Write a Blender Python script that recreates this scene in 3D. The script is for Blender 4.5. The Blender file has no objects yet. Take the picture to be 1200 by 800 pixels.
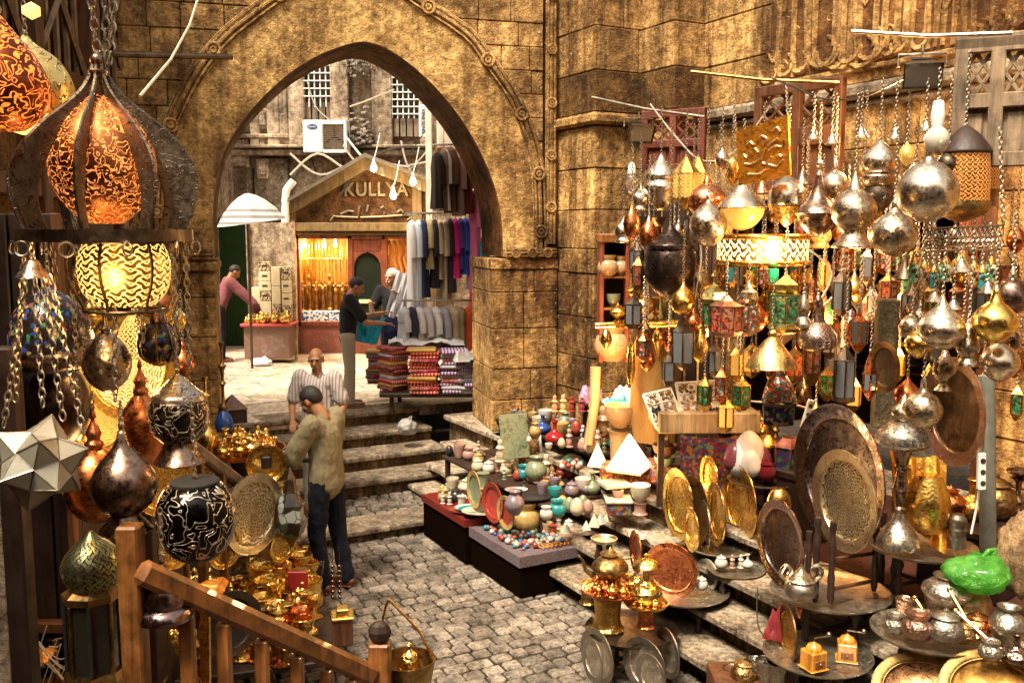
import bpy, bmesh, math, random
from mathutils import Vector, Matrix, noise as mnoise
random.seed(7)
R = math.radians
PI = math.pi
scene = bpy.context.scene
col = scene.collection
# ------------------------------------------------------------------ camera, sky, sun, exposure
FOC = 1100.0; CAMH = 3.0; PITCH = R(6.6)
cam_d = bpy.data.cameras.new('camera'); cam = bpy.data.objects.new('camera', cam_d); col.objects.link(cam)
cam.location = (0, 0, CAMH); cam.rotation_euler = (R(90) - PITCH, 0, 0)
cam_d.sensor_width = 36; cam_d.lens = 36 * FOC / 1200; cam_d.clip_start = 0.05; cam_d.clip_end = 500
scene.camera = cam
w = bpy.data.worlds.new('World'); scene.world = w; w.use_nodes = True
wn = w.node_tree.nodes; wl = w.node_tree.links; wn.clear()
SUN_EL, SUN_ROT = R(61), R(215)
sky = wn.new('ShaderNodeTexSky'); sky.sky_type = 'NISHITA'; sky.sun_disc = False
sky.sun_elevation = SUN_EL; sky.sun_rotation = SUN_ROT; sky.dust_density = 4.0; sky.air_density = 1.0
hsv = wn.new('ShaderNodeHueSaturation'); hsv.inputs['Saturation'].default_value = 0.35
tint = wn.new('ShaderNodeMixRGB'); tint.blend_type = 'MULTIPLY'; tint.inputs[0].default_value = 1.0; tint.inputs[2].default_value = (1.0, 0.87, 0.69, 1)
bg = wn.new('ShaderNodeBackground'); bg.inputs['Strength'].default_value = 0.15
wo = wn.new('ShaderNodeOutputWorld')
wl.new(sky.outputs[0], hsv.inputs['Color']); wl.new(hsv.outputs[0], tint.inputs[1]); wl.new(tint.outputs[0], bg.inputs['Color']); wl.new(bg.outputs[0], wo.inputs['Surface'])
sun_d = bpy.data.lights.new('sun', 'SUN'); sun_d.energy = 4.2; sun_d.angle = R(14); sun_d.color = (1.0, 0.86, 0.66)
sun = bpy.data.objects.new('sun', sun_d); col.objects.link(sun)
sd = Vector((math.sin(SUN_ROT) * math.cos(SUN_EL), math.cos(SUN_ROT) * math.cos(SUN_EL), math.sin(SUN_EL)))
sun.rotation_euler = sd.to_track_quat('Z', 'Y').to_euler()
vs = scene.view_settings; vs.view_transform = 'Standard'; vs.look = 'None'; vs.exposure = 1.02; vs.gamma = 1; vs.use_curve_mapping = False
scene.render.engine = 'CYCLES'
cy = scene.cycles
cy.use_denoising = True; cy.max_bounces = 7; cy.diffuse_bounces = 3; cy.glossy_bounces = 4; cy.transmission_bounces = 5; cy.transparent_max_bounces = 8
cy.use_adaptive_sampling = True; cy.adaptive_threshold = 0.02; cy.sample_clamp_indirect = 6; cy.caustics_reflective = False; cy.caustics_refractive = False
# ------------------------------------------------------------------ pixel <-> world (photo pixels, 1200 x 800)
CP, SP = math.cos(PITCH), math.sin(PITCH)
def ray(px, py):
    a = (px - 600) / FOC; b = (400 - py) / FOC
    return Vector((a, CP + b * SP, -SP + b * CP))
def at(px, py, Y):
    d = ray(px, py); t = Y / d.y
    return Vector((d.x * t, Y, CAMH + d.z * t))
def sca(px, py, Y): return Y / ray(px, py).y / FOC
def pz(px, py, z):
    d = ray(px, py); t = (z - CAMH) / d.z
    return Vector((d.x * t, d.y * t, z))
def onwall(px, py, P, dr):
    d = ray(px, py); n = Vector((-dr[1], dr[0]))
    t = (P[0] * n.x + P[1] * n.y) / (d.x * n.x + d.y * n.y)
    q = Vector((d.x * t, d.y * t, CAMH + d.z * t))
    return (q.x - P[0]) * dr[0] + (q.y - P[1]) * dr[1], q.z
UU = (.878, .479); VV = (-.479, .878)
def uv(u, v, z=0): return Vector((UU[0] * u + VV[0] * v, UU[1] * u + VV[1] * v, z))
def touv(p): return p[0] * UU[0] + p[1] * UU[1], p[0] * VV[0] + p[1] * VV[1]
UANG = math.atan2(UU[1], UU[0])
STEPU = [3.98, 4.22, 4.44, 4.66]
SURF = [(0.8, 4.66, 9, 1, 9.75), (0.6, 4.44, 4.66, 1, 9.75), (0.4, 4.22, 4.44, 1, 9.7), (0.2, 3.98, 4.22, 1, 9.65), (0, -9, 3.98, 0, 8.51)]
def drop(px, py):
    for z, u0, u1, v0, v1 in SURF:
        p = pz(px, py, z); u, v = touv(p)
        if u0 <= u < u1 and v0 <= v < v1: return p
    return pz(px, py, 0)
# ------------------------------------------------------------------ mesh builder
def frame(d, up=Vector((0, 0, 1))):
    d = d.normalized()
    if abs(d.dot(up)) > .99: up = Vector((0, 1, 0))
    x = up.cross(d).normalized(); y = d.cross(x)
    return x, y, d
def TR(loc=(0, 0, 0), rx=0, ry=0, rz=0, s=(1, 1, 1)):
    return Matrix.Translation(Vector(loc)) @ Matrix.Rotation(rz, 4, 'Z') @ Matrix.Rotation(ry, 4, 'Y') @ Matrix.Rotation(rx, 4, 'X') @ Matrix.Diagonal((s[0], s[1], s[2], 1))
def smp(pts, n=3):
    """smooth a profile; a repeated point is a corner"""
    runs = []; cur = [pts[0]]
    for p in pts[1:]:
        if abs(p[0] - cur[-1][0]) < 1e-9 and abs(p[1] - cur[-1][1]) < 1e-9: runs.append(cur); cur = [p]
        else: cur.append(p)
    runs.append(cur); out = []
    for r in runs:
        if len(r) < 3: out += r; continue
        for i in range(len(r) - 1):
            p1, p2 = r[i], r[i + 1]; p0 = r[i - 1] if i else p1; p3 = r[i + 2] if i + 2 < len(r) else p2
            for k in range(n):
                t = k / n; q = []
                for a in (0, 1):
                    q.append(.5 * (2 * p1[a] + (p2[a] - p0[a]) * t + (2 * p0[a] - 5 * p1[a] + 4 * p2[a] - p3[a]) * t * t + (3 * p1[a] - p0[a] - 3 * p2[a] + p3[a]) * t ** 3))
                out.append((max(0, q[0]), q[1]))
        out.append(r[-1])
    o2 = [out[0]]
    for p in out[1:]:
        if (p[0] - o2[-1][0]) ** 2 + (p[1] - o2[-1][1]) ** 2 > 1e-12: o2.append(p)
    return o2
class MB:
    def __init__(s): s.v = []; s.f = []; s.m = []; s.s = []; s.cur = 0
    def add(s, V, Fc, M=None, smooth=False, conv=False):
        V = [Vector(p) for p in V]
        if conv:
            c = sum(V, Vector()) / len(V); F2 = []
            for f in Fc:
                a = V[f[0]]; nrm = Vector()
                for i in range(1, len(f) - 1): nrm += (V[f[i]] - a).cross(V[f[i + 1]] - a)
                fc = sum((V[i] for i in f), Vector()) / len(f)
                F2.append(f if nrm.dot(fc - c) >= 0 else tuple(reversed(f)))
            Fc = F2
        if M is not None: V = [M @ p for p in V]
        b = len(s.v); s.v += V
        for f in Fc: s.f.append(tuple(b + i for i in f)); s.m.append(s.cur); s.s.append(smooth)
        return s
    def box(s, c, d, M=None, ch=0.0, rz=0):
        hx, hy, hz = d[0] / 2, d[1] / 2, d[2] / 2
        T = TR(c, rz=rz); T = (M @ T) if M is not None else T
        if ch <= 0:
            V = [(x, y, z) for x in (-hx, hx) for y in (-hy, hy) for z in (-hz, hz)]
            return s.add(V, [(0, 1, 3, 2), (4, 6, 7, 5), (0, 4, 5, 1), (2, 3, 7, 6), (0, 2, 6, 4), (1, 5, 7, 3)], T, conv=True)
        ch = min(ch, hx * .9, hy * .9, hz * .9)
        V = []; ix = {}
        for x in (-1, 1):
            for y in (-1, 1):
                for z in (-1, 1):
                    for k in range(3):
                        ix[x, y, z, k] = len(V)
                        V.append(((hx - (ch if k != 0 else 0)) * x, (hy - (ch if k != 1 else 0)) * y, (hz - (ch if k != 2 else 0)) * z))
        Fc = []
        for k in range(3):
            for q in (-1, 1):
                o = []
                for a, b2 in ((-1, -1), (-1, 1), (1, 1), (1, -1)):
                    c3 = [0, 0, 0]; c3[k] = q; c3[(k + 1) % 3] = a; c3[(k + 2) % 3] = b2; o.append(ix[c3[0], c3[1], c3[2], k])
                Fc.append(tuple(o))
            k1, k2 = (k + 1) % 3, (k + 2) % 3
            for a in (-1, 1):
                for b2 in (-1, 1):
                    c1 = [0, 0, 0]; c1[k] = -1; c1[k1] = a; c1[k2] = b2; c2 = list(c1); c2[k] = 1
                    Fc.append((ix[c1[0], c1[1], c1[2], k1], ix[c2[0], c2[1], c2[2], k1], ix[c2[0], c2[1], c2[2], k2], ix[c1[0], c1[1], c1[2], k2]))
        for x in (-1, 1):
            for y in (-1, 1):
                for z in (-1, 1): Fc.append((ix[x, y, z, 0], ix[x, y, z, 1], ix[x, y, z, 2]))
        return s.add(V, Fc, T, conv=True)
    def lathe(s, prof, seg=20, M=None, smooth=True, wav=None, cap=True, a0=0):
        V = []; Fc = []; n = len(prof)
        for r, z in prof:
            for k in range(seg):
                a = 2 * PI * k / seg + a0; rr = r * (wav(a, z) if wav else 1)
                V.append((rr * math.cos(a), rr * math.sin(a), z))
        up = prof[0][1] <= prof[-1][1]
        for i in range(n - 1):
            for k in range(seg):
                a = i * seg + k; b = i * seg + (k + 1) % seg; q = (a, b, b + seg, a + seg)
                Fc.append(q if up else tuple(reversed(q)))
        if cap:
            if prof[0][0] > 1e-5: Fc.append(tuple(range(seg))[::-1] if up else tuple(range(seg)))
            if prof[-1][0] > 1e-5: o = (n - 1) * seg; Fc.append(tuple(range(o, o + seg)) if up else tuple(range(o, o + seg))[::-1])
        return s.add(V, Fc, M, smooth)
    def tube(s, pts, r, seg=6, closed=False, smooth=True, M=None):
        pts = [Vector(p) for p in pts]; n = len(pts); V = []; Fc = []
        rr = r if isinstance(r, (list, tuple)) else [r] * n
        px = None
        for i in range(n):
            if closed: d = pts[(i + 1) % n] - pts[i - 1]
            else: d = pts[min(i + 1, n - 1)] - pts[max(i - 1, 0)]
            if d.length < 1e-9: d = Vector((0, 0, 1))
            d.normalize()
            if px is None: x, y, _ = frame(d)
            else:
                x = px - d * px.dot(d)
                x = x.normalized() if x.length > 1e-6 else frame(d)[0]
                y = d.cross(x)
            px = x
            for k in range(seg):
                a = 2 * PI * k / seg; V.append(pts[i] + (x * math.cos(a) + y * math.sin(a)) * rr[i])
        for i in range(n if closed else n - 1):
            j = (i + 1) % n
            for k in range(seg):
                k2 = (k + 1) % seg; Fc.append((i * seg + k, i * seg + k2, j * seg + k2, j * seg + k))
        if not closed: Fc.append(tuple(range(seg))[::-1]); Fc.append(tuple(range((n - 1) * seg, n * seg)))
        return s.add(V, Fc, M, smooth)
    def ball(s, c, r, seg=12, rings=8, M=None):
        rx = r if isinstance(r, (tuple, list)) else (r, r, r)
        T = TR(c, s=rx); T = (M @ T) if M is not None else T
        return s.lathe([(math.sin(PI * i / rings), -math.cos(PI * i / rings)) for i in range(rings + 1)], seg, T, cap=False)
    def ring(s, c, Rr, r, axis=Vector((0, 0, 1)), seg=20, ts=6, M=None, sx=1):
        x, y, _ = frame(Vector(axis)); c = Vector(c)
        return s.tube([c + x * math.cos(2 * PI * k / seg) * Rr * sx + y * math.sin(2 * PI * k / seg) * Rr for k in range(seg)], r, ts, True, M=M)
    def poly(s, pts, th, M=None):
        """outline in local XZ plane extruded along +Y by th"""
        n = len(pts)
        A = sum(pts[i][0] * pts[(i + 1) % n][1] - pts[(i + 1) % n][0] * pts[i][1] for i in range(n))
        if A < 0: pts = pts[::-1]
        V = [(p[0], 0, p[1]) for p in pts] + [(p[0], th, p[1]) for p in pts]
        Fc = [tuple(range(n)), tuple(range(n, 2 * n))[::-1]] + [(i, i + n, (i + 1) % n + n, (i + 1) % n) for i in range(n)]
        return s.add(V, Fc, M)
    def grid(s, fn, nu, nv, M=None, smooth=True, flip=False):
        V = [fn(i / nu, j / nv) for j in range(nv + 1) for i in range(nu + 1)]; Fc = []
        for j in range(nv):
            for i in range(nu):
                a = j * (nu + 1) + i; q = (a, a + 1, a + nu + 2, a + nu + 1); Fc.append(tuple(reversed(q)) if flip else q)
        return s.add(V, Fc, M, smooth)
    def chain(s, p0, p1, L=.03, r=.0028, sag=0):
        p0, p1 = Vector(p0), Vector(p1); D = (p1 - p0).length; n = max(2, int(D / (L * .78)))
        def P(t): return p0.lerp(p1, t) - Vector((0, 0, sag * 4 * t * (1 - t)))
        for i in range(n):
            a, b = P(i / n), P((i + 1) / n); c = (a + b) / 2; x, y, d = frame(b - a, Vector((0, 1, 0)))
            w2 = x if i % 2 else y; hl = (b - a).length * .5 + r * 1.4; pts = []
            for k in range(8):
                an = 2 * PI * k / 8; pts.append(c + d * math.cos(an) * hl + w2 * math.sin(an) * L * .3)
            s.tube(pts, r, 4, True)
        return s
    def build(s, name, mats, parent=None, loc=None, rot=None, label=None, cat=None, group=None, kind=None, angle=40, org=None):
        me = bpy.data.meshes.new(name)
        V = s.v
        if org is not None: o = Vector(org); V = [p - o for p in V]
        me.from_pydata([tuple(p) for p in V], [], s.f); 
        me.polygons.foreach_set('material_index', s.m); me.polygons.foreach_set('use_smooth', s.s)
        for m in (mats if isinstance(mats, (list, tuple)) else [mats]): me.materials.append(m)
        if any(s.s):
            try: me.set_sharp_from_angle(angle=R(angle))
            except Exception: pass
        me.update()
        ob = bpy.data.objects.new(name, me); col.objects.link(ob)
        if parent: ob.parent = parent
        if loc is not None: ob.location = loc
        elif org is not None: ob.location = org
        if rot is not None: ob.rotation_euler = rot
        tag(ob, label, cat, group, kind)
        return ob
def tag(o, label=None, cat=None, group=None, kind=None):
    if label: o['label'] = label
    if cat:
        o['category'] = cat
        if not kind: o['kind'] = 'thing'
    if group: o['group'] = group
    if kind: o['kind'] = kind
    return o
def thing(name, label, cat, loc=(0, 0, 0), group=None, rz=0):
    o = bpy.data.objects.new(name, None); o.empty_display_size = .05; col.objects.link(o); o.location = loc; o.rotation_euler = (0, 0, rz)
    return tag(o, label, cat, group)
KIDS = {}
def dup(root, loc, label=None, rz=None, s=None):
    r = root.copy(); col.objects.link(r); r.location = loc
    if rz is not None: r.rotation_euler = (root.rotation_euler[0], root.rotation_euler[1], rz)
    if s: r.scale = (s, s, s)
    if label: r['label'] = label
    for ch in root.children:
        c = ch.copy(); col.objects.link(c); c.parent = r
        for g in ch.children:
            d = g.copy(); col.objects.link(d); d.parent = c
    return r
def point(loc, e, colr=(1, .62, .28), r=.03, name='bulb_light'):
    l = bpy.data.lights.new(name, 'POINT'); l.energy = e; l.color = colr; l.shadow_soft_size = r
    o = bpy.data.objects.new(name, l); col.objects.link(o); o.location = loc; return o
# ------------------------------------------------------------------ materials
MATS = {}
class NM:
    def __init__(s, name):
        s.m = bpy.data.materials.new(name); s.m.use_nodes = True; s.t = s.m.node_tree; s.t.nodes.clear()
        s.out = s.t.nodes.new('ShaderNodeOutputMaterial'); s.b = s.t.nodes.new('ShaderNodeBsdfPrincipled'); s.t.links.new(s.b.outputs[0], s.out.inputs[0])
        s.tc = s.t.nodes.new('ShaderNodeTexCoord'); s.co = s.tc.outputs['Object']
    def set(s, node, k, v):
        if isinstance(v, bpy.types.NodeSocket): s.t.links.new(v, node.inputs[k])
        else: node.inputs[k].default_value = (tuple(v) + (1,)) if isinstance(v, (tuple, list)) and len(v) == 3 and node.inputs[k].type == 'RGBA' else v
    def n(s, typ, ins=None, **pr):
        x = s.t.nodes.new('ShaderNode' + typ)
        for k, v in pr.items(): setattr(x, k, v)
        for k, v in (ins or {}).items(): s.set(x, k, v)
        return x
    def P(s, **kw):
        for k, v in kw.items(): s.set(s.b, {'col': 'Base Color', 'rough': 'Roughness', 'metal': 'Metallic', 'normal': 'Normal', 'emis': 'Emission Color', 'es': 'Emission Strength', 'trans': 'Transmission Weight', 'ior': 'IOR', 'coat': 'Coat Weight', 'sheen': 'Sheen Weight', 'sss': 'Subsurface Weight', 'alpha': 'Alpha', 'spec': 'Specular IOR Level'}[k], v)
        return s
    def mapped(s, sc):
        return s.n('Mapping', {'Vector': s.co, 'Scale': sc}).outputs[0]
    def noise(s, scale, det=4, rough=.6, dist=0, vec=None):
        return s.n('TexNoise', {'Vector': vec or s.co, 'Scale': scale, 'Detail': det, 'Roughness': rough, 'Distortion': dist}).outputs[0]
    def ramp(s, f, stops, interp='LINEAR'):
        x = s.n('ValToRGB', {'Fac': f}); x.color_ramp.interpolation = interp
        while len(x.color_ramp.elements) < len(stops): x.color_ramp.elements.new(.5)
        for e, (p, c) in zip(x.color_ramp.elements, stops):
            e.position = p; e.color = (c if len(c) == 4 else tuple(c) + (1,)) if isinstance(c, (tuple, list)) else (c, c, c, 1)
        return x.outputs[0]
    def mix(s, f, a, b, mode='MIX'):
        x = s.n('MixRGB', {0: f, 1: a, 2: b}, blend_type=mode); return x.outputs[0]
    def math(s, op, a, b=None, c=None):
        x = s.n('Math', {0: a}, operation=op)
        if b is not None: s.set(x, 1, b)
        if c is not None: s.set(x, 2, c)
        return x.outputs[0]
    def bump(s, h, st=.3, d=.01, nrm=None):
        i = {'Height': h, 'Strength': st, 'Distance': d}
        if nrm: i['Normal'] = nrm
        return s.n('Bump', i).outputs[0]
    def curly(s, scale, freq=11, wd=.35, vec=None, dist=0.6):
        """flowing engraved line pattern: 1 on the line"""
        f = s.noise(scale, 1.5, .5, dist, vec); q = s.math('ABSOLUTE', s.math('SINE', s.math('MULTIPLY', f, freq * 2)))
        return s.n('MapRange', {0: q, 1: wd, 2: wd * .55, 3: 0.0, 4: 1.0}).outputs[0]
    def ordered(s, mode, N, k, wd=.3):
        """regular interlaced ornament running round the piece"""
        g = s.n('SeparateXYZ', {0: s.tc.outputs['Generated']}).outputs; X = s.math('SUBTRACT', g[0], .5); Y = s.math('SUBTRACT', g[2 if mode == 'disc' else 1], .5)
        th = s.math('MULTIPLY', s.math('ARCTAN2', Y, X), float(N)); z = s.math('SQRT', s.math('ADD', s.math('MULTIPLY', X, X), s.math('MULTIPLY', Y, Y))) if mode == 'disc' else g[2]
        z = s.math('MULTIPLY', s.math('ADD', z, s.math('MULTIPLY', s.noise(7, 3), .07)), float(k)); sz = s.math('SINE', z)
        h = s.math('MULTIPLY', s.math('SINE', s.math('ADD', th, s.math('MULTIPLY', sz, 1.7))), s.math('SINE', s.math('ADD', z, s.math('MULTIPLY', s.math('COSINE', s.math('MULTIPLY', th, 2.0)), 1.2))))
        return s.n('MapRange', {0: s.math('ABSOLUTE', h), 1: wd, 2: wd * .6, 3: 0.0, 4: 1.0}).outputs[0]
    def island(s): return s.n('NewGeometry').outputs['Random Per Island']
    def objrand(s): return s.n('ObjectInfo').outputs['Random']
def scl(c, k): return tuple(min(1, x * k) for x in c)
def stone(name, lo, hi, scale=1.0, streak=.5, bmp=.6, islands=.35, rough=.9, carve=0, stain=.6):
    if name in MATS: return MATS[name]
    n = NM(name)
    a = n.noise(2.2 * scale, 8, .68); b = n.noise(14 * scale, 6, .7); c = n.noise(60 * scale, 3, .7)
    base = n.ramp(a, [(.32, scl(lo, .75)), (.5, tuple((x + y) / 2 for x, y in zip(lo, hi))), (.68, hi)])
    base = n.mix(.75, base, n.ramp(b, [(.33, (.13, .09, .06)), (.5, (.8, .76, .72)), (.66, (1.4, 1.36, 1.3))]), 'MULTIPLY')
    st = n.noise(1.0, 6, .65, 0, n.mapped((7 * scale, 7 * scale, .55 * scale)))
    base = n.mix(streak, base, n.ramp(st, [(.36, (.2, .13, .08)), (.52, (1, .98, .95)), (.72, (1.25, 1.22, 1.2))]), 'MULTIPLY')
    big = n.noise(.8 * scale, 7, .68)
    base = n.mix(stain, base, n.ramp(big, [(.36, (.20, .13, .09)), (.47, (.8, .72, .65)), (.60, (1.25, 1.2, 1.15))]), 'MULTIPLY')
    fl = n.noise(17 * scale, 6, .75)
    base = n.mix(n.ramp(fl, [(.58, 0.0), (.70, .5)]), base, tuple(min(1, x * 1.35 + .04) for x in hi))
    base = n.mix(n.ramp(fl, [(.32, .6), (.40, 0.0)]), base, scl(lo, .4))
    if islands: base = n.mix(islands, base, n.ramp(n.island(), [(0, .45), (1, 1.3)]), 'MULTIPLY')
    vor = n.n('TexVoronoi', {'Vector': n.co, 'Scale': 38 * scale}).outputs[0]
    h = n.math('ADD', n.math('MULTIPLY', b, 1.2), n.math('ADD', n.math('MULTIPLY', c, .5), n.math('MULTIPLY', vor, .25)))
    nr = n.bump(h, bmp, .03)
    if carve:
        k = n.curly(carve, 9, .5); nr = n.bump(k, .8, .02, nr); base = n.mix(n.math('MULTIPLY', n.math('SUBTRACT', 1.0, k), .45), base, scl(lo, .35))
    n.P(col=base, rough=rough, normal=nr, spec=.25); MATS[name] = n.m; return n.m
def metal(name, c, rough=.28, dark=None, eng=0, engw=.35, engdark=.85, ham=0, tarn=.5, ns=9, metallic=1.0, freq=11, line=None, spread=.16):
    if name in MATS: return MATS[name]
    n = NM(name); dark = dark or scl(c, .28)
    a = n.noise(ns, 6, .66); b = n.noise(ns * 5, 4, .7)
    base = n.mix(n.ramp(a, [(.38, tarn), (.62, 0.0)]), c, dark)
    base = n.mix(n.ramp(b, [(.35, .5 * tarn), (.55, 0.0)]), base, scl(dark, .7))
    rg = n.n('MapRange', {0: b, 1: .3, 2: .7, 3: max(.05, rough - spread * .5), 4: rough + spread}).outputs[0]
    h = n.math('ADD', n.math('MULTIPLY', a, .5), n.math('MULTIPLY', b, .25)); nr = n.bump(n.noise(5, 2, .5), .5, .03, n.bump(h, .25, .006))
    if ham:
        v = n.n('TexVoronoi', {'Vector': n.co, 'Scale': ham}, feature='SMOOTH_F1').outputs[0]; nr = n.bump(v, .35, .006, nr)
    if eng:
        k = n.curly(eng, freq, engw); nr = n.bump(k, .9, .004, nr)
        if line: base = n.mix(k, base, line)
        else: base = n.mix(n.math('MULTIPLY', k, engdark), base, scl(dark, .12))
        rg = n.math('ADD', rg, n.math('MULTIPLY', k, .25))
    n.P(col=base, rough=rg, metal=metallic, normal=nr); MATS[name] = n.m; return n.m
def pierced(name, c, scale, dens=.4, freq=9, rough=.35, glow=None, ge=2.0, od=None):
    """sheet metal cut through in a flowing pattern; holes filled with a glowing or near-black skin"""
    if name in MATS: return MATS[name]
    n = NM(name); k = n.ordered(*od) if od else n.curly(scale, freq, dens); b = n.noise(30, 4, .7)
    base = n.mix(n.ramp(b, [(.35, .6), (.6, 0.0)]), c, scl(c, .25))
    n.P(col=base, rough=rough, metal=1.0, normal=n.bump(k, .9, .004))
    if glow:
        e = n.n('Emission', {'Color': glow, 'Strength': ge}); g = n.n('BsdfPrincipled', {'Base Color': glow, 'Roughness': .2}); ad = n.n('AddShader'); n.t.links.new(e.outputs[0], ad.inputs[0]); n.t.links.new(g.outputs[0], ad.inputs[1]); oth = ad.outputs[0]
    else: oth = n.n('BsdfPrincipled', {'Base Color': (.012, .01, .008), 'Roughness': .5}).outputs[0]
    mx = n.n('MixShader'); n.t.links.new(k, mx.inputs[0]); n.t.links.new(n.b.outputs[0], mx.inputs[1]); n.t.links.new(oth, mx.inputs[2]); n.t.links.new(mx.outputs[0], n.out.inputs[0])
    MATS[name] = n.m; return n.m
def wood(name, c, rough=.55, sc=1.0, wear=.5, coat=.0, islands=.25):
    if name in MATS: return MATS[name]
    n = NM(name); g = n.noise(1.0, 6, .7, .4, n.mapped((26 * sc, 26 * sc, 2.2 * sc))); b = n.noise(7 * sc, 5, .7)
    base = n.ramp(g, [(.3, scl(c, .35)), (.5, c), (.72, scl(c, 1.5))])
    base = n.mix(wear, base, n.ramp(b, [(.35, .3), (.6, 1.1)]), 'MULTIPLY')
    if islands: base = n.mix(islands, base, n.ramp(n.island(), [(0, .55), (1, 1.3)]), 'MULTIPLY')
    n.P(col=base, rough=n.n('MapRange', {0: b, 1: .3, 2: .7, 3: rough - .15, 4: rough + .2}).outputs[0], normal=n.bump(g, .5, .006), coat=coat); MATS[name] = n.m; return n.m
def paint(name, c, rough=.5, var=.3, ns=12, bmp=.15, metal_=0, emis=None, es=0, coat=0, objv=0):
    if name in MATS: return MATS[name]
    n = NM(name); a = n.noise(ns, 5, .65)
    base = n.mix(var, c, n.ramp(a, [(.3, scl(c, .3)), (.6, scl(c, 1.15))]))
    if objv: base = n.mix(objv, base, n.ramp(n.objrand(), [(0, .4), (1, 1.3)]), 'MULTIPLY')
    n.P(col=base, rough=rough, metal=metal_, normal=n.bump(a, bmp, .01), coat=coat)
    if emis: n.P(emis=emis, es=es)
    MATS[name] = n.m; return n.m
def cloth(name, c, stripe=None, sc=60, axis=0, c2=None, wr=.5, rough=.85):
    if name in MATS: return MATS[name]
    n = NM(name); a = n.noise(9, 4, .6); base = n.mix(.3, c, n.ramp(a, [(.3, scl(c, .65)), (.65, scl(c, 1.1))]))
    if stripe:
        sep = n.n('SeparateXYZ', {0: n.co}).outputs[axis]; q = n.math('SINE', n.math('MULTIPLY', sep, sc))
        base = n.mix(n.n('MapRange', {0: q, 1: .1, 2: .35}).outputs[0], base, stripe)
    if c2: base = n.mix(n.curly(sc / 6, 9, .4), base, c2)
    f = n.noise(1.0, 3, .6, 1.0, n.mapped((16, 16, 4)))
    n.P(col=base, rough=rough, normal=n.bump(n.math('ADD', f, n.math('MULTIPLY', n.noise(300, 2), .1)), wr, .02), sheen=.04, spec=.15); MATS[name] = n.m; return n.m
def glass(name, c, rough=.08, tr=.6, emis=None, es=0):
    if name in MATS: return MATS[name]
    n = NM(name); n.P(col=c, rough=rough, trans=tr, ior=1.45, coat=.4)
    if emis: n.P(emis=emis, es=es)
    MATS[name] = n.m; return n.m
def marble(name, c, c2, sc=14):
    c, c2 = scl(c, .62), scl(c2, .5)
    if name in MATS: return MATS[name]
    n = NM(name); a = n.noise(sc, 6, .7, 1.6); base = n.ramp(a, [(.35, c2), (.5, c), (.7, scl(c, 1.15))]); n.P(col=base, rough=.3, normal=n.bump(a, .1, .005)); MATS[name] = n.m; return n.m
def dapple(name, cols, sc=40, rough=.5, metal_=0):
    """small painted or inlaid patches in several colours"""
    if name in MATS: return MATS[name]
    n = NM(name); v = n.n('TexVoronoi', {'Vector': n.co, 'Scale': sc}); w1 = n.n('SeparateColor', {0: v.outputs['Color']}).outputs[0]
    st = [(i / len(cols), c) for i, c in enumerate(cols)]; base = n.ramp(w1, st, 'CONSTANT')
    e = n.n('TexVoronoi', {'Vector': n.co, 'Scale': sc}, feature='DISTANCE_TO_EDGE').outputs[0]
    base = n.mix(n.n('MapRange', {0: e, 1: .03, 2: .07, 3: .7, 4: 0.0}).outputs[0], base, (.03, .02, .015))
    n.P(col=base, rough=rough, metal=metal_, normal=n.bump(e, .3, .005)); MATS[name] = n.m; return n.m

S_GOLD = stone('golden_stone', (.16, .075, .022), (.80, .56, .24), bmp=.9, stain=.95, islands=.5)
S_PIER = stone('pier_stone', (.15, .065, .018), (.84, .58, .24), bmp=.9, streak=.85, stain=.95, islands=.55)
S_DARK = stone('weathered_stone', (.06, .03, .012), (.34, .19, .06), bmp=.8)
S_PLAS = stone('old_plaster', (.26, .14, .04), (.82, .60, .26), scale=1.3, islands=0, bmp=.9, stain=.95)
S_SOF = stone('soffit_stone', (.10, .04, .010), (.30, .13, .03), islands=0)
S_PALE = stone('pale_stone', (.26, .20, .14), (.78, .68, .54), scale=.8)
S_CARVE = stone('carved_pale_stone', (.16, .12, .08), (.58, .50, .38), scale=.8, carve=5)
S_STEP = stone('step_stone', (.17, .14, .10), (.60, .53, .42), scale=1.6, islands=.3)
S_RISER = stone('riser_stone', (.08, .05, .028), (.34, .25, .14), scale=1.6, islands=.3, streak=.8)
S_COB = stone('cobble_stone', (.09, .078, .065), (.42, .375, .32), scale=2.5, islands=.75, streak=0, stain=.35, bmp=.55, rough=.75)
S_FLAG = stone('flagstone', (.34, .30, .25), (.74, .68, .58), scale=1.2, islands=.35, streak=0, stain=.35, rough=.6)
S_DIRT = stone('dirt_joint', (.03, .022, .015), (.08, .06, .04), islands=0)
BLACK = paint('soot_black', (.012, .009, .007), .8, .2)
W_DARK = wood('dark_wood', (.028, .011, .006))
W_BROWN = wood('brown_wood', (.11, .04, .014), coat=.1)
W_RAIL = wood('orange_wood', (.26, .095, .020), rough=.5, coat=.15, wear=.9)
W_GREY = wood('weathered_wood', (.24, .16, .09), rough=.75, wear=.6)
W_RED = wood('red_wood', (.20, .045, .014), coat=.2)
W_LIGHT = wood('light_plywood', (.50, .33, .16), wear=.3)
BRASS = metal('brass', (.80, .50, .13), .25, (.28, .13, .03))
BRASSB = metal('bright_brass', (.95, .66, .20), .18, (.45, .24, .05), tarn=.35)
BRASSP = metal('engraved_brass', (.85, .56, .16), .25, (.30, .15, .03), eng=22, engw=.4)
BRASSD = metal('aged_brass', (.42, .27, .10), .38, (.10, .05, .02), tarn=.8)
GREENB = metal('green_bronze', (.40, .38, .18), .35, (.07, .07, .03), eng=24, engw=.45, tarn=.6)
COPPER = metal('copper', (.78, .28, .10), .24, (.22, .06, .02), tarn=.6)
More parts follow.
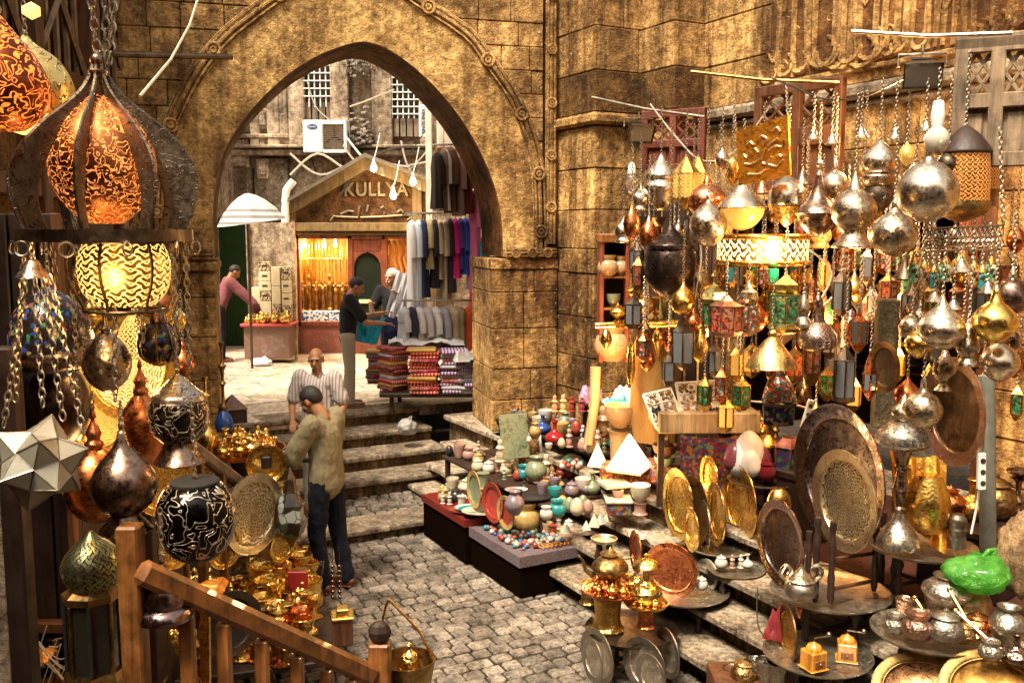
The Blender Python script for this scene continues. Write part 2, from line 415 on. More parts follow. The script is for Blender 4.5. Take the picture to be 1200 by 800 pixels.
COPPERR = metal('engraved_copper', (.72, .27, .12), .28, (.2, .06, .03), eng=18, engw=.22, engdark=.5)
SILVER = metal('silver', (.72, .60, .46), .26, (.20, .13, .07), tarn=.75, ham=60)
SILVERB = metal('bright_silver', (.84, .75, .62), .23, (.34, .24, .14), tarn=.6)
SILVERD = metal('dark_silver', (.40, .28, .21), .24, (.07, .04, .035), tarn=.85)
SILVERE = metal('engraved_silver', (.62, .56, .48), .3, (.16, .12, .09), eng=26, engw=.3)
IRON = metal('dark_iron', (.16, .12, .09), .4, (.03, .02, .015), tarn=.6)
CHAIN = metal('chain_metal', (.55, .48, .38), .35, (.12, .08, .05), tarn=.6)
WIRE = paint('cable_grey', (.45, .40, .33), .6)
WIREB = paint('cable_black', (.03, .025, .02), .5)
WHITE = paint('white_paint', (.78, .76, .72), .5, .2)
BULB = paint('lit_bulb', (1, .9, .7), .3, 0, emis=(1.0, .78, .42), es=30)
PAPER = paint('paper', (.72, .68, .58), .8)
# ================================================================== GROUND
m = MB(); m.add([(-60, -30, -.02), (60, -30, -.02), (60, 80, -.02), (-60, 80, -.02)], [(0, 1, 2, 3)])
m.build('ground', S_DIRT, kind='structure')
def setts(name, u0, u1, v0, v1, z, su=.165, sv=.125, mat_=S_COB, hgt=.05, tilt=.03, gap=.017, kindm=None, ch=.014):
    m = MB(); v = v0; row = 0
    while v < v1:
        h = sv * random.uniform(.92, 1.08); u = u0 - random.random() * su
        while u < u1:
            l = su * random.uniform(.75, 1.3)
            c = uv(u + l / 2, v + h / 2 + .02 * math.sin(u * 2.1 + row * .7), z - hgt / 2 + random.uniform(-.006, .006))
            Mt = TR(c, rx=random.uniform(-tilt, tilt), ry=random.uniform(-tilt, tilt), rz=UANG + random.uniform(-.04, .04))
            m.box((0, 0, 0), (l - gap, h - gap, hgt), Mt, ch=ch)
            u += l
        v += h; row += 1
    return m.build(name, mat_, kind='structure')
setts('cobblestone_pavement', -4.2, 4.0, 2.2, 8.5, 0.0)
setts('cobblestone_landing', .6, 3.97, 8.93, 9.6, .12, su=.13, sv=.10)
setts('street_paving', -6.5, 9, 10.98, 24, .79, su=.95, sv=.6, mat_=S_FLAG, hgt=.12, tilt=.004, ch=.01)
def stair(name, u0, u1, v0, v1, z0, z1, label=None):
    t = thing(name, label, 'step', uv((u0 + u1) / 2, v0, z0)); o = t.location
    a = MB(); b = MB(); u = u0
    while u < u1:
        l = min(random.uniform(.9, 1.5), u1 - u)
        if u1 - u - l < .3: l = u1 - u
        a.box(uv(u + l / 2, (v0 + v1) / 2 - .01, z1 - .03), (l - .008, v1 - v0 + .03, .06), rz=UANG, ch=.014)
        b.box(uv(u + l / 2, (v0 + v1) / 2 + .02, (z0 + z1 - .06) / 2), (l - .006, v1 - v0 - .02, z1 - .06 - z0), rz=UANG, ch=.008)
        u += l
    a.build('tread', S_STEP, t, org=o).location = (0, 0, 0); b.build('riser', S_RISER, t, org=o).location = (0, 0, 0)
    return t
stair('stone_step', .4, 4.0, 8.5, 8.94, -.01, .13, 'low worn kerb step across the alley, before the small cobbled landing')
ordn = ['lowest stone step of the flight through the archway', 'second stone step up in the flight through the archway', 'third stone step up in the flight through the archway', 'top stone step of the flight at the edge of the bright street']
for i in range(4):
    stair('stone_step', .6, 4.6, 9.6 + .45 * i, 10.06 + .45 * i, .11, .13 + .165 * (i + 1), ordn[i])
sl = ['lowest long stone bench step along the right shop front', 'second long stone bench step along the right shop front', 'third long stone bench step along the right shop front', 'broad top stone platform in front of the right shop']
for i in range(4):
    u0 = STEPU[i]; u1 = STEPU[i + 1] + .05 if i < 3 else 7.2; z = .2 * (i + 1); vend = [9.65, 9.7, 9.78, 10.3][i]
    t = thing('stone_step', sl[i], 'step', uv(u0, 6, z)); o = t.location; a = MB(); b = MB(); v = 1.0
    while v < vend:
        l = min(random.uniform(.8, 1.4), vend - v)
        if vend - v - l < .3: l = vend - v
        if i == 3: a.box(uv((u0 + u1) / 2, v + l / 2, z - .03), (u1 - u0, l - .01, .06), rz=UANG, ch=.012)
        else: a.box(uv((u0 + u1) / 2 - .03, v + l / 2, z - .03), (u1 - u0 + .08, l - .01, .06), rz=UANG, ch=.012)
        v += l
    b.box(uv((u0 + u1) / 2 + .05, (1 + vend) / 2 - .01, z / 2 - .04), (u1 - u0 - .05, vend - 1.03, z - .06 + .08), rz=UANG)
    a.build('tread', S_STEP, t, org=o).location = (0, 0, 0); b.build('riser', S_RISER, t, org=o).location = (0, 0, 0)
# ================================================================== WALLS
def WM(P, d): return Matrix(((d[0], -d[1], 0, P[0]), (d[1], d[0], 0, P[1]), (0, 0, 1, 0), (0, 0, 0, 1)))
def blocks(m, M, x0, x1, zs, th, lo=.45, hi=.85, hole=None, proud=0, gap=.008, ch=.007):
    for i in range(len(zs) - 1):
        x = x0 - random.random() * lo * .6 * (0 if x1 - x0 < 1.2 else 1); first = True
        while x < x1 - .02:
            l = random.uniform(lo, hi); a = max(x, x0); b = min(x + l, x1)
            if x1 - b < lo * .4: b = x1
            x = b
            if b - a < .05: continue
            if hole and hole((a + b) / 2, (zs[i] + zs[i + 1]) / 2, a, b, zs[i], zs[i + 1]): continue
            pr = random.uniform(-.006, .008) + proud
            m.box(((a + b) / 2, th / 2 - pr / 2, (zs[i] + zs[i + 1]) / 2), (b - a - gap, th + pr, zs[i + 1] - zs[i] - gap), M, ch=ch)
AJ = (-.112, 10.34); AD = (.966, .259); MA = WM(AJ, AD)
def aw(px, py): return onwall(px, py, AJ, AD)
inner = [(252, 300), (250, 255), (253, 215), (262, 180), (280, 148), (305, 118), (335, 90), (365, 70), (395, 57), (424, 50), (450, 57), (478, 75), (508, 102), (537, 137), (560, 175), (577, 215), (586, 255), (588, 300)]
outer = [(184, 300), (186, 215), (200, 150), (230, 88), (262, 47), (297, 18), (340, -12), (385, -34), (424, -42), (455, -30), (482, -2), (545, 40), (572, 75), (598, 112), (616, 150), (627, 190), (631, 230), (632, 300)]
inn = [aw(*p) for p in inner]; out = [aw(*p) for p in outer]
ZI = 2.74
inn[0] = (inn[0][0], ZI); inn[-1] = (inn[-1][0], ZI); out[0] = (out[0][0], ZI); out[-1] = (out[-1][0], ZI)
def dens(pts, n=3): return [q for q in smp(pts, n)] if False else [(p) for p in catm(pts, n)]
def catm(r, n=3):
    o = []
    for i in range(len(r) - 1):
        p1, p2 = r[i], r[i + 1]; p0 = r[i - 1] if i else p1; p3 = r[i + 2] if i + 2 < len(r) else p2
        for k in range(n):
            t = k / n; o.append(tuple(.5 * (2 * p1[a] + (p2[a] - p0[a]) * t + (2 * p0[a] - 5 * p1[a] + 4 * p2[a] - p3[a]) * t * t + (3 * p1[a] - p0[a] - 3 * p2[a] + p3[a]) * t ** 3) for a in range(len(p1))))
    o.append(tuple(r[-1])); return o
inn = catm(inn, 3); out = catm(out, 3)
XL, XR = -7.5, .63; TH = .95
def inside(pts, x, z):
    c = False; n = len(pts); j = n - 1
    for i in range(n):
        if (pts[i][1] > z) != (pts[j][1] > z) and x < (pts[j][0] - pts[i][0]) * (z - pts[i][1]) / (pts[j][1] - pts[i][1]) + pts[i][0]: c = not c
        j = i
    return c
aw_t = thing('arch_wall', 'old golden stone wall with the big pointed archway onto the bright street', 'wall', (AJ[0], AJ[1], 0))
def AB(mb, name, mats, parent=aw_t, **k):
    o = mb.build(name, mats, parent, **k); o.location = -parent.location; return o
# core behind the facing blocks
m = MB(); z0 = ZI
hole = [(inn[0][0], z0)] + inn[1:-1] + [(inn[-1][0], z0)]
m.poly([(XL, z0), (XL, 6.3), (XR, 6.3), (XR, z0)] + hole[::-1], TH - .06, MA @ TR((0, .04, 0)))
AB(m, 'mortar_core', S_DARK)
m = MB(); zs = [ZI + .25 * i for i in range(15)]
blocks(m, MA, XL, XR - .16, zs, .08, .28, .55, hole=lambda x, z, a, b, c, d: all(inside([(out[0][0], -9)] + out + [(out[-1][0], -9)], xx, zz) for xx in (a, b) for zz in (c, d)))
AB(m, 'spandrel', S_GOLD)
m = MB(); n_ = len(inn)
k = min(len(inn), len(out))
V = [(p[0], -.055, p[1]) for p in inn] + [(p[0], -.055, p[1]) for p in out]
m.add(V, [(i, i + 1, n_ + i + 1, n_ + i) for i in range(n_ - 1)], MA)
V = [(p[0], -.055, p[1]) for p in out] + [(p[0], .1, p[1]) for p in out]
m.add(V, [(i, i + 1, n_ + i + 1, n_ + i) for i in range(n_ - 1)], MA)
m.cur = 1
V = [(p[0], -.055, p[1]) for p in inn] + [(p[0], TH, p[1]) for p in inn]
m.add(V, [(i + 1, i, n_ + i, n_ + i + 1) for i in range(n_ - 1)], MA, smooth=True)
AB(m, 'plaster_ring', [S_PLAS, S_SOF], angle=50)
def moulding(m, path, M, off=-.07, wd=.05, r=.014, knots=()):
    P = [Vector((p[0], 0, p[1])) for p in path]; Nn_ = []
    for i in range(len(P)):
        d = (P[min(i + 1, len(P) - 1)] - P[max(i - 1, 0)]).normalized(); Nn_.append(Vector((-d.z, 0, d.x)))
    for q in (-1, 0, 1): m.tube([p + n2 * wd * q + Vector((0, off, 0)) for p, n2 in zip(P, Nn_)], r if q else r * 1.5, 6, M=M)
    for q in (-1, 1): m.tube([p + n2 * wd * 1.45 * q + Vector((0, off + .015, 0)) for p, n2 in zip(P, Nn_)], r * .7, 4, M=M)
    L = [0]
    for i in range(1, len(P)): L.append(L[-1] + (P[i] - P[i - 1]).length)
    for kk in knots:
        s = kk * L[-1]; i = max(j for j in range(len(P)) if L[j] <= s + 1e-6); i = min(i, len(P) - 2); t = (s - L[i]) / (L[i + 1] - L[i]); c = P[i].lerp(P[i + 1], t)
        m.ring(c + Vector((0, off - .012, 0)), wd * 1.25, r * 1.1, Vector((0, 1, 0)), 18, 6, M); m.ring(c + Vector((0, off - .012, 0)), wd * .5, r, Vector((0, 1, 0)), 12, 6, M)
m = MB(); moulding(m, out, MA, knots=[.06, .17, .28, .39, .50, .61, .715, .80, .885, .965])
xv = aw(644, 150)[0]
moulding(m, [(xv, ZI + .14 + .3 * i) for i in range(12)], MA, knots=[.12, .29, .46, .63, .8], wd=.038)
x5, x6 = aw(592, 300)[0], aw(650, 300)[0]
moulding(m, [(x5 + (x6 - x5) * i / 6, ZI + .04) for i in range(7)], MA, knots=[.18, .5, .82], wd=.035)
x7, x8 = aw(186, 300)[0], aw(250, 300)[0]
moulding(m, [(x7 + (x8 - x7) * i / 6, ZI + .04) for i in range(7)], MA, knots=[.5], wd=.035)
AB(m, 'carved_moulding', S_GOLD)
# jambs / piers under the arch
m = MB(); zs = [-.1, .35, .8, 1.15, 1.5, 1.95, 2.35, 2.6]
blocks(m, MA @ TR((0, -.05, 0)), -.13, .63, zs, TH + .05, .3, .5); m.box(((.63 - .13) / 2, TH / 2 - .03, 2.66), (.77, TH + .06, .12), MA, ch=.01)
m.box((.26, TH / 2, 1.2), (.70, TH - .06, 2.7), MA)
AB(m, 'right_pier', S_PIER)
xl = inn[0][0]
m = MB(); blocks(m, MA @ TR((0, -.05, 0)), xl - .75, xl, zs, TH + .05, .3, .5); m.box((xl - .37, TH / 2 - .03, 2.66), (.79, TH + .1, .10), MA, ch=.02); m.box((xl - .4, TH / 2, 1.2), (.62, TH - .06, 2.7), MA)
blocks(m, MA, -7.5, xl - .75, zs + [2.74], .4, .4, .7)
AB(m, 'left_pier', S_PIER)
# ------------------------------------------------------------------ right stepped piers and shop wall
CZ = [-.1, .4, .9, 1.3, 1.67, 2.1, 2.57, 2.83, 3.24, 3.67, 4.1]; CU = [4.24, 4.66, 5.1, 5.6, 6.1, 6.4, 6.5]
MUV = Matrix(((UU[0], VV[0], 0, 0), (UU[1], VV[1], 0, 0), (0, 0, 1, 0), (0, 0, 0, 1)))
pw = thing('stone_pier', 'stepped golden stone pier between the archway and the right shop', 'pier', uv(5.8, 8.4, 0))
m = MB()
def fb(m, u0, u1, v0, v1, zs, lo=.35, hi=.6):   # front faces of a solid in the u,v frame
    blocks(m, MUV @ TR((0, v0, 0)), u0, u1, zs, .3, lo, hi)                       # face looking along -v
    Ms = MUV @ Matrix(((0, 1, 0, u0), (-1, 0, 0, v1), (0, 0, 1, 0), (0, 0, 0, 1)))   # face looking along -u ; x runs v1 -> v0
    blocks(m, Ms, 0, v1 - v0, zs, .3, lo, hi)
fb(m, 5.466, 6.3, 8.24, 9.25, CZ); fb(m, 5.466, 6.3, 8.24, 9.25, [CU[1 + i] for i in range(6)])
fb(m, 6.037, 6.7, 7.685, 8.3, CZ); fb(m, 6.037, 6.7, 7.685, 8.3, CU[1:])
m.box((5.95, 8.75, 3.2), (.9, .95, 6.6), MUV); m.box((6.4, 8.05, 3.2), (.66, .66, 6.6), MUV)
AB(m, 'facing', S_PIER, pw)
m = MB(); fb(m, 5.466, 6.3, 8.24, 9.25, [4.24, 4.66], .8, 1.2); fb(m, 6.037, 6.7, 7.685, 8.3, [4.24, 4.66], .8, 1.2)
AB(m, 'carved_course', stone('carved_dark_stone', (.05, .022, .008), (.40, .23, .07), carve=11, islands=0), pw)
m = MB(); m.box((5.93, 8.72, 4.17), (1.05, 1.1, .12), MUV, ch=.03); m.box((6.4, 8.0, 4.17), (.84, .74, .12), MUV, ch=.03)
AB(m, 'ledge', S_PIER, pw)
P4 = (1.954, 9.819); WD = (.479, -.878); MW = WM(P4, WD)
def ww(px, py): return onwall(px, py, P4, WD)
TX0, TX1, TZ = ww(828, 240)[0], ww(1168, 240)[0], 3.3
sw = thing('shop_wall', 'tall golden stone wall over the dark lamp shop on the right', 'wall', (P4[0], P4[1], 0))
m = MB()
blocks(m, MW, 0, TX0, [.8, 1.3, 1.67, 2.1, 2.57, 2.83, 3.3], .45); blocks(m, MW, TX1, 8.5, [.8, 1.15, 1.5, 1.85, 2.2, 2.55, 2.9, 3.3], .45, .4, .8)
blocks(m, MW, 0, 8.5, [3.3, 3.7, 4.1], .45, .5, 1.0); blocks(m, MW, 0, 8.5, [4.24, 4.66, 5.1, 5.6, 6.1], .45, .6, 1.2)
m.box((4.25, .3, 4.7), (8.5, .5, 2.8), MW); m.box((TX0 / 2, .3, 2), (TX0 - .05, .5, 2.6), MW); m.box(((TX1 + 8.5) / 2, .3, 2), (8.45 - TX1, .5, 2.6), MW)
AB(m, 'facing', S_PIER, sw)
m = MB(); m.box((4.25, .16, 4.17), (8.5, .5, .12), MW, ch=.03); m.box((4.25, .2, 4.06), (8.5, .45, .06), MW, ch=.02)
AB(m, 'ledge', S_STEP, sw)
# carved inscription: tall strokes with curling bases, in relief
m = MB(); xs = ww(905, 40)[0]; random.seed(3)
x = xs
while x < 7.2:
    zb = 4.42 + random.uniform(-.03, .05); hh = random.uniform(.6, 1.15); lean = random.uniform(-.03, .03)
    typ = random.random()
    if typ < .55:
        m.tube([(x, -.02, zb), (x + lean, -.025, zb + hh * .5), (x + lean * 2, -.02, zb + hh), (x + lean * 2 + .03, -.02, zb + hh + .03)], [.018, .028, .034, .014], 5, M=MW)
    else:
        rr = random.uniform(.06, .13); m.tube([(x + rr * math.cos(a) * 1.2, -.02, zb + rr * .8 + rr * math.sin(a)) for a in [PI * .9 + i * PI * 1.5 / 9 for i in range(10)]], [.014 + .018 * math.sin(PI * i / 9) for i in range(10)], 5, M=MW)
        m.tube([(x + rr, -.02, zb + rr), (x + rr * 1.1, -.02, zb + hh)], [.028, .024], 5, M=MW)
    if random.random() < .6:
        y0 = zb + random.uniform(.2, .9); m.tube([(x - .05 + .03 * i, -.018, y0 + .05 * math.sin(i * 1.3 + x)) for i in range(7)], [.006 + .01 * math.sin(PI * i / 6) for i in range(7)], 5, M=MW)
    x += random.uniform(.055, .12)
for zz in (4.36, 5.62):
    m.box(((xs + 7.2) / 2, -.004, zz), (7.2 - xs, .05, .05), MW, ch=.01)
for q in range(70):
    x = random.uniform(xs, 7.2); z = random.uniform(4.42, 5.5); m.tube([(x + .04 * math.cos(a), -.014, z + .028 * math.sin(a)) for a in [i * .7 for i in range(8)]], .008, 5, M=MW)
AB(m, 'carved_inscription', S_GOLD, sw)
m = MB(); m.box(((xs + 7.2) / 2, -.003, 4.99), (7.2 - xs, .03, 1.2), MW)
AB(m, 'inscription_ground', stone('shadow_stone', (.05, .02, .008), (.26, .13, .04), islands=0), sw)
# dark interior of the right shop
si = thing('shop_interior', 'dark wooden interior of the lamp shop on the right', 'shop', (P4[0], P4[1], .8))
m = MB(); cx_ = (TX0 + TX1) / 2; wx = TX1 - TX0
m.box((cx_, 2.6, 2.1), (wx + 1.2, .1, 2.7), MW)
for q in range(14): m.box((TX0 - .5 + q * (wx + 1) / 13, 2.53, 2.1), ((wx + 1) / 13 - .015, .04, 2.6), MW, ch=.006)
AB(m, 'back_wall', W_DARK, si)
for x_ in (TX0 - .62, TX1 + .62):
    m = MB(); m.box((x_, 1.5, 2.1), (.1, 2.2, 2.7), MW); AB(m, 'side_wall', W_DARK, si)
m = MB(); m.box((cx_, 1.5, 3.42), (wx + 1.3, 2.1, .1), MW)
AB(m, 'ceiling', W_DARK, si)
for zz in (1.5, 2.1, 2.7):
    m = MB(); m.box((cx_, 2.3, zz), (wx + .6, .4, .03), MW, ch=.004); AB(m, 'shelf', W_BROWN, si)
m = MB()
for xx in (TX0 + .05, TX1 - .06): m.box((xx, .1, 2.05), (.11, .16, 2.5), MW, ch=.012)
m.box((cx_, .1, 3.24), (wx, .16, .12), MW, ch=.012); AB(m, 'door_frame', W_BROWN, si)
dp = thing('dark_shade_panel', 'tall dark wooden panel added as shade behind the lamps beside the shop opening', 'panel', at(790, 500, 8.5)); a, b = at(742, 520, 8.75), at(838, 232, 8.3); m = MB()  # added dark boards standing in for shade over the bright pier stone
for q in range(6): bar_ = a.lerp(b, (q + .5) / 6); m.box((bar_.x, bar_.y, (a.z + b.z) / 2), ((b.x - a.x) / 6 - .01, .06, b.z - a.z), rz=-.3, ch=.005)
AB(m, 'boards', W_DARK, dp)
# ------------------------------------------------------------------ wall on the left with timber
lw = thing('timber_shop_wall', 'dark timber fronted shop wall along the left edge', 'wall', (-3.75, 8.5, 0))
LP = (-3.85, 9.75); LD = (.07, -.9975); ML = WM(LP, LD)   # x runs towards the camera, y = +X side... street side is y>0
def lwp(px, py): return onwall(px, py, LP, LD)
m = MB(); m.box((7.8, -.2, 3.6), (15.8, .3, 7.4), ML); AB(m, 'wall', S_DARK, lw)
m = MB()
for q in range(26): m.box((.15 + q * .28, -.02, 1.25), (.265, .06, 2.5), ML, ch=.008)
AB(m, 'board_front', W_DARK, lw)
m = MB()
for q in range(7): m.box((.1 + q * 1.15, .03, 3.3), (.14, .14, 6.4), ML, ch=.012)
for zz in (2.55, 3.35, 4.25, 5.6): m.box((3.6, .02, zz), (7.2, .12, .16), ML, ch=.012)
AB(m, 'timber_frame', W_BROWN, lw)
m = MB()
for q in range(6):
    xa, xb = .17 + q * 1.15, 1.18 + q * 1.15
    for (za, zb) in ((4.33, 5.52),):
        m.tube([(xa, .03, za), (xb, .03, zb)], .03, 4, M=ML, smooth=False); m.tube([(xa, .03, zb), (xb, .03, za)], .03, 4, M=ML, smooth=False)
        for j in range(5): m.box((xa + (xb - xa) * (j + .5) / 5, -.01, (za + zb) / 2), (.05, .03, zb - za), ML)
AB(m, 'lattice', W_GREY, lw)
m = MB(); m.box((12.0, .3, 3.2), (7, .5, 6.6), MW); AB(m, 'rear_facing', S_PIER, sw)  # unseen run of wall added to block low sky light
rb = thing('rear_sky_blocker', 'unseen dark stone block added behind the viewer to cut low sky light', 'building', (1, -5.5, 0)); m = MB(); m.box((2, -6, 4), (14, 1, 8)); AB(m, 'wall', S_DARK, rb)  # unseen block added to cut low sky light and darken reflections
# ================================================================== BEYOND THE ARCH
# pale carved facade
fY = 19.6
def fa(px, py, Y=fY): return at(px, py, Y)
ff = thing('pale_facade', 'tall pale carved stone facade across the street behind the gabled shop', 'building', (fa(400, 415).x, fY, .79))
m = MB(); m.box((-2, fY + .6, 5.5), (16, 1.0, 10)); AB(m, 'wall', S_PALE, ff)
m = MB()
def fbx(m, px0, px1, py0, py1, dep, pr=0, Y=fY, ch=.02):
    a, b = fa(px0, py1, Y), fa(px1, py0, Y); m.box(((a.x + b.x) / 2, Y - pr - dep / 2 + .1, (a.z + b.z) / 2), (b.x - a.x, dep + .2, b.z - a.z), ch=ch)
for a, b in ((341, 356), (390, 408), (438, 459), (493, 503), (316, 326), (296, 302)): fbx(m, a, b, 20, 174, .18)
fbx(m, 255, 520, 171, 175, .32); fbx(m, 255, 520, 176, 183, .22); fbx(m, 255, 340, 158, 163, .2)
for (a, b, c, d) in ((302, 316, 128, 152), (303, 315, 158, 176), (302, 316, 186, 210), (266, 292, 160, 200), (326, 340, 60, 170)): 
    fbx(m, a, b, c, d, .10, .0); fbx(m, a + 3, b - 3, c + 4, d - 4, .15)
AB(m, 'pilasters', S_PALE, ff)
m = MB(); fbx(m, 262, 296, 196, 250, .12); fbx(m, 262, 340, 100, 156, .05); fbx(m, 300, 338, 186, 250, .08)
AB(m, 'carved_panel', S_CARVE, ff)
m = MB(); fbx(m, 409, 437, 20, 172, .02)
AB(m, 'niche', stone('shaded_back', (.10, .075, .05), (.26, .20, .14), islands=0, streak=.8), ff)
for (a, b, c, d) in ((358, 389, 60, 141), (461, 492, 84, 160)):
    m = MB(); fbx(m, a, b, c, d, .03); wn_ = AB(m, 'window', BLACK, ff)
    m = MB(); A0, B0 = fa(a, d), fa(b, c)
    nx, nz = 5, 9
    for i in range(nx + 1): x = A0.x + (B0.x - A0.x) * i / nx; m.tube([(x, fY - .14, A0.z + (.35 if c > 70 else .25)), (x, fY - .14, B0.z)], .014, 5)
    for j in range(3, nz + 1): z = A0.z + (B0.z - A0.z) * j / nz; m.tube([(A0.x, fY - .16, z), (B0.x, fY - .16, z)], .014, 5)
    AB(m, 'iron_grille', WHITE, ff)
    m = MB()
    for i in range(4): x = A0.x + (B0.x - A0.x) * (i + .5) / 4; m.box((x, fY - .06, A0.z + .17), ((B0.x - A0.x) / 4 - .03, .05, .36))
    AB(m, 'panelling', wood('pale_grey_wood', (.20, .15, .10)), ff)
# small crown of weeds / rubble in the niche
m = MB(); random.seed(11)
for i in range(160):
    c = fa(409 + random.random() * 28, 172 - abs(random.gauss(0, 13)), fY); s_ = random.uniform(.04, .12)
    m.box((c.x, fY - .25 + random.uniform(-.12, .12), max(c.z, fa(400, 174).z)), (s_, s_ * .7, s_ * .5), ch=s_ * .1, rz=random.random() * 3)
for i in range(120):
    c = fa(423 + random.gauss(0, 8), 76 + random.gauss(0, 7), fY); s_ = random.uniform(.03, .10); m.box((c.x, fY - .2 + random.uniform(-.1, .1), c.z), (s_, .02, s_ * .5), TR((0, 0, 0)), rz=random.random() * 3)
m.build('rubble', paint('grey_rubble', (.26, .22, .18), .9, .6), kind='stuff', label='grey dusty rubble lodged in the niche of the pale facade', cat='rubble')
# side building beyond the arch, right
m = MB(); MS = WM((.15, 12.2), (.32, .947)); m.box((3.5, -.3, 3.9), (7, .5, 6.2), MS)
t_ = m.build('side_building', S_PALE, label='plain pale wall of the building behind the hanging clothes', cat='wall')
# left dark green doorway behind the umbrella stall
lb = thing('left_street_building', 'shadowed building with a green cloth doorway left beyond the archway', 'building', (-5.6, 17.5, .79))
m = MB(); m.box((-7.0, 18.2, 3.6), (2.6, 3, 6)); AB(m, 'wall', S_PALE, lb)
a, b = at(262, 425, 18.3), at(287, 262, 18.3)
m = MB(); m.box(((a.x + b.x) / 2 - .3, 18.4, (a.z + b.z) / 2 + .1), (b.x - a.x + .6, .08, b.z - a.z), ch=.01); AB(m, 'green_curtain', cloth('green_curtain', (.015, .04, .012), wr=1), lb)
# ------------------------------------------------------------------ gabled shop across the street
SY = 17.2
def fs(px, py): return at(px, py, SY)
gs = thing('gabled_shop', 'small timber framed shop with a carved gable sign and golden lit display window', 'shop', (fs(410, 415).x, SY, .79))
TIMB = wood('olive_timber', (.17, .11, .04), rough=.6, coat=.1)
def pxbox(m, a, b, c, d, y0, y1, Y=SY, ch=.01):
    p, q = at(a, d, Y), at(b, c, Y); m.box(((p.x + q.x) / 2, (y0 + y1) / 2, (p.z + q.z) / 2), (q.x - p.x, y1 - y0, q.z - p.z), ch=ch)
m = MB(); pxbox(m, 338, 347, 240, 418, SY - .12, SY + .1); pxbox(m, 338, 495, 261, 271, SY - .18, SY + .1); pxbox(m, 338, 348, 255, 263, SY - .2, SY)
pxbox(m, 486, 495, 215, 418, SY - .12, SY + .1); pxbox(m, 347, 495, 272, 276, SY - .08, SY + .1)
AB(m, 'timber_frame', TIMB, gs)
g = [fs(*p) for p in ((336, 240), (431, 185), (500, 212), (500, 226), (431, 200), (346, 250), (346, 262), (336, 262))]
m = MB(); m.poly([(p.x, p.z) for p in g], .3, TR((0, SY - .22, 0))); AB(m, 'gable_board', TIMB, gs)
g = [fs(*p) for p in ((333, 239), (431, 181), (503, 209), (503, 213), (431, 186), (333, 243))]
m = MB(); m.poly([(p.x, p.z) for p in g], 2.2, TR((0, SY - .35, 0))); AB(m, 'roof', paint('roof_lead', (.10, .08, .06), .7, .5), gs)
g = [fs(*p) for p in ((345, 262), (345, 250), (431, 199), (498, 225), (498, 262))]
m = MB(); m.poly([(p.x, p.z) for p in g], .1, TR((0, SY - .02, 0))); AB(m, 'sign_board', stone('sign_board_stone', (.06, .028, .014), (.30, .17, .08), scale=2.2, islands=0, streak=.1, bmp=1.0), gs)
LET = metal('sign_lettering_metal', (.34, .29, .2), .6, (.15, .1, .06))
def text(s, name, mat_, parent, loc, size, ext=.01, rx=R(90), rz=0, ry=0, align='CENTER', spc=1.0):
    c = bpy.data.curves.new(name, 'FONT'); c.body = s; c.size = size; c.extrude = ext; c.align_x = align; c.align_y = 'CENTER'; c.space_character = spc; c.bevel_depth = ext * .25
    o = bpy.data.objects.new(name, c); col.objects.link(o); c.materials.append(mat_); o.parent = parent; o.location = Vector(loc) - Vector(parent.location if parent else (0, 0, 0)); o.rotation_euler = (rx, ry, rz)
    bpy.context.view_layer.update(); dg = bpy.context.evaluated_depsgraph_get(); me = bpy.data.meshes.new_from_object(o.evaluated_get(dg)); me.name = name; q = bpy.data.objects.new(name, me); col.objects.link(q); q.parent = o.parent; q.location = o.location; q.rotation_euler = o.rotation_euler; bpy.data.objects.remove(o); q.name = name; return q
text('KULLYA', 'lettering', LET, gs, (fs(441, 223).x, SY - .06, fs(441, 223).z), .30, .025, spc=1.1).scale = (1, 1.15, 1)
m = MB()
def st(pp, r=.022): m.tube([Vector((fs(a, b).x, SY - .05, fs(a, b).z)) for a, b in pp], r, 6)
st([(388, 259), (392, 253), (396, 254), (420, 255), (421, 244), (423, 242)]); st([(423, 255), (450, 254), (451, 248)]); st([(400, 251), (408, 247), (415, 248)]); st([(451, 254), (478, 252), (482, 255), (478, 258)]); st([(447, 244), (450, 242)]); st([(466, 249), (470, 246), (473, 249)]); st([(430, 248), (432, 240)])
AB(m, 'arabic_lettering', LET, gs)
for qa, qb in ((347, 412), (452, 487)):
    m = MB(); pxbox(m, qa, qb, 380, 416, SY - .02, SY + .3); AB(m, 'marble_base', marble('red_marble', (.34, .10, .07), (.55, .32, .25), 14), gs)
m = MB(); pxbox(m, 338, 500, 414, 420, SY - .3, SY + .3); AB(m, 'threshold', S_STEP, gs)
m = MB()
for a, b, c, d in ((347, 351, 276, 382), (409, 413, 276, 382), (347, 413, 276, 280), (347, 413, 376, 382), (450, 454, 276, 414), (454, 487, 276, 280), (411, 452, 276, 281)): pxbox(m, a, b, c, d, SY - .05, SY + .06)
AB(m, 'window_frame', W_RED, gs)
m = MB(); pxbox(m, 347, 500, 274, 276, SY + .1, SY + 1.7); pxbox(m, 345, 347, 262, 415, SY + .05, SY + 1.7); pxbox(m, 490, 492, 262, 415, SY + .05, SY + 1.7); pxbox(m, 338, 500, 262, 420, SY + 1.7, SY + 1.8); pxbox(m, 410, 412, 276, 415, SY + .1, SY + .8)
AB(m, 'inner_room', wood('gold_lined_wood', (.62, .34, .07), wear=.2), gs)
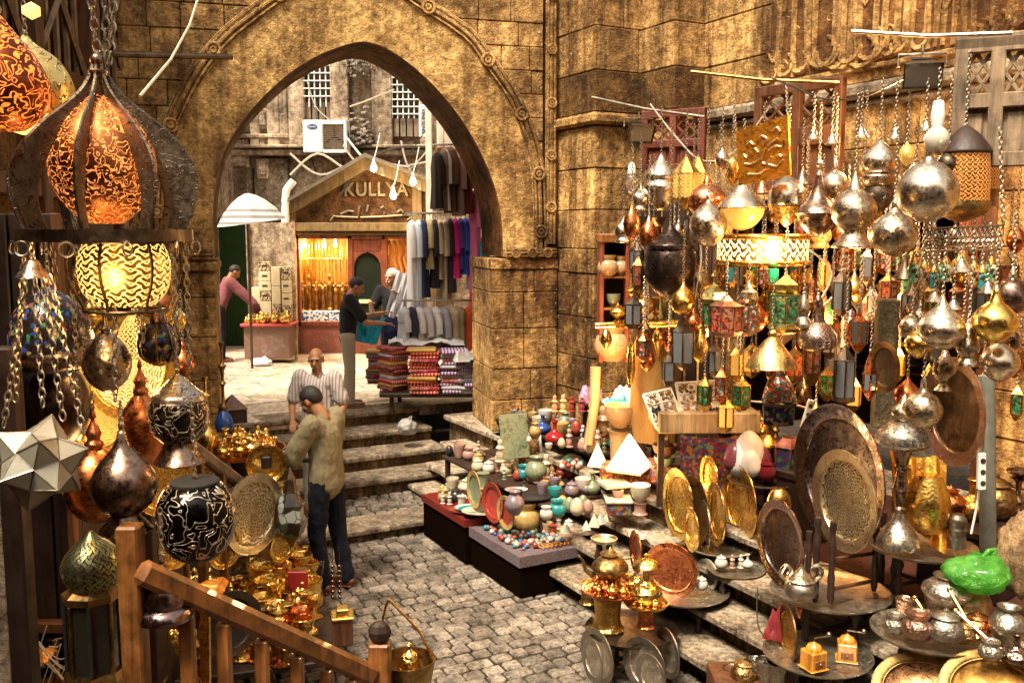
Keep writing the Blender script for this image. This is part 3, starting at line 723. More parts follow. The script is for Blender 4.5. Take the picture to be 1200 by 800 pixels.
# door
dr = MB(); a, b = fs(412, 415), fs(451, 281)
for x0, x1, z0, z1 in ((0, .12, 0, 1), (.88, 1, 0, 1), (.12, .88, 0, .22), (.12, .88, .9, 1)):
    dr.box((a.x + (b.x - a.x) * (x0 + x1) / 2, SY + .0, a.z + (b.z - a.z) * (z0 + z1) / 2), ((b.x - a.x) * (x1 - x0), .07, (b.z - a.z) * (z1 - z0)), ch=.008)
cx, rz_ = (a.x + b.x) / 2, (b.x - a.x) * .38
zt = a.z + (b.z - a.z) * .9
for sx in (-1, 1):
    dr.poly([(cx + sx * rz_, zt), (cx + sx * rz_, zt - .3)] + [(cx + sx * rz_ * math.cos(t), zt - .3 + .28 * math.sin(t)) for t in (.3, .6, .9, 1.2, 1.5)] + [(cx, zt)], .06, TR((0, SY - .03, 0)))
d_ = AB(dr, 'door', W_RED, gs)
m = MB(); m.box((cx, SY + .03, (a.z + zt) / 2 + .3), (rz_ * 2, .015, zt - a.z - .45)); AB(m, 'door_glass', glass('dark_green_glass', (.012, .02, .014), .08, .0), gs)
m = MB(); p = fs(428, 353); m.box((p.x, SY - .01, p.z), (.22, .012, .07)); AB(m, 'notice', paint('yellow_card', (.75, .66, .35), .7), gs)
for px in (357, 380, 393):
    p = at(px, 287, SY + .25); m = MB(); m.ball(p, .035, 10, 6); m.tube([p, p + Vector((0, 0, .1))], .012, 6); AB(m, 'lamp_bulb', BULB, gs); point(p - Vector((0, .06, .05)), 45, name='display_light')
for i, (z_) in enumerate((303, 335)):
    m = MB(); pxbox(m, 351, 409, z_, z_ + 1.3, SY + .25, SY + .6); AB(m, 'glass_shelf', BRASSD, gs)
# goods in the window
gold_string = thing('bead_string', 'golden bead string hanging in the lit shop window', 'necklace', at(354, 300, SY + .35), 'bead strings hanging in the lit shop window')
m = MB()
for i in range(16): m.ball((0, 0, -.045 * i), random.uniform(.012, .02), 6, 4)
m.tube([(0, 0, .15), (0, 0, -.7)], .004, 4); m.build('beads', BRASSB, gold_string)
for px in range(358, 410, 4):
    o = dup(gold_string, at(px + random.uniform(-1, 1), 298 + random.uniform(-8, 4), SY + random.uniform(.12, .5)))
fig = thing('brass_statuette', 'slim dark statuette standing on the lower sill of the lit shop window', 'statuette', at(355, 364, SY + .2), 'statuettes in the lit shop window')
m = MB(); m.lathe(smp([(.05, 0), (.05, .02), (.02, .04), (.02, .04), (.045, .2), (.03, .3), (.05, .38), (.018, .46), (.03, .51), (.0, .56)]), 10); m.build('figure', BRASSD, fig)
for px in (363, 371, 379, 387, 394, 402): dup(fig, at(px, 364 + random.uniform(-2, 2), SY + .25)).scale = [random.uniform(.8, 1.3)] * 3
tile = MB(); pxbox(tile, 352, 408, 365, 377, SY - .0, SY + .35, ch=.005)
tile.build('jewellery_tray', dapple('blue_white_beads', [(.75, .78, .8), (.05, .12, .35), (.5, .6, .7), (.02, .05, .15), (.8, .8, .75)], 30), label='blue and white jewellery tray at the bottom of the lit shop window', cat='tray')
for px in (458, 464, 470, 476):
    m = MB(); p = at(px, 345, SY + .1); m.tube([p + Vector((.03 * math.sin(i * 1.9), 0, .11 * i)) for i in range(10)], .03, 6); m.build('hanging_scarf', cloth('gold_scarf%d' % (px % 2), (.75, .42, .08) if px % 2 else (.6, .2, .05)), label='twisted golden scarf hanging in the window right of the shop door', cat='scarf', group='scarves in the right shop window', org=p)
# ------------------------------------------------------------------ air conditioner, cables, bulbs, poles
Y = 18.9; a, b = at(358, 180, Y), at(408, 142, Y); c = (a + b) / 2
ac = thing('air_conditioner', 'white outdoor air conditioner unit fixed high on the pale facade', 'air conditioner', (c.x, Y, a.z))
W_, H_ = b.x - a.x, b.z - a.z; fx = a.x + W_ * .46; gx = a.x + W_ * .93; D_ = .4
m = MB(); m.box(((a.x + fx) / 2, Y, c.z), (fx - a.x, D_, H_), ch=.02); m.box(((gx + b.x) / 2, Y, c.z), (b.x - gx, D_, H_), ch=.01)
m.box(((fx + gx) / 2, Y, b.z - .04), (gx - fx, D_, .08)); m.box(((fx + gx) / 2, Y, a.z + .03), (gx - fx, D_, .06)); m.box(((fx + gx) / 2, Y + .1, c.z), (gx - fx, .1, H_ - .1))
AB(m, 'casing', paint('white_enamel', (.72, .73, .74), .35, .15), ac)
m = MB(); q = Vector(((fx + gx) / 2, Y - .06, c.z)); 
for i in range(3): m.box((0, 0, 0), (.06, .01, .26), TR(q, ry=i * 2.1) @ TR((0, 0, .13), rz=.5))
m.ring(q, .28, .015, Vector((0, 1, 0)), 24); AB(m, 'fan', paint('fan_dark', (.05, .04, .03), .5), ac)
m = MB()
for i in range(13): z = a.z + .08 + (H_ - .18) * i / 12; m.box((q.x, Y - D_ / 2 + .015, z), (gx - fx, .012, .012))
for i in range(4): m.box((fx + (gx - fx) * (i + .5) / 4, Y - D_ / 2 + .022, c.z), (.012, .01, H_ - .12))
AB(m, 'fan_grille', paint('brown_grille', (.20, .13, .06), .5), ac)
m = MB(); lp = Vector((a.x + W_ * .22, Y - D_ / 2 - .004, b.z - .13)); m.lathe([(.0, -.004), (.1, -.004), (.1, .004), (0, .004)], 24, TR(lp, rx=R(90), s=(1, 1, 1)) @ TR((0, 0, 0), s=(1, .5, 1)), smooth=False); AB(m, 'logo_badge', paint('logo_blue', (.03, .06, .22), .4, 0), ac)
text('Carrier', 'logo_lettering', WHITE, ac, lp + Vector((0, -.008, 0)), .055, .001)
m = MB(); m.box((c.x, Y + .1, a.z - .03), (W_ * .95, .5, .04)); 
for sx in (-1, 1): m.tube([(c.x + sx * .3, Y - .15, a.z - .04), (c.x + sx * .3, Y + .4, a.z - .4)], .015, 5)
AB(m, 'bracket', IRON, ac)
random.seed(5)
def cable(pts, r=.012, mat_=None, lab=None, nm='cable', grp=None):
    m = MB(); m.tube(catm([tuple(p) for p in pts], 5), r, 5); return m.build(nm, mat_ or WIRE, label=lab, cat='cable', group=grp, org=pts[0])
cl = [((340, 205), (372, 180), (410, 200), (438, 188)), ((345, 250), (342, 215), (360, 185)), ((405, 160), (425, 185), (440, 200)), ((440, 190), (470, 205), (500, 178)), ((398, 230), (420, 200), (456, 175), (500, 172)),
      ((340, 180), (375, 205), (420, 190), (480, 196)), ((470, 165), (476, 190), (486, 210)), ((440, 178), (438, 195)), ((360, 95), (370, 125), (388, 142)), ((410, 125), (430, 118), (462, 105)), ((455, 200), (480, 180), (500, 150)), ((402, 170), (420, 192), (452, 198), (500, 190))]
for i, cc in enumerate(cl):
    cable([at(x, y, 17 + .25 * (i % 4)) for x, y in cc], random.choice([.011, .016, .022]), [WIRE, WIREB, WHITE][i % 3 if i % 3 < 2 or i < 5 else 0], 'sagging wire in the tangle of cables above the gabled shop', grp='tangled wires above the gabled shop')
for (bx, by, lab) in ((438, 197, 'topmost bare bulb, glowing at the peak of the gable'), (484, 213, 'bare glowing bulb at the right slope of the gable, right of the other two'), (461, 229, 'lowest bare glowing bulb, in front of the gable lettering')):
    p = at(bx, by, 16.5); t = thing('light_bulb', lab, 'light bulb', p); m = MB(); m.lathe(smp([(0, -.07), (.04, -.05), (.055, 0), (.03, .06), (.022, .09)]), 12); m.build('glass_bulb', BULB, t)
    m = MB(); m.lathe([(.026, .085), (.026, .14), (.01, .16)], 10); m.tube([(0, 0, .15), (.05, 0, .3), (.1, .1, .6)], .008, 5); m.build('socket', WHITE, t); point(p + Vector((0, -.12, -.06)), 12, name='bulb_light')
Y = 12.7
a, b = at(503, 250, Y), at(503, 120, Y)
m = MB(); m.box(((a.x + b.x) / 2, Y, (1 + b.z) / 2), (.085, .085, b.z - .8 + .2), ch=.008); m.build('white_post', paint('cream_paint', (.78, .72, .60), .6, .3), label='tall square cream painted post left of the hanging clothes', cat='post', org=(a.x, Y, .79))
m = MB(); p = at(496, 142, 18.9); t = thing('vertical_sign', 'narrow white vertical shop sign with black letters high on the facade', 'sign', (p.x, 18.9, p.z)); m.box((0, 0, 0), (.17, .05, .62), ch=.008); m.build('board', WHITE, t)
text('VINESENS', 'lettering', WIREB, t, p + Vector((0, -.03, 0)), .11, .003, ry=R(90))
for i, (a_, b_, c_, d_) in enumerate(((512, 520, 120, 173), (521, 531, 128, 173))):
    m = MB(); pxbox(m, a_, b_, c_, d_, 13.0, 13.05, Y=13); m.build('shutter_leaf', paint('cream_paint', (.78, .72, .60), .6), label=('narrow left cream shutter leaf above the clothes' if i == 0 else 'wider right cream shutter leaf above the clothes'), cat='shutter')
m = MB(); pxbox(m, 510, 545, 174, 182, 12.9, 13.2, Y=13); m.build('awning_beam', W_RAIL, label='orange wooden beam under the cream shutter leaves', cat='beam')
m = MB(); m.tube([at(344, 212, 16.9), at(336, 222, 16.9), at(334, 240, 16.9), at(335, 278, 16.9), at(335, 300, 16.9)], .07, 10); m.build('drain_pipe', WHITE, label='fat white drain pipe beside the left edge of the gabled shop', cat='pipe')
# ------------------------------------------------------------------ souvenir stall under the umbrella
Y = 15.8
def fo(px, py, Y=15.8): return at(px, py, Y)
a, b = fo(286, 421), fo(338, 382)
sc_ = thing('stall_counter', 'brown marble fronted counter with a red edge under the white umbrella', 'counter', ((a.x + b.x) / 2, Y, .79)); cxx = (a.x + b.x) / 2; ww_ = b.x - a.x
m = MB(); m.box((cxx, Y + .3, (a.z + b.z) / 2), (ww_, .55, b.z - a.z - .02), ch=.01); AB(m, 'front', marble('brown_marble', (.26, .14, .10), (.45, .33, .28), 7), sc_)
m = MB(); m.box((cxx, Y + .28, b.z + .015), (ww_ + .08, .66, .05), ch=.012); AB(m, 'counter_top', paint('red_edge', (.42, .05, .04), .5), sc_)
m = MB(); 
for px in (281, 336): p = fo(px, 300); m.box((p.x, Y + .5, 2.0), (.05, .05, 2.4))
p, q = fo(281, 280), fo(337, 280); m.box(((p.x + q.x) / 2, Y + .56, 2.3), (q.x - p.x, .03, 1.75)); AB(m, 'back_board', S_PALE, sc_)
cream = paint('cream_box', (.72, .60, .38), .6, .25); inlay = dapple('inlay_pattern', [(.75, .62, .35), (.30, .16, .06), (.8, .7, .5), (.12, .07, .04)], 50)
boxes = []
zt0 = b.z + .04
stack = [(305, [(.20, .16, 0)] * 0 + [('c', .24, .17)] * 4, 285), (318, [('i', .17, .35), ('c', .15, .30)], 0), (330, [('c', .2, .16), ('i', .2, .18), ('c', .2, .2)], 0), (293, [('i', .14, .3), ('c', .14, .25)], 0)]
i = 0; SLOT = WIREB
for px, zlist, lab in ((305, [.36, .53, .70, .87, 1.04], 'tower'), (318, [.30, .62, .95], 'middle'), (330, [.28, .50, .72, .95], 'right'), (294, [.3, .6], 'left')):
    zz = zt0
    for k, ztop in enumerate(zlist):
        p = fo(px, 350); h = (ztop - (zlist[k - 1] if k else 0)); t = thing('inlaid_box', '%s souvenir box of the %s pile under the umbrella' % (['lowest', 'second', 'third', 'fourth', 'topmost'][k], {'tower': 'central slotted', 'middle': 'tall slim', 'right': 'right hand', 'left': 'short left'}[lab]), 'box', (p.x, Y + .4, zz), 'souvenir boxes under the umbrella')
        wd_ = .20 if px == 305 else .15; m = MB(); m.box((0, 0, h / 2), (wd_, .16, h - .008), ch=.006); m.build('box_body', inlay if (k + px) % 3 == 0 else cream, t)
        if px in (305, 330) and k: m = MB(); m.box((0, -.083, h * .55), (.09, .006, .03)); m.build('slot', SLOT, t)
        zz += h
jar = thing('small_brass_jar', 'small round brass jar on the stall counter under the umbrella', 'jar', fo(292, 377) , 'brass jars on the stall counter'); jar.location.z = zt0
m = MB(); m.lathe(smp([(.03, 0), (.055, .04), (.05, .09), (.02, .12), (.03, .14), (0, .17)]), 10); m.build('jar_body', BRASS, jar)
for k in range(15):
    p = fo(288 + k * 3.3, 378); dup(jar, (p.x, Y + random.uniform(.0, .25), zt0)).scale = [random.uniform(.7, 1.4)] * 3
# umbrella
p = fo(289, 226, 15.2); um = thing('market_umbrella', 'big white striped market umbrella over the souvenir stall', 'umbrella', (p.x, 15.2, .79))
Rr = 40 * sca(289, 250, 15.2); m = MB(); n8 = 8; V = []; Fc = []
def wcan(a, z): return 1
rings = [(0, 0), (.25, -.06), (.5, -.17), (.75, -.33), (1, -.56)]
def um_pt(i, j):
    r_, z_ = rings[i]; k = j / 4; a = 2 * PI * k / n8 + .3; kk = (k % 1); pinch = 1 - .06 * math.sin(PI * kk) * r_; sag = -.05 * math.sin(PI * kk) * r_ + (0.05 if i == 4 else 0) * -math.sin(PI * kk) * -1
    return Vector((Rr * r_ * pinch * math.cos(a), Rr * r_ * pinch * math.sin(a), z_ * .85 + sag))
V = [um_pt(i, j) for i in range(5) for j in range(32)]; Fc = [(i * 32 + j, i * 32 + (j + 1) % 32, (i + 1) * 32 + (j + 1) % 32, (i + 1) * 32 + j) for i in range(4) for j in range(32)]
m.add(V, Fc, TR((0, 0, p.z - .79), rx=R(4), ry=R(-7)), smooth=False)
n = NM('umbrella_stripes'); gz = n.n('SeparateXYZ', {0: n.co}).outputs[2]; q_ = n.math('SINE', n.math('MULTIPLY', gz, 62)); lowm = n.n('MapRange', {0: gz, 1: p.z - .79 - .22, 2: p.z - .79 - .20, 3: 1.0, 4: 0.0}).outputs[0]
n.P(col=n.mix(n.math('MULTIPLY', n.n('MapRange', {0: q_, 1: .0, 2: .2}).outputs[0], lowm), (.42, .42, .41), (.17, .17, .17)), rough=.8)
m.build('canopy', n.m, um)
m = MB(); m.tube([(0, 0, 0), (0, 0, p.z - .79 + .05)], .022, 8); m.build('pole', IRON, um)
m = MB()
for k in range(8): a = 2 * PI * k / 8 + .3; m.tube([(0, 0, p.z - .79 - .35), (Rr * .5 * math.cos(a), Rr * .5 * math.sin(a), p.z - .79 - .19)], .007, 4)
m.build('ribs', IRON, um)
# ------------------------------------------------------------------ clothes rack and textiles by the archway
RY = 12.2
p, q = at(472, 251, RY), at(572, 247, RY + .25)
rk = thing('clothes_rail', 'long metal rail carrying the upper row of clothes beyond the archway', 'rail', p)
m = MB(); m.tube([p, q], .016, 8); m.tube([q, Vector((q.x, q.y, .8))], .018, 8); m.tube([p + Vector((.0, 0, 0)), p + Vector((0, .9, 0))], .014, 8); AB(m, 'bar', CHAIN, rk)
def garment(c, hgt, name, mat_, lab, wdt=.07, dep=.21, loc=None, grp=None, rz=.25, seedv=0, sleeves=True, hook=True):
    t = thing(name, lab, 'garment', loc, grp, rz); rnd = random.Random(seedv); ph = rnd.random() * 6; m = MB()
    pr = smp([(.15, -.02), (.55, -.05), (.8, -.09), (.8, -.2), (.72, -hgt * .45), (.85, -hgt * .8), (.95, -hgt), (.9, -hgt), (.3, -hgt + .02)], 3)
    seg = 28; V = []; Fc = []
    for (r_, z_) in pr:
        for k in range(seg):
            a = 2 * PI * k / seg; f = 1 + (.22 * math.sin(5 * a + ph + z_ * 2) + .12 * math.sin(9 * a - ph)) * min(1, -z_ * 2.5)
            V.append((wdt * r_ * f * math.cos(a), dep * r_ * (1 + .3 * (f - 1)) * math.sin(a), z_))
    for i in range(len(pr) - 1):
        for k in range(seg): Fc.append((i * seg + (k + 1) % seg, i * seg + k, (i + 1) * seg + k, (i + 1) * seg + (k + 1) % seg))
    m.add(V, Fc, smooth=True)
    if sleeves:
        for s_ in (-1, 1):
            L = min(.5, hgt * .6); m.tube([(0, s_ * dep * .72, -.09), (.01, s_ * dep * .95, -.2), (.015, s_ * dep * 1.0, -L)], [.035, .05, .045], 8)
    m.build('cloth_body', mat_, t, angle=80)
    if hook:
        m = MB(); m.tube([(0, 0, -.02), (0, 0, .05), (0, .02, .075), (0, .04, .06)], .005, 5); m.tube([(0, -dep * .7, -.08), (0, 0, -.015), (0, dep * .7, -.08)], .006, 5); m.build('hanger', [WHITE, W_LIGHT, paint('purple_plastic', (.3, .15, .5), .4)][seedv % 3], t)
    return t
row1 = [(482, 'white', (.88, .88, .90), 118, 'long white robe at the left end of the upper clothes row'), (490, 'pale_blue', (.66, .76, .90), 120, 'pale blue robe beside the white robe on the rail'), (496, 'navy', (.03, .04, .09), 90, 'navy top hanging right of the pale blue robe'), (503, 'khaki', (.50, .38, .20), 58, 'short khaki shirt on the upper clothes row'),
        (509, 'black', (.025, .025, .028), 80, 'black top hanging right of the khaki shirt'), (515, 'tan', (.46, .34, .20), 70, 'tan shirt in the middle of the upper clothes row'), (521, 'sand', (.52, .42, .29), 96, 'long sand coloured robe in the middle of the rail'), (527, 'charcoal', (.05, .045, .06), 86, 'charcoal top just left of the pink shirt'),
        (533, 'magenta', (.88, .04, .32), 70, 'bright magenta shirt on the upper clothes row'), (539, 'violet', (.12, .10, .38), 60, 'violet shirt between the magenta and blue ones'), (545, 'cobalt', (.05, .18, .75), 66, 'cobalt blue shirt on the upper clothes row'), (552, 'light_grey', (.60, .60, .62), 84, 'light grey robe right of the cobalt shirt'), (556, 'crimson', (.80, .02, .20), 128, 'long crimson robe reaching down behind the lower row')]
for i, (px, nm, c_, ln, lb_) in enumerate(row1):
    f = (px - 472) / 100; loc = p.lerp(q, f); garment(None, ln * loc.y / FOC, 'hanging_garment', cloth('cloth_' + nm, c_), lb_, loc=loc - Vector((0, 0, .06)), grp='clothes on the upper rail', rz=.10, seedv=i, wdt=.075, dep=.2)
p2, q2 = at(470, 352, RY - .25), at(572, 352, RY)
r2 = thing('clothes_rail', 'lower metal rail with the second row of grey clothes', 'rail', p2); m = MB(); m.tube([p2, q2], .014, 8); AB(m, 'bar', CHAIN, r2)
row2 = [(474, 'dove', (.52, .53, .56), 'dove grey jacket at the left of the lower clothes row'), (482, 'ink', (.03, .03, .05), 'ink black jacket on the lower clothes row'), (491, 'ash', (.62, .60, .58), 'ash white jacket on the lower clothes row'), (500, 'silver_cloth', (.50, .48, .48), 'silver grey jacket in the middle of the lower row'), (510, 'pearl', (.66, .64, .62), 'pearl coloured jacket on the lower clothes row'), (520, 'slate', (.34, .33, .38), 'slate grey jacket left of the beige ones'), (530, 'beige_stripe', (.50, .38, .24), 'beige striped trousers on the lower clothes row'), (539, 'olive', (.30, .25, .12), 'olive trousers on the lower clothes row'), (549, 'flame', (.75, .10, .03), 'flame orange scarf at the right end of the lower row'), (559, 'plum', (.20, .12, .22), 'plum coloured cloth hard against the archway pier')]
for i, (px, nm, c_, lb_) in enumerate(row2):
    f = (px - 470) / 102; loc = p2.lerp(q2, f); garment(None, (50 + (i * 7) % 12) * loc.y / FOC, 'hanging_garment', cloth('cloth_' + nm, c_, stripe=(.7, .6, .45) if 'stripe' in nm else None), lb_, loc=loc - Vector((0, 0, .06)), grp='clothes on the lower rail', rz=.25, seedv=i + 20, wdt=.10, sleeves=i < 6)
up = [(512, 176, 66, 'soot', (.03, .02, .015), 'black leather jacket hanging highest beside the cream post'), (520, 172, 72, 'grey_stripe', (.16, .12, .10), 'grey striped garment hanging high above the rail'), (528, 170, 76, 'coffee', (.12, .06, .035), 'coffee brown garment hanging high above the rail'), (537, 178, 72, 'dusty', (.34, .22, .18), 'dusty pink embroidered garment hanging high above the rail'), (547, 180, 68, 'mahogany', (.16, .04, .025), 'mahogany twisted garment hanging high above the rail'), (557, 220, 120, 'rose', (.65, .16, .32), 'rose pink cloth hanging at the edge of the arch'), (561, 275, 80, 'teal', (.02, .28, .38), 'teal shirt hanging against the arch jamb')]
for i, (px, py, ln, nm, c_, lb_) in enumerate(up):
    Yk = RY - .3 + i * .03; loc = at(px, py, Yk); garment(None, ln * Yk / FOC, 'hanging_garment', cloth('cloth_' + nm, c_, stripe=(.6, .55, .5) if 'stripe' in nm else None), lb_, loc=loc, grp='clothes hanging high by the arch', rz=.3, seedv=i + 40)
p3, q3 = at(506, 170, RY - .3), at(566, 168, RY - .2); m = MB(); m.tube([p3, q3], .015, 8); m.build('clothes_rail', CHAIN, label='highest metal rail with dark leather garments', cat='rail', org=p3)
# textile table
tb = thing('textile_table', 'dark trestle table loaded with folded textiles at the top of the steps', 'table', at(505, 470, 11.5)); tb.location.z = .79
a, b = at(446, 440, 11.5), at(580, 440, 11.5)
m = MB(); m.box(((a.x + b.x) / 2, 11.85, 1.02), (b.x - a.x, 1.0, .05), ch=.01); AB(m, 'table_top', W_DARK, tb)
for sx, sy in ((.1, -.4), (.9, -.4), (.1, .4), (.9, .4)):
    m = MB(); m.box((a.x + (b.x - a.x) * sx, 11.85 + sy, .9), (.05, .05, .24)); AB(m, 'leg', W_DARK, tb)
def folded(nm, c_, st=None, c2=None, w_=.36, d_=.3, h_=.045):
    m = MB(); r_ = h_ / 2
    out_ = [(-w_ / 2, 0), (w_ / 2 - r_, 0), (w_ / 2, r_ * .6), (w_ / 2, h_ - r_ * .6), (w_ / 2 - r_, h_), (-w_ / 2 + r_, h_), (-w_ / 2, h_ - r_ * .5)]
    m.poly(out_, d_, TR((0, -d_ / 2, 0)))
    me = m.build(nm, cloth('textile_' + nm, c_, stripe=st, sc=130, c2=c2, axis=1)).data; ob = bpy.data.objects[-1] if False else None
    return me
protos = []
for nm, c_, st_, c2 in (('crimson_cloth', (.42, .02, .04), (.62, .35, .22), None), ('wine_cloth', (.25, .015, .04), None, (.55, .40, .25)), ('brick_cloth', (.50, .10, .04), (.10, .02, .02), None), ('plum_cloth', (.16, .08, .20), (.5, .42, .5), None), ('grey_cloth', (.46, .44, .48), None, (.2, .18, .22)), ('gold_cloth', (.45, .28, .08), None, (.2, .05, .03))):
    m = MB(); w_, d_, h_ = .36, .34, .042
    m.box((0, 0, h_ / 2), (w_, d_, h_), ch=.016); o = m.build('folded_textile', cloth('textile_' + nm, c_, stripe=st_, sc=150, c2=c2, axis=0)); protos.append(o)
used = set()
def stack_of(px, py, Y, n_, seq, lab, ws=1.0, rz=0, jit=.032):
    base = at(px, py, Y); z = 1.045
    for k in range(n_):
        pi = seq[k % len(seq)]; src = protos[pi]
        o = src if pi not in used else src.copy()
        if pi in used: col.objects.link(o)
        used.add(pi); o.location = (base.x + random.uniform(-jit, jit), Y + random.uniform(-jit, jit), z); o.rotation_euler = (0, 0, rz + random.uniform(-.13, .13)); o.scale = (ws, 1, random.uniform(.8, 1.3)); z += .042 * o.scale[2]
        tag(o, lab, 'folded cloth', lab.replace('folded textile', 'folded textiles'))
stack_of(497, 470, 11.45, 13, [0, 1, 0, 2, 5, 0, 1, 2], 'red folded textile in the tall striped front stack')
stack_of(533, 470, 11.5, 12, [3, 4, 3, 1, 4, 3], 'purple and grey folded textile in the stack right of the red one', .95)
stack_of(462, 470, 11.7, 12, [1, 5, 0, 4, 2, 1], 'patterned folded textile in the left stack by the white bag', .75, .7)
stack_of(553, 470, 11.45, 9, [4, 4, 3, 4], 'silvery wrapped folded textile beside the pier', .8, .1, .04)
stack_of(440, 460, 12.2, 10, [0, 4, 1, 3, 5], 'mixed folded textile in the far left stack behind the others', .5)
def crumple(name, mat_, w_, d_, loc, lab, cat, seedv=1, amp=.05, rz=0, hgt=.0):
    rnd = Vector((seedv * 3.1, seedv * 7.7, 0)); m = MB()
    def f(u, v):
        x, y = (u - .5) * w_, (v - .5) * d_; e = 1 - max(abs(u - .5), abs(v - .5)) * 2
        z = amp * (mnoise.noise(Vector((x * 7, y * 7, 0)) + rnd) + .6 * abs(mnoise.noise(Vector((x * 18, y * 18, 3)) + rnd))) + hgt * min(1, e * 3)
        return Vector((x + amp * .5 * mnoise.noise(Vector((y * 6, 1, 0)) + rnd), y + amp * .5 * mnoise.noise(Vector((x * 6, 5, 0)) + rnd), max(z, -.0) + .004))
    m.grid(f, 26, 26); m.grid(lambda u, v: f(u, v) - Vector((0, 0, .004)), 26, 26, flip=True)
    return m.build(name, mat_, loc=loc, rot=(0, 0, rz), label=lab, cat=cat, angle=80)
PLASTIC = paint('silver_plastic', (.30, .29, .28), .22, .2, coat=.6)
crumple('cloth_sheet', cloth('white_sheet', (.74, .74, .76)), .95, .6, (at(500, 405, 11.9).x, 11.95, 1.60), 'crumpled white sheet spread on top of the textile stacks', 'sheet', 2, .09, hgt=.03)
crumple('plastic_wrap', PLASTIC, .4, .4, (at(553, 430, 11.4).x, 11.35, 1.46), 'crumpled silver plastic wrapping on the stack by the pier', 'plastic sheet', 4, .12, hgt=.05)
def bag(name, mat_, loc, rx_, ry_, rz_, lab, seedv=0):
    m = MB(); V = []; Fc = []; sg, rg = 44, 28; o3 = Vector((seedv * 5.3, 2.2, 1))
    for i in range(rg + 1):
        for k in range(sg):
            th = PI * i / rg; a = 2 * PI * k / sg; d = Vector((math.sin(th) * math.cos(a), math.sin(th) * math.sin(a), -math.cos(th)))
            r_ = 1 + .26 * mnoise.noise(d * 1.8 + o3) + .16 * abs(mnoise.noise(d * 3.6 + o3)) + .09 * abs(mnoise.noise(d * 8 + o3)) 
            V.append(Vector((d.x * rx_ * r_, d.y * ry_ * r_, rz_ * max(-.75, d.z * r_) + rz_ * .75)))
    for i in range(rg):
        for k in range(sg): a = i * sg + k; b = i * sg + (k + 1) % sg; Fc.append((a, b, b + sg, a + sg))
    m.add(V, Fc, smooth=True)
    m.tube([(rx_ * .1, 0, rz_ * 1.6), (rx_ * .3, .0, rz_ * 2.0), (rx_ * .5, 0, rz_ * 2.1), (rx_ * .45, 0, rz_ * 1.6)], rx_ * .09, 6)
    return m.build(name, mat_, loc=loc, label=lab, cat='bag', angle=80)
bag('plastic_bag', PLASTIC, pz(477, 508, .63), .11, .11, .10, 'small silvery white plastic bag on the top step under the textiles', 3)
bag('plastic_bag', paint('white_plastic', (.8, .8, .8), .3), pz(306, 428, .8), .16, .14, .07, 'flat white plastic bag on the pavement by the stall counter', 5)
# ================================================================== PEOPLE
def cap_(m, p0, p1, r0, r1, fl=1.0, side=None, seg=14):
    p0, p1 = Vector(p0), Vector(p1); d = p1 - p0; L = d.length; x, y, dn = frame(d)
    if side is not None:
        x = (Vector(side) - dn * Vector(side).dot(dn)).normalized(); y = dn.cross(x)
    M = Matrix(((x.x, y.x, dn.x, p0.x), (x.y, y.y, dn.y, p0.y), (x.z, y.z, dn.z, p0.z), (0, 0, 0, 1))) @ Matrix.Diagonal((1, fl, 1, 1))
    pr = [(r0 * math.sin(a), -r0 * math.cos(a)) for a in (0, .4, .8, 1.2)] + [(r0, 0), (r0 * .5 + r1 * .5, L * .5), (r1, L)] + [(r1 * math.cos(a), L + r1 * math.sin(a)) for a in (.4, .8, 1.2, PI / 2)]
    m.lathe(pr, seg, M, cap=False)
def blob(m, name, mat_, parent, vox=.011, sm=6, disp=0, dsc=.12, label=None):
    o = m.build(name, mat_, parent)
    r = o.modifiers.new('r', 'REMESH'); r.mode = 'VOXEL'; r.voxel_size = vox; r.use_smooth_shade = True
    s = o.modifiers.new('s', 'SMOOTH'); s.iterations = sm; s.factor = .5
    if disp:
        tx = bpy.data.textures.new('folds', 'CLOUDS'); tx.noise_scale = dsc; tx.noise_depth = 2
        dm = o.modifiers.new('d', 'DISPLACE'); dm.texture = tx; dm.strength = disp; dm.mid_level = .5
        s2 = o.modifiers.new('s2', 'SMOOTH'); s2.iterations = 2; s2.factor = .5
    dg = bpy.context.evaluated_depsgraph_get(); me = bpy.data.meshes.new_from_object(o.evaluated_get(dg)); o.modifiers.clear(); o.data = me; me.name = name
    if label: o['label'] = label
    return o
def skin(nm, c): 
    n = NM(nm); a = n.noise(14, 4, .6); n.P(col=n.ramp(a, [(.3, scl(c, .65)), (.65, c)]), rough=.5, sss=.0, normal=n.bump(a, .2, .01)); return n.m
SKIN1 = skin('tan_skin', (.42, .19, .085)); SKIN2 = skin('light_skin', (.55, .30, .17))
HAIRB = paint('black_hair', (.015, .011, .009), .6, .4, 80, .6); HAIRG = paint('grey_hair', (.50, .47, .42), .7, .5, 80, .6); HAIRW = paint('white_hair', (.78, .76, .72), .7, .3, 80, .6)
SHOE = paint('brown_leather', (.16, .05, .03), .4, .3)
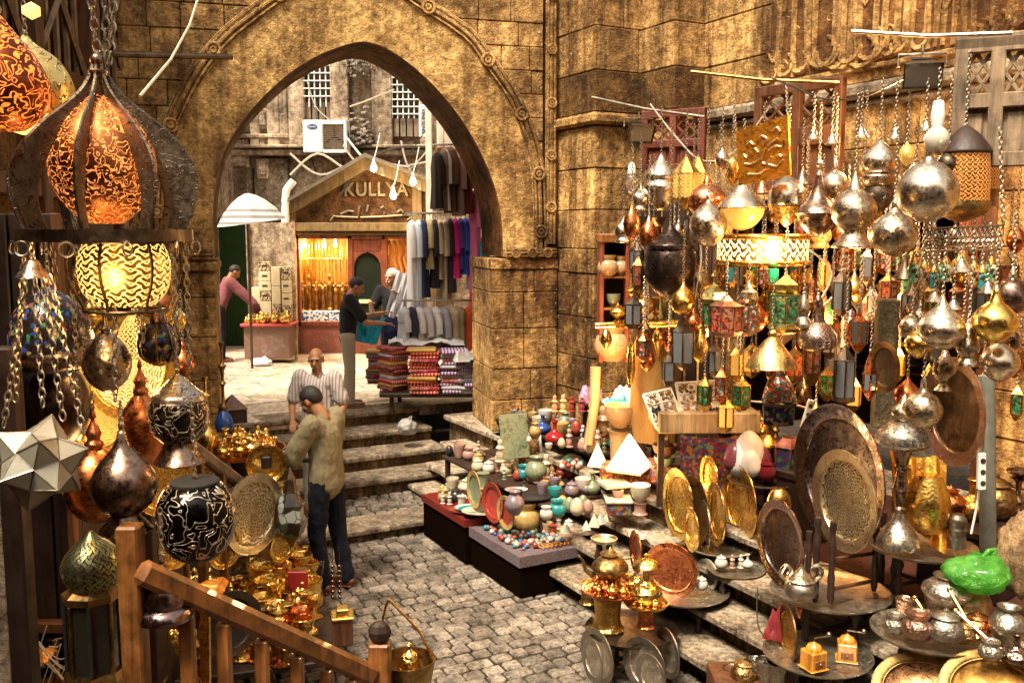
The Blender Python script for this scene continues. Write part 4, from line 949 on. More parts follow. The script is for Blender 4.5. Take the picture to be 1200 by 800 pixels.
def person(loc, rz, lab, J, skinm, shirt, trous, hair, sleeve='long', hem=-.06, shirtname='shirt', grow=1.0, vox=.011, bald=False, belly=0, disp=.02, beard=False, scale=1):
    t = thing('person', lab, 'person', loc, None, rz); t.scale = (scale,) * 3
    V3 = Vector; pel, che, nk, hd = V3(J['pel']), V3(J['che']), V3(J['nk']), V3(J['hd']); look = V3(J.get('look', (0, 1, 0))).normalized()
    up = (hd - nk).normalized(); side = look.cross(up).normalized(); up = side.cross(look).normalized(); sd = V3(J.get('side', (1, 0, 0)))
    HM = Matrix(((side.x, look.x, up.x, hd.x), (side.y, look.y, up.y, hd.y), (side.z, look.z, up.z, hd.z), (0, 0, 0, 1)))
    m = MB()
    m.ball((0, -.012, .028), (.074, .094, .09), 18, 12, HM); m.ball((0, .022, -.035), (.058, .070, .075), 16, 10, HM); m.ball((0, .058, -.085), (.030, .028, .024), 10, 8, HM)
    cap_(m, HM @ V3((0, .088, .012)), HM @ V3((0, .109, -.028)), .009, .015, seg=8); m.ball((0, .080, .030), (.048, .014, .010), 10, 6, HM); m.ball((0, .085, -.058), (.026, .012, .009), 10, 6, HM)
    for s_ in (-1, 1):
        m.ball((.075 * s_, -.01, -.005), (.012, .02, .032), 8, 6, HM); m.ball((.036 * s_, .062, -.02), (.02, .018, .02), 8, 6, HM)
    cap_(m, nk - up * .04, HM @ V3((0, -.02, -.06)), .058, .052)
    cap_(m, pel, che, .125, .135, .66, sd); cap_(m, che, nk - V3((0, 0, .05)), .135, .06, .7, sd)
    for k, s_ in (('L', -1), ('R', 1)):
        sh, el, wr = V3(J['sh' + k]), V3(J['el' + k]), V3(J['wr' + k]); cap_(m, che + (sh - che) * .5, sh, .07, .058); cap_(m, sh, el, .052, .040); cap_(m, el, wr, .041, .026)
        hd_ = V3(J.get('hn' + k, wr - el)).normalized(); pn = V3(J.get('pn' + k, (0, 0, 1))); pn = (pn - hd_ * pn.dot(hd_)).normalized(); ac = hd_.cross(pn)
        cap_(m, wr, wr + hd_ * .075, .024, .034, .5, ac)
        curl = J.get('curl', .7)
        for q, (off, ln) in enumerate(((-.03, .066), (-.01, .076), (.01, .071), (.029, .057))):
            b = wr + hd_ * .085 + ac * off; d1 = (hd_ * math.cos(curl * .4) - pn * math.sin(curl * .4)); d2 = (hd_ * math.cos(curl) - pn * math.sin(curl)); mid = b + d1 * ln * .55
            cap_(m, b, mid, .0095, .0088, seg=6); cap_(m, mid, mid + d2 * ln * .5, .0088, .0075, seg=6)
        tb_ = wr + hd_ * .03 - ac * .024 * (1 if k == 'R' else 1); td = (hd_ * .75 - ac * .65 - pn * .2).normalized(); cap_(m, tb_, tb_ + td * .038, .014, .011, seg=6); cap_(m, tb_ + td * .038, tb_ + td * .038 + (td + hd_ * .5).normalized() * .032, .011, .009, seg=6)
        hp, kn, an = V3(J['hp' + k]), V3(J['kn' + k]), V3(J['an' + k]); cap_(m, hp, kn, .085, .056); cap_(m, kn, an, .056, .036); cap_(m, hp, pel, .09, .11)
        ft = V3(J.get('ft' + k, (0, 1, 0))).normalized(); cap_(m, an - V3((0, 0, .03)), an + ft * .15 - V3((0, 0, .045)), .036, .03, .8)
    blob(m, 'body', skinm, t, vox * .75 if vox > .009 else .008, 3)
    # face details
    m = MB()
    for s_ in (-1, 1): m.ball((.032 * s_, .083, .012), (.013, .008, .007), 8, 6, HM)
    m.build('eye', paint('eye_white_dark', (.06, .045, .035), .2, 0), t)
    m = MB()
    for s_ in (-1, 1): cap_(m, HM @ V3((.016 * s_, .097, .032)), HM @ V3((.05 * s_, .082, .034)), .005, .004, seg=6)
    if not bald or beard: cap_(m, HM @ V3((-.028, .092, -.046)), HM @ V3((.028, .092, -.046)), .006, .006, seg=6)
    m.build('eyebrow', hair, t)
    m = MB(); cap_(m, HM @ V3((-.022, .093, -.062)), HM @ V3((.022, .093, -.062)), .005, .005, .6, seg=6); m.build('mouth', paint('lip', (.28, .10, .07), .5, 0), t)
    # hair
    m = MB(); V = []; Fc = []; sg, rg = 26, 14
    for i in range(rg + 1):
        for k in range(sg):
            th = PI * i / rg; a = 2 * PI * k / sg; d = V3((math.sin(th) * math.cos(a), math.sin(th) * math.sin(a), math.cos(th))); 
            front = max(0, d.y); lim = .02 + .07 * front - .085 * max(0, -d.y)
            if bald: lim_hi = .045
            pnt = V3((d.x * .081, -.014 + d.y * .102, .028 + d.z * .099)); nz = mnoise.noise(d * 9) * .005; pnt += d * nz
            if pnt.z < lim - .01: pnt = V3((pnt.x * .86, -.014 + (pnt.y + .014) * .86, max(pnt.z, lim - .03)))
            if bald and pnt.z > .055: pnt = V3((pnt.x * .8, -.014 + (pnt.y + .014) * .8, .055 + (pnt.z - .055) * .3))
            V.append(HM @ pnt)
    for i in range(rg):
        for k in range(sg): a = i * sg + k; b = i * sg + (k + 1) % sg; Fc.append((b, a, a + sg, b + sg))
    m.add(V, Fc, smooth=True); m.build('hair', hair, t, angle=90)
    # clothes
    g = .016 * grow; m = MB(); hemv = pel + V3((0, 0, hem)); V_ = []
    cap_(m, hemv, che, .14 + g + belly, .145 + g, .72, sd); cap_(m, pel, che, .13 + g + belly, .145 + g, .74, sd); cap_(m, che, nk - up * .035, .145 + g, .062 + g * .3, .72, sd)
    for k in 'LR':
        sh, el, wr = V3(J['sh' + k]), V3(J['el' + k]), V3(J['wr' + k]); cap_(m, che + (sh - che) * .4, sh, .08 + g * .6, .066 + g * .5)
        if sleeve == 'long': cap_(m, sh, el, .064 + g, .056 + g); cap_(m, el, el.lerp(wr, .9), .056 + g, .040 + g * .5)
        else: cap_(m, sh, sh.lerp(el, .75), .064 + g, .060 + g)
    blob(m, shirtname, shirt, t, vox, 5, disp)
    m = MB()
    for k in 'LR':
        hp, kn, an = V3(J['hp' + k]), V3(J['kn' + k]), V3(J['an' + k]); cap_(m, hp, kn, .098, .074); cap_(m, kn, an + V3((0, 0, .0)), .074, .064); cap_(m, pel, hp, .12, .10, .9)
    blob(m, 'trousers', trous, t, vox, 5, disp * .9, .09)
    for k in 'LR':
        an = V3(J['an' + k]); ft = V3(J.get('ft' + k, (0, 1, 0))).normalized(); m = MB(); cap_(m, an - V3((0, 0, .035)) - ft * .03, an + ft * .16 - V3((0, 0, .045)), .045, .038, .85); m.box(an + ft * .065 - V3((0, 0, .074)), (.085, .25, .016), rz=math.atan2(ft.y, ft.x) - PI / 2, ch=.006); blob(m, 'shoe', SHOE, t, .008, 3)
    return t
def stand(lean=0.0, **k):
    c, s = math.cos(lean), math.sin(lean)
    def L(y, z): z -= .95; return (y * c + z * s, .95 + z * c - y * s)
    j = dict(pel=(0, 0, .96), hpL=(-.09, 0, .92), hpR=(.09, 0, .92), knL=(-.10, .02, .50), knR=(.10, .02, .50), anL=(-.10, -.01, .085), anR=(.11, .01, .085))
    y, z = L(0, 1.28); j['che'] = (0, y, z); y, z = L(0, 1.48); j['nk'] = (0, y, z)
    for kk, s_ in (('L', -1), ('R', 1)): y, z = L(0, 1.42); j['sh' + kk] = (.18 * s_, y, z); y, z = L(0, 1.12); j['el' + kk] = (.23 * s_, y, z); y, z = L(.06, .88); j['wr' + kk] = (.23 * s_, y, z)
    y, z = L(.03, 1.61); j['hd'] = (0, y, z); j.update(k); return j
OLIVE = cloth('olive_shirt', (.25, .21, .12), wr=1); DENIM = cloth('dark_denim', (.010, .011, .02), wr=.7); STRP = cloth('striped_shirt', (.62, .57, .53), stripe=(.34, .28, .28), sc=190); GREYT = cloth('grey_trousers', (.30, .28, .24)); BLK = cloth('black_tee', (.016, .016, .018)); KHK = cloth('khaki_trousers', (.33, .29, .22)); MAR = cloth('maroon_shirt', (.20, .07, .08))
# man in the olive shirt, facing left, head bowed, hands forward
person(pz(386, 690, 0), R(68), 'man in a loose olive shirt and dark jeans bowing over the brass stalls', stand(.05, look=(.05, .82, -.55), hd=(0, .13, 1.575), nk=(0, .045, 1.475), elL=(-.24, .17, 1.14), wrL=(-.16, .40, 1.12), elR=(.25, .10, 1.10), wrR=(.17, .36, 1.05), pnL=(1, 0, .3), pnR=(-1, 0, .3), knL=(-.10, .04, .50), knR=(.10, -.03, .50), anR=(.11, -.10, .085)), SKIN1, OLIVE, DENIM, HAIRB, hem=-.02, belly=.02, grow=1.45, vox=.009, disp=.03, scale=1.02)
# bald man in the striped shirt behind him
u_, v_ = touv(pz(366, 590, .13)); person(uv(u_, 9.3, .13), R(172), 'bald grey moustached man in a pale striped shirt standing behind the olive shirted man', stand(.0, look=(-.15, 1, -.12), hd=(0, .02, 1.60), elL=(-.28, .0, 1.13), elR=(.27, .02, 1.13), wrL=(-.24, .16, .95), wrR=(.20, .2, 1.0)), SKIN1, STRP, GREYT, HAIRG, sleeve='short', hem=-.14, bald=True, belly=.03, grow=1.2, disp=.02, scale=.99)
# man in black with the blue cloth
tb2 = person(pz(409, 476, .79), R(-78), 'dark haired man in black t-shirt and khaki trousers holding up a blue cloth', stand(.06, look=(.0, .85, -.45), hd=(0, .13, 1.58), nk=(0, .05, 1.47), elL=(-.24, .22, 1.17), wrL=(-.14, .46, 1.22), elR=(.24, .22, 1.13), wrR=(.12, .48, 1.10), pnL=(0, 0, 1), pnR=(0, 0, 1)), SKIN1, BLK, KHK, HAIRB, sleeve='short', hem=-.03, grow=1.1, vox=.012, disp=.015, scale=.97)
# white haired man holding the pale shirt
tb3 = person((at(461, 400, 12.95).x, 12.95, .79), R(165), 'white haired man in a black t-shirt behind the textile table holding up a pale shirt', stand(.0, look=(.25, 1, -.1), hd=(0, .03, 1.60), elL=(-.30, .16, 1.20), wrL=(-.22, .36, 1.38), elR=(.27, .1, 1.15), wrR=(.20, .30, 1.25)), SKIN2, BLK, DENIM, HAIRW, sleeve='short', grow=1.0, vox=.012, disp=.012)
# man in maroon leaning over the stall
person(pz(258, 424, .79), R(-62), 'man in a maroon shirt leaning over beside the umbrella stall', stand(.42, look=(0, .8, -.6), elL=(-.24, .62, 1.02), wrL=(-.18, .72, .80), elR=(.25, .55, 1.0), wrR=(.2, .66, .78)), SKIN1, MAR, DENIM, HAIRB, sleeve='long', vox=.013, grow=1.4, disp=.02)
def drape(name, mat_, pts, lab, cat, amp=.02, sd_=1, th=.006):
    """quad cloth between four corner points, with folds"""
    A, B, C, D = [Vector(p) for p in pts]; nrm = (B - A).cross(D - A).normalized(); m = MB()
    def f(u, v):
        p = A.lerp(B, u).lerp(D.lerp(C, u), v); w_ = amp * (math.sin(u * 15 + v * 3 + sd_) + .6 * math.sin(u * 31 - v * 4) + 1.2 * mnoise.noise(Vector((u * 4, v * 4, sd_)))) * (.25 + v)
        return p + nrm * w_ + Vector((0, 0, -.04 * math.sin(PI * u) * (1 - v)))
    m.grid(f, 24, 18); m.grid(lambda u, v: f(u, v) + nrm * th, 24, 18, flip=True)
    return m.build(name, mat_, label=lab, cat=cat, angle=80, org=A)
Yb = 11.95
drape('blue_cloth', cloth('sky_blue_cloth', (.03, .40, .62), wr=.3), [at(420, 371, Yb), at(452, 372, Yb - .1), at(440, 404, Yb - .1), at(418, 400, Yb)], 'bright sky blue cloth held out by the man in black', 'cloth', .02, 3)
drape('navy_garment', cloth('navy_garment', (.02, .025, .07)), [at(440, 372, 12.25), at(466, 370, 12.25), at(468, 396, 12.2), at(449, 394, 12.2)], 'navy folded garment lying over the edge of the textile table', 'garment', .02, 6)
drape('pale_shirt', cloth('pale_shirt', (.62, .61, .64)), [at(466, 316, 12.5), at(484, 318, 12.5), at(470, 378, 12.5), at(451, 368, 12.5)], 'long pale grey shirt held up by the white haired man', 'shirt', .025, 9)
# ================================================================== LAMPS (profiles are real radii and heights taken at each lamp's own distance)
def LPf(cx, Y, pr, z0): return [(r * sca(cx, y, Y), at(cx, y, Y).z - z0) for y, r in pr]
def lamp(name, label, cat, cx, Y, parts, group=None, chain=None, seg=28, cname='chain', loop=True, wav=None, clink=.026, smooth=True, fac=0):
    yb = max(y for _, _, pr in parts for y, _ in pr); loc = at(cx, yb, Y); t = thing(name, label, cat, loc, group)
    for pn, mt, pr in parts:
        p = LPf(cx, Y, pr, loc.z); f_ = fac if fac and pn in ('lantern_body', 'roof', 'glass', 'base') else seg
        m = MB(); m.lathe(smp(p, 4)[::-1] if f_ == seg else p[::-1], f_, smooth=(f_ == seg), wav=wav if pn == 'lamp_body' else None, a0=random.random() if f_ == seg else .3); m.build(pn, mt, t, angle=50)
    if chain:
        yt = min(y for _, _, pr in parts for y, _ in pr); a = at(cx, yt, Y).z - loc.z; b = at(cx, chain, Y).z - loc.z
        m = MB(); m.chain((0, 0, a - .005), (0, 0, b), clink, .0026); m.build(cname, CHAIN, t)
        m = MB(); m.ring((0, 0, a + .004), .009, .0028, Vector((0, 1, 0)), 10, 4); m.build('ring', CHAIN, t)
    return t
def cage(t, loc, cx, Y, pr, n=8, r=.004, mat_=None, name='cage_wire', a0=.2):
    p = smp(LPf(cx, Y, pr, loc.z), 3)
    for k in range(n):
        a = a0 + 2 * PI * k / n; m = MB(); m.tube([(q[0] * math.cos(a), q[0] * math.sin(a), q[1]) for q in p], r, 5); m.build(name, mat_ or IRON, t)
P_COP = pierced('pierced_copper_lit', (.60, .20, .07), 32, .42, 9, glow=(1.0, .30, .07), ge=.65)
P_RED = pierced('pierced_red_copper', (.30, .07, .03), 26, .5, 9, glow=(1.0, .22, .03), ge=.8)
P_BRS = pierced('pierced_brass_lit', (.85, .55, .16), 30, .34, 9, glow=(1.0, .50, .12), ge=1.5, od=('lathe', 9, 30, .30))
P_YEL = paint('yellow_glow_glass', (.85, .60, .15), .35, .4, 14, .3, emis=(1.0, .66, .16), es=1.0)
P_GRN = pierced('pierced_green_bronze', (.42, .42, .20), 34, .45, 9, od=('lathe', 10, 30))
P_DRK = pierced('pierced_dark_metal', (.20, .14, .10), 30, .35, 9, od=('lathe', 8, 26))
P_BRN = pierced('pierced_brown_metal', (.42, .22, .10), 40, .4, 9, glow=(.7, .25, .05), ge=.4, od=('lathe', 14, 34))
P_GLD = pierced('pierced_gold', (.85, .58, .18), 48, .4, 9, glow=(.9, .5, .1), ge=.5, od=('lathe', 8, 24))
ENG_D = metal('engraved_dark_silver', (.10, .075, .06), .25, (.03, .02, .015), eng=20, engw=.38, line=(.70, .62, .50), tarn=.4)
ENG_B = metal('engraved_blackened', (.035, .03, .03), .15, (.01, .01, .01), eng=15, engw=.36, line=(.62, .54, .42), tarn=.3)
FIN = metal('embossed_grey_fin', (.24, .19, .14), .4, (.07, .05, .03), eng=16, engw=.3, engdark=.6, tarn=.6)
# --- big onion lantern
BX, BY = 125, 3.4
p0 = at(BX, 283, BY)
bl = thing('onion_lantern', 'huge onion shaped lantern of dark embossed fins around a glowing copper globe', 'lantern', p0)
outer_ = [(72, 5), (90, 11), (110, 24), (130, 46), (150, 70), (175, 92), (200, 104), (225, 105), (250, 98), (268, 91)]; inner_ = [(268, 70), (245, 78), (220, 78), (190, 68), (160, 52), (135, 33), (110, 16), (90, 6)]
fo_ = catm(LPf(BX, BY, outer_, p0.z), 3); fi_ = catm(LPf(BX, BY, inner_, p0.z), 3)
for k in range(8):
    a = R(-82) + 2 * PI * k / 8; m = MB(); m.poly([tuple(q) for q in fo_ + fi_], .010, TR((0, 0, 0), rz=a) @ TR((0, -.005, 0)))
    m.tube([(q[0], 0, q[1]) for q in fo_], .007, 5, M=TR(rz=a)); m.tube([(q[0], 0, q[1]) for q in fi_], .005, 5, M=TR(rz=a)); m.build('fin', FIN, bl)
s_ = sca(BX, 275, BY); m = MB(); m.lathe([(92 * s_, .0), (97 * s_, .0), (97 * s_, .042), (92 * s_, .042), (92 * s_, .0)], 48, TR((0, 0, .0)), cap=False, smooth=False); m.build('ring_band', IRON, bl)
m = MB(); m.lathe([(58 * s_, .03), (90 * s_, .028), (90 * s_, .034), (58 * s_, .036), (58 * s_, .03)], 40, cap=False, smooth=False); m.build('ring_plate', IRON, bl)
for k in range(10):
    a = 2 * PI * k / 10 + .3; m = MB(); m.ring((99 * s_ * math.cos(a), 99 * s_ * math.sin(a), -.022), .024, .004, Vector((math.cos(a + .7), math.sin(a + .7), 0)), 16, 5); m.build('hook_ring', CHAIN, bl)
m = MB(); m.lathe(smp(LPf(BX, BY, [(112, 10), (128, 30), (155, 50), (185, 59), (215, 57), (242, 42), (262, 20)], p0.z), 4)[::-1], 40); m.build('copper_globe', P_COP, bl)
for dx, dy in ((-38, -12), (22, -30), (5, 12)):
    q = at(BX + dx, 178, BY) - p0; m = MB(); 
m = MB(); m.lathe(smp(LPf(BX, BY, [(62, 2), (66, 8), (74, 9), (80, 6), (84, 12), (92, 10)], p0.z), 3)[::-1], 20); m.build('cap', SILVERD, bl)
for q, (dx, yt) in enumerate(((-22, -30), (-2, -30), (10, -30))):
    m = MB(); m.chain(at(BX + dx * .4, 74, BY) - p0, at(BX + dx, yt, BY + .05 * (q - 1)) - p0, .045, .004); m.build('chain', CHAIN, bl)
pc = at(148, 363, BY)
lg = thing('cage_lantern', 'glowing pierced brass globe in a black wire cage below the onion lantern', 'lantern', pc)
m = MB(); m.lathe(smp(LPf(148, BY, [(282, 42), (300, 50), (322, 51), (342, 46), (358, 32)], pc.z), 4)[::-1], 40); m.build('brass_globe', P_BRS, lg)
cage(lg, pc, 148, BY, [(284, 56), (305, 63), (330, 60), (350, 50), (363, 46)], 7, .006, IRON)
for yy, rr in ((363, 46), (284, 56)):
    m = MB(); m.ring((0, 0, at(148, yy, BY).z - pc.z), rr * sca(148, yy, BY), .006, seg=36); m.build('cage_ring', IRON, lg)
point(at(148, 318, BY) + Vector((0, -.28, -.05)), 3.5, (1, .6, .22), .08, 'lantern_glow'); point(at(150, 400, 3.9), 14, (1, .6, .22), .08, 'lantern_glow')
# --- far left
lamp('globe_lantern', 'dark red pierced copper lantern cut by the top left edge', 'lantern', 3, 3.0, [('globe', P_RED, [(14, 3), (24, 10), (40, 22), (60, 38), (90, 52), (115, 53), (138, 42), (152, 24)]), ('cap', SILVERD, [(4, 2), (10, 7), (18, 4)])], chain=-40)
lamp('globe_lantern', 'glowing yellow engraved globe behind the dark red lantern', 'lantern', 36, 3.5, [('globe', metal('yellow_engraved_glow', (.95, .72, .28), .3, (.5, .3, .08), eng=12, engw=.25, tarn=.2), [(42, 3), (52, 12), (68, 34), (92, 48), (112, 50), (135, 40), (152, 20)]), ('glow_base', P_YEL, [(138, 40), (150, 30), (158, 10)])], chain=-40)
m = MB(); m.lathe([(0, -.03), (.03, -.012), (.03, .012), (.0, .03)], 7, smooth=False); m.build('glass_pendant', P_YEL, label='small faceted yellow glass pendant near the top left corner', cat='pendant', loc=at(37, 13, 3.3))
lamp('bell_canopy', 'small silver bell shaped canopy under the left edge of the onion lantern', 'canopy', 39, 3.15, [('bell', SILVERB, [(303, 3), (306, 7), (312, 10), (320, 16), (325, 20), (325, 20), (326, 17)])], chain=276)
# star lamp
ph = (1 + 5 ** .5) / 2
ico = [Vector(v).normalized() for v in ((-1, ph, 0), (1, ph, 0), (-1, -ph, 0), (1, -ph, 0), (0, -1, ph), (0, 1, ph), (0, -1, -ph), (0, 1, -ph), (ph, 0, -1), (ph, 0, 1), (-ph, 0, -1), (-ph, 0, 1))]
dod = []
for i in range(12):
    for j in range(i + 1, 12):
        for k in range(j + 1, 12):
            if ico[i].dot(ico[j]) > .4 and ico[j].dot(ico[k]) > .4 and ico[i].dot(ico[k]) > .4: dod.append((ico[i] + ico[j] + ico[k]).normalized())
sl_ = at(50, 597, 3.0); st_ = thing('star_lamp', 'pale many pointed star lamp of frosted glass panels hanging at the left edge', 'lamp', sl_); RS = 57 * sca(50, 535, 3.0); MR = TR((0, 0, RS), rx=.35, ry=.25, rz=.3)
m = MB(); fr = MB()
for a in ico:
    nb = sorted(dod, key=lambda d: -d.dot(a))[:5]; x, y, _ = frame(a); nb.sort(key=lambda d: math.atan2(d.dot(y), d.dot(x)))
    for i in range(5):
        b, c = nb[i] * RS * .70, nb[(i + 1) % 5] * RS * .70; m.add([a * RS, b, c], [(0, 1, 2)], MR); 
        fr.tube([MR @ (a * RS), MR @ b], .0028, 4); 
        if a.dot(Vector((1, 2, 3))) > -9: fr.tube([MR @ b, MR @ c], .0022, 4)
n = NM('frosted_glass'); a_ = n.noise(5, 4, .6); n.P(col=n.ramp(a_, [(.3, (.26, .25, .20)), (.7, (.42, .38, .29))]), rough=.4, metal=.15, coat=.3, normal=n.bump(n.noise(40, 3), .2, .005)); 
m.build('glass_panels', n.m, st_); fr.build('seam_frame', CHAIN, st_)
for q, (x0, y0, x1, y1) in enumerate(((30, 326, 4, 500), (41, 326, 50, 476), (50, 326, 74, 492), (58, 322, 98, 508))):
    m = MB(); m.chain(at(x0, y0, 3.1) - sl_, at(x1, y1, 3.02) - sl_, .036, .0032); m.build('chain', CHAIN, st_)
BLOT = dapple('mosaic_glass', [(.012,.01,.01),(.02,.015,.01),(.015, .012, .01), (.03, .07, .35), (.02, .012, .01), (.05, .22, .12), (.02, .015, .02), (.35, .25, .12), (.015, .02, .03), (.25, .08, .10), (.01, .01, .01)], 60, .2)
lamp('mosaic_lamp', 'dark dome lamp speckled with blue and green glass behind the hanging chains', 'lamp', 62, 3.7, [('dome', BLOT, [(335, 6), (342, 14), (352, 28), (368, 40), (388, 46), (410, 47), (410, 47)]), ('rim', SILVERD, [(410, 48), (416, 49), (424, 47), (430, 40), (432, 30)]), ('crown', COPPER, [(318, 2), (326, 5), (332, 8), (337, 7)])], chain=284)
lamp('dark_pot_lamp', 'black bellied pot lamp under the mosaic dome lamp', 'lamp', 64, 3.9, [('lamp_body', metal('black_pot', (.06, .045, .04), .3, (.02, .01, .01)), [(430, 18), (440, 34), (465, 42), (490, 40), (515, 26), (525, 10)])])
lamp('globe_lamp', 'polished grey silver globe lamp with stepped neck left of the dark glass lantern', 'lamp', 127, 3.55, [('lamp_body', SILVER, [(390, 6), (396, 14), (404, 21), (418, 27), (432, 27), (446, 21), (457, 9), (459, 2)]), ('neck', SILVERD, [(370, 2), (378, 3), (384, 5), (386, 8), (388, 5), (391, 7)])], chain=290)
gl = lamp('glass_lantern', 'small dark caged glass lantern with red and green panes below the big lantern', 'lantern', 188, 3.6, [('glass', BLOT, [(378, 9), (386, 18), (400, 22), (412, 21), (422, 14)]), ('dome', SILVERD, [(358, 2), (362, 4), (366, 7), (372, 9), (378, 10), (381, 8)]), ('base', BRASS, [(420, 15), (426, 11), (429, 2)])], chain=283)
cage(gl, gl.location, 188, 3.6, [(379, 11), (390, 20.5), (404, 23.5), (415, 21.5), (424, 14)], 8, .0045, SILVERD)
lamp('engraved_lamp', 'dark engraved silver onion lamp with a flared foot beside the stair rail', 'lamp', 212, 3.5, [('lamp_body', ENG_D, [(468, 31), (473, 33), (490, 34), (505, 31), (513, 24), (517, 20)]), ('shoulder', SILVERE, [(448, 14), (456, 22), (462, 29), (468, 31)]), ('spire', SILVER, [(430, 1.5), (434, 3), (438, 2), (441, 6), (446, 12), (449, 14)]), ('foot', SILVERD, [(516, 19), (522, 20), (532, 25), (540, 31), (540, 31), (542, 28)])], chain=283)
lamp('copper_lamp', 'tall orange copper bottle lamp behind the engraved silver lamp', 'lamp', 169, 3.8, [('lamp_body', COPPER, [(462, 8), (468, 13), (480, 21), (498, 26), (520, 25), (540, 16), (548, 4)]), ('spire', COPPERR, [(420, 1), (428, 3), (432, 2), (440, 5), (446, 8), (452, 6), (458, 9), (463, 8)])], chain=284)
lamp('copper_lamp', 'wide orange copper bottle lamp partly hidden by the dark silver bottle lamp', 'lamp', 115, 3.7, [('lamp_body', COPPER, [(524, 8), (532, 20), (548, 32), (568, 36), (590, 31), (606, 18), (612, 4)]), ('spire', COPPERR, [(478, 1), (488, 4), (492, 2), (500, 6), (508, 9), (514, 7), (520, 11), (525, 9)])], chain=460)
lamp('bottle_lamp', 'dark polished silver bottle lamp with round belly and wide bright foot above the newel post', 'lamp', 148, 3.2, [('lamp_body', SILVERD, [(512, 6), (522, 10), (532, 18), (545, 29), (560, 36), (574, 37), (588, 32), (598, 22), (602, 16)]), ('spire', SILVER, [(493, 2), (498, 4), (503, 3), (507, 5), (513, 6)]), ('foot', SILVERD, [(600, 15), (606, 18), (614, 25), (621, 30), (621, 30), (623, 27)])], chain=470)
lamp('round_pot_lamp', 'round black lacquered pot lamp with pale flowing engraving beside the rail', 'lamp', 232, 3.3, [('lamp_body', ENG_B, [(566, 26), (570, 33), (580, 40), (596, 44.5), (614, 45), (632, 40), (646, 30), (655, 16), (657, 2)]), ('rim', BLACK, [(561, 24), (563, 28), (567, 28)])], chain=470, seg=40)
lamp('pierced_lamp', 'green bronze pierced onion lamp on top of the black box lantern', 'lamp', 110, 3.35, [('lamp_body', P_GRN, [(622, 3), (630, 10), (638, 21), (650, 31), (664, 35), (678, 31), (690, 22), (693, 18)])])
t = lamp('box_lantern', 'black eight sided box lantern with brass edges and dark glass at the lower left', 'lantern', 113, 3.35, [('glass', glass('smoky_glass', (.02, .018, .012), .1, 0), [(700, 29), (784, 29)]), ('roof', BRASSD, [(686, 24), (692, 33), (700, 33)]), ('base', BRASSD, [(782, 33), (790, 35), (797, 35)])], fac=8)
for k in range(8):
    a = .3 + 2 * PI * k / 8; r_ = 30.5 * sca(113, 740, 3.35); m = MB(); b_ = at(113, 784, 3.35).z - t.location.z; h_ = at(113, 700, 3.35).z - t.location.z
    m.box((r_ * math.cos(a), r_ * math.sin(a), (b_ + h_) / 2), (.014, .014, h_ - b_), rz=a, ch=.003); m.build('corner_bar', BRASSD if k % 2 else BLACK, t)
lamp('dome_lamp', 'small dark plum silver dome lamp with a rolled flaring rim right of the newel post', 'lamp', 193, 3.1, [('dome', metal('plum_silver', (.34, .24, .23), .18, (.08, .04, .05), tarn=.6), [(664, 4), (670, 8), (678, 15), (686, 22), (698, 26), (706, 26), (710, 24)]), ('spire', SILVERD, [(653, 1), (657, 3), (660, 2), (665, 5)]), ('rim', metal('plum_silver', (.34, .24, .23)), [(708, 25), (712, 30), (718, 33), (723, 33), (723, 33), (725, 28)])], chain=655 - 60)
# chains hanging beside the lanterns
for q, (x0, y0, x1, y1, Y) in enumerate(((60, 284, 66, 330, 3.5), (135, 284, 135, 470, 3.3), (163, 284, 168, 400, 3.4), (204, 284, 207, 380, 3.4), (218, 284, 222, 430, 3.45), (85, 330, 92, 470, 3.6), (28, 300, 18, 470, 3.2))):
    a, b = at(x0, y0, Y), at(x1, y1, Y); m = MB(); m.chain(a, b, .034, .003); m.build('hanging_chain', CHAIN, label=['short chain over the mosaic dome lamp', 'long chain hanging in front of the grey silver globe', 'chain ending beside the dark caged glass lantern', 'chain right of the caged glass lantern', 'rightmost long chain under the onion lantern', 'chain right of the mosaic dome lamp', 'chain hanging at the far left beside the star lamp chains'][q], cat='chain', org=b)
m = MB(); m.tube([at(164, 113, 3.6), at(200, 70, 4.2), at(222, 30, 4.4), at(234, -8, 4.6)], .006, 6); m.build('rope', paint('pale_rope', (.55, .47, .34), .9), label='pale rope rising from behind the onion lantern to the top edge', cat='rope', org=at(164, 113, 3.6))
m = MB(); m.tube([at(60, 62, 8.4), at(272, 67, 9.4)], .028, 8); m.build('iron_rod', IRON, label='thin dark iron rod fixed across the wall left of the archway', cat='rod', org=at(60, 62, 8.4))
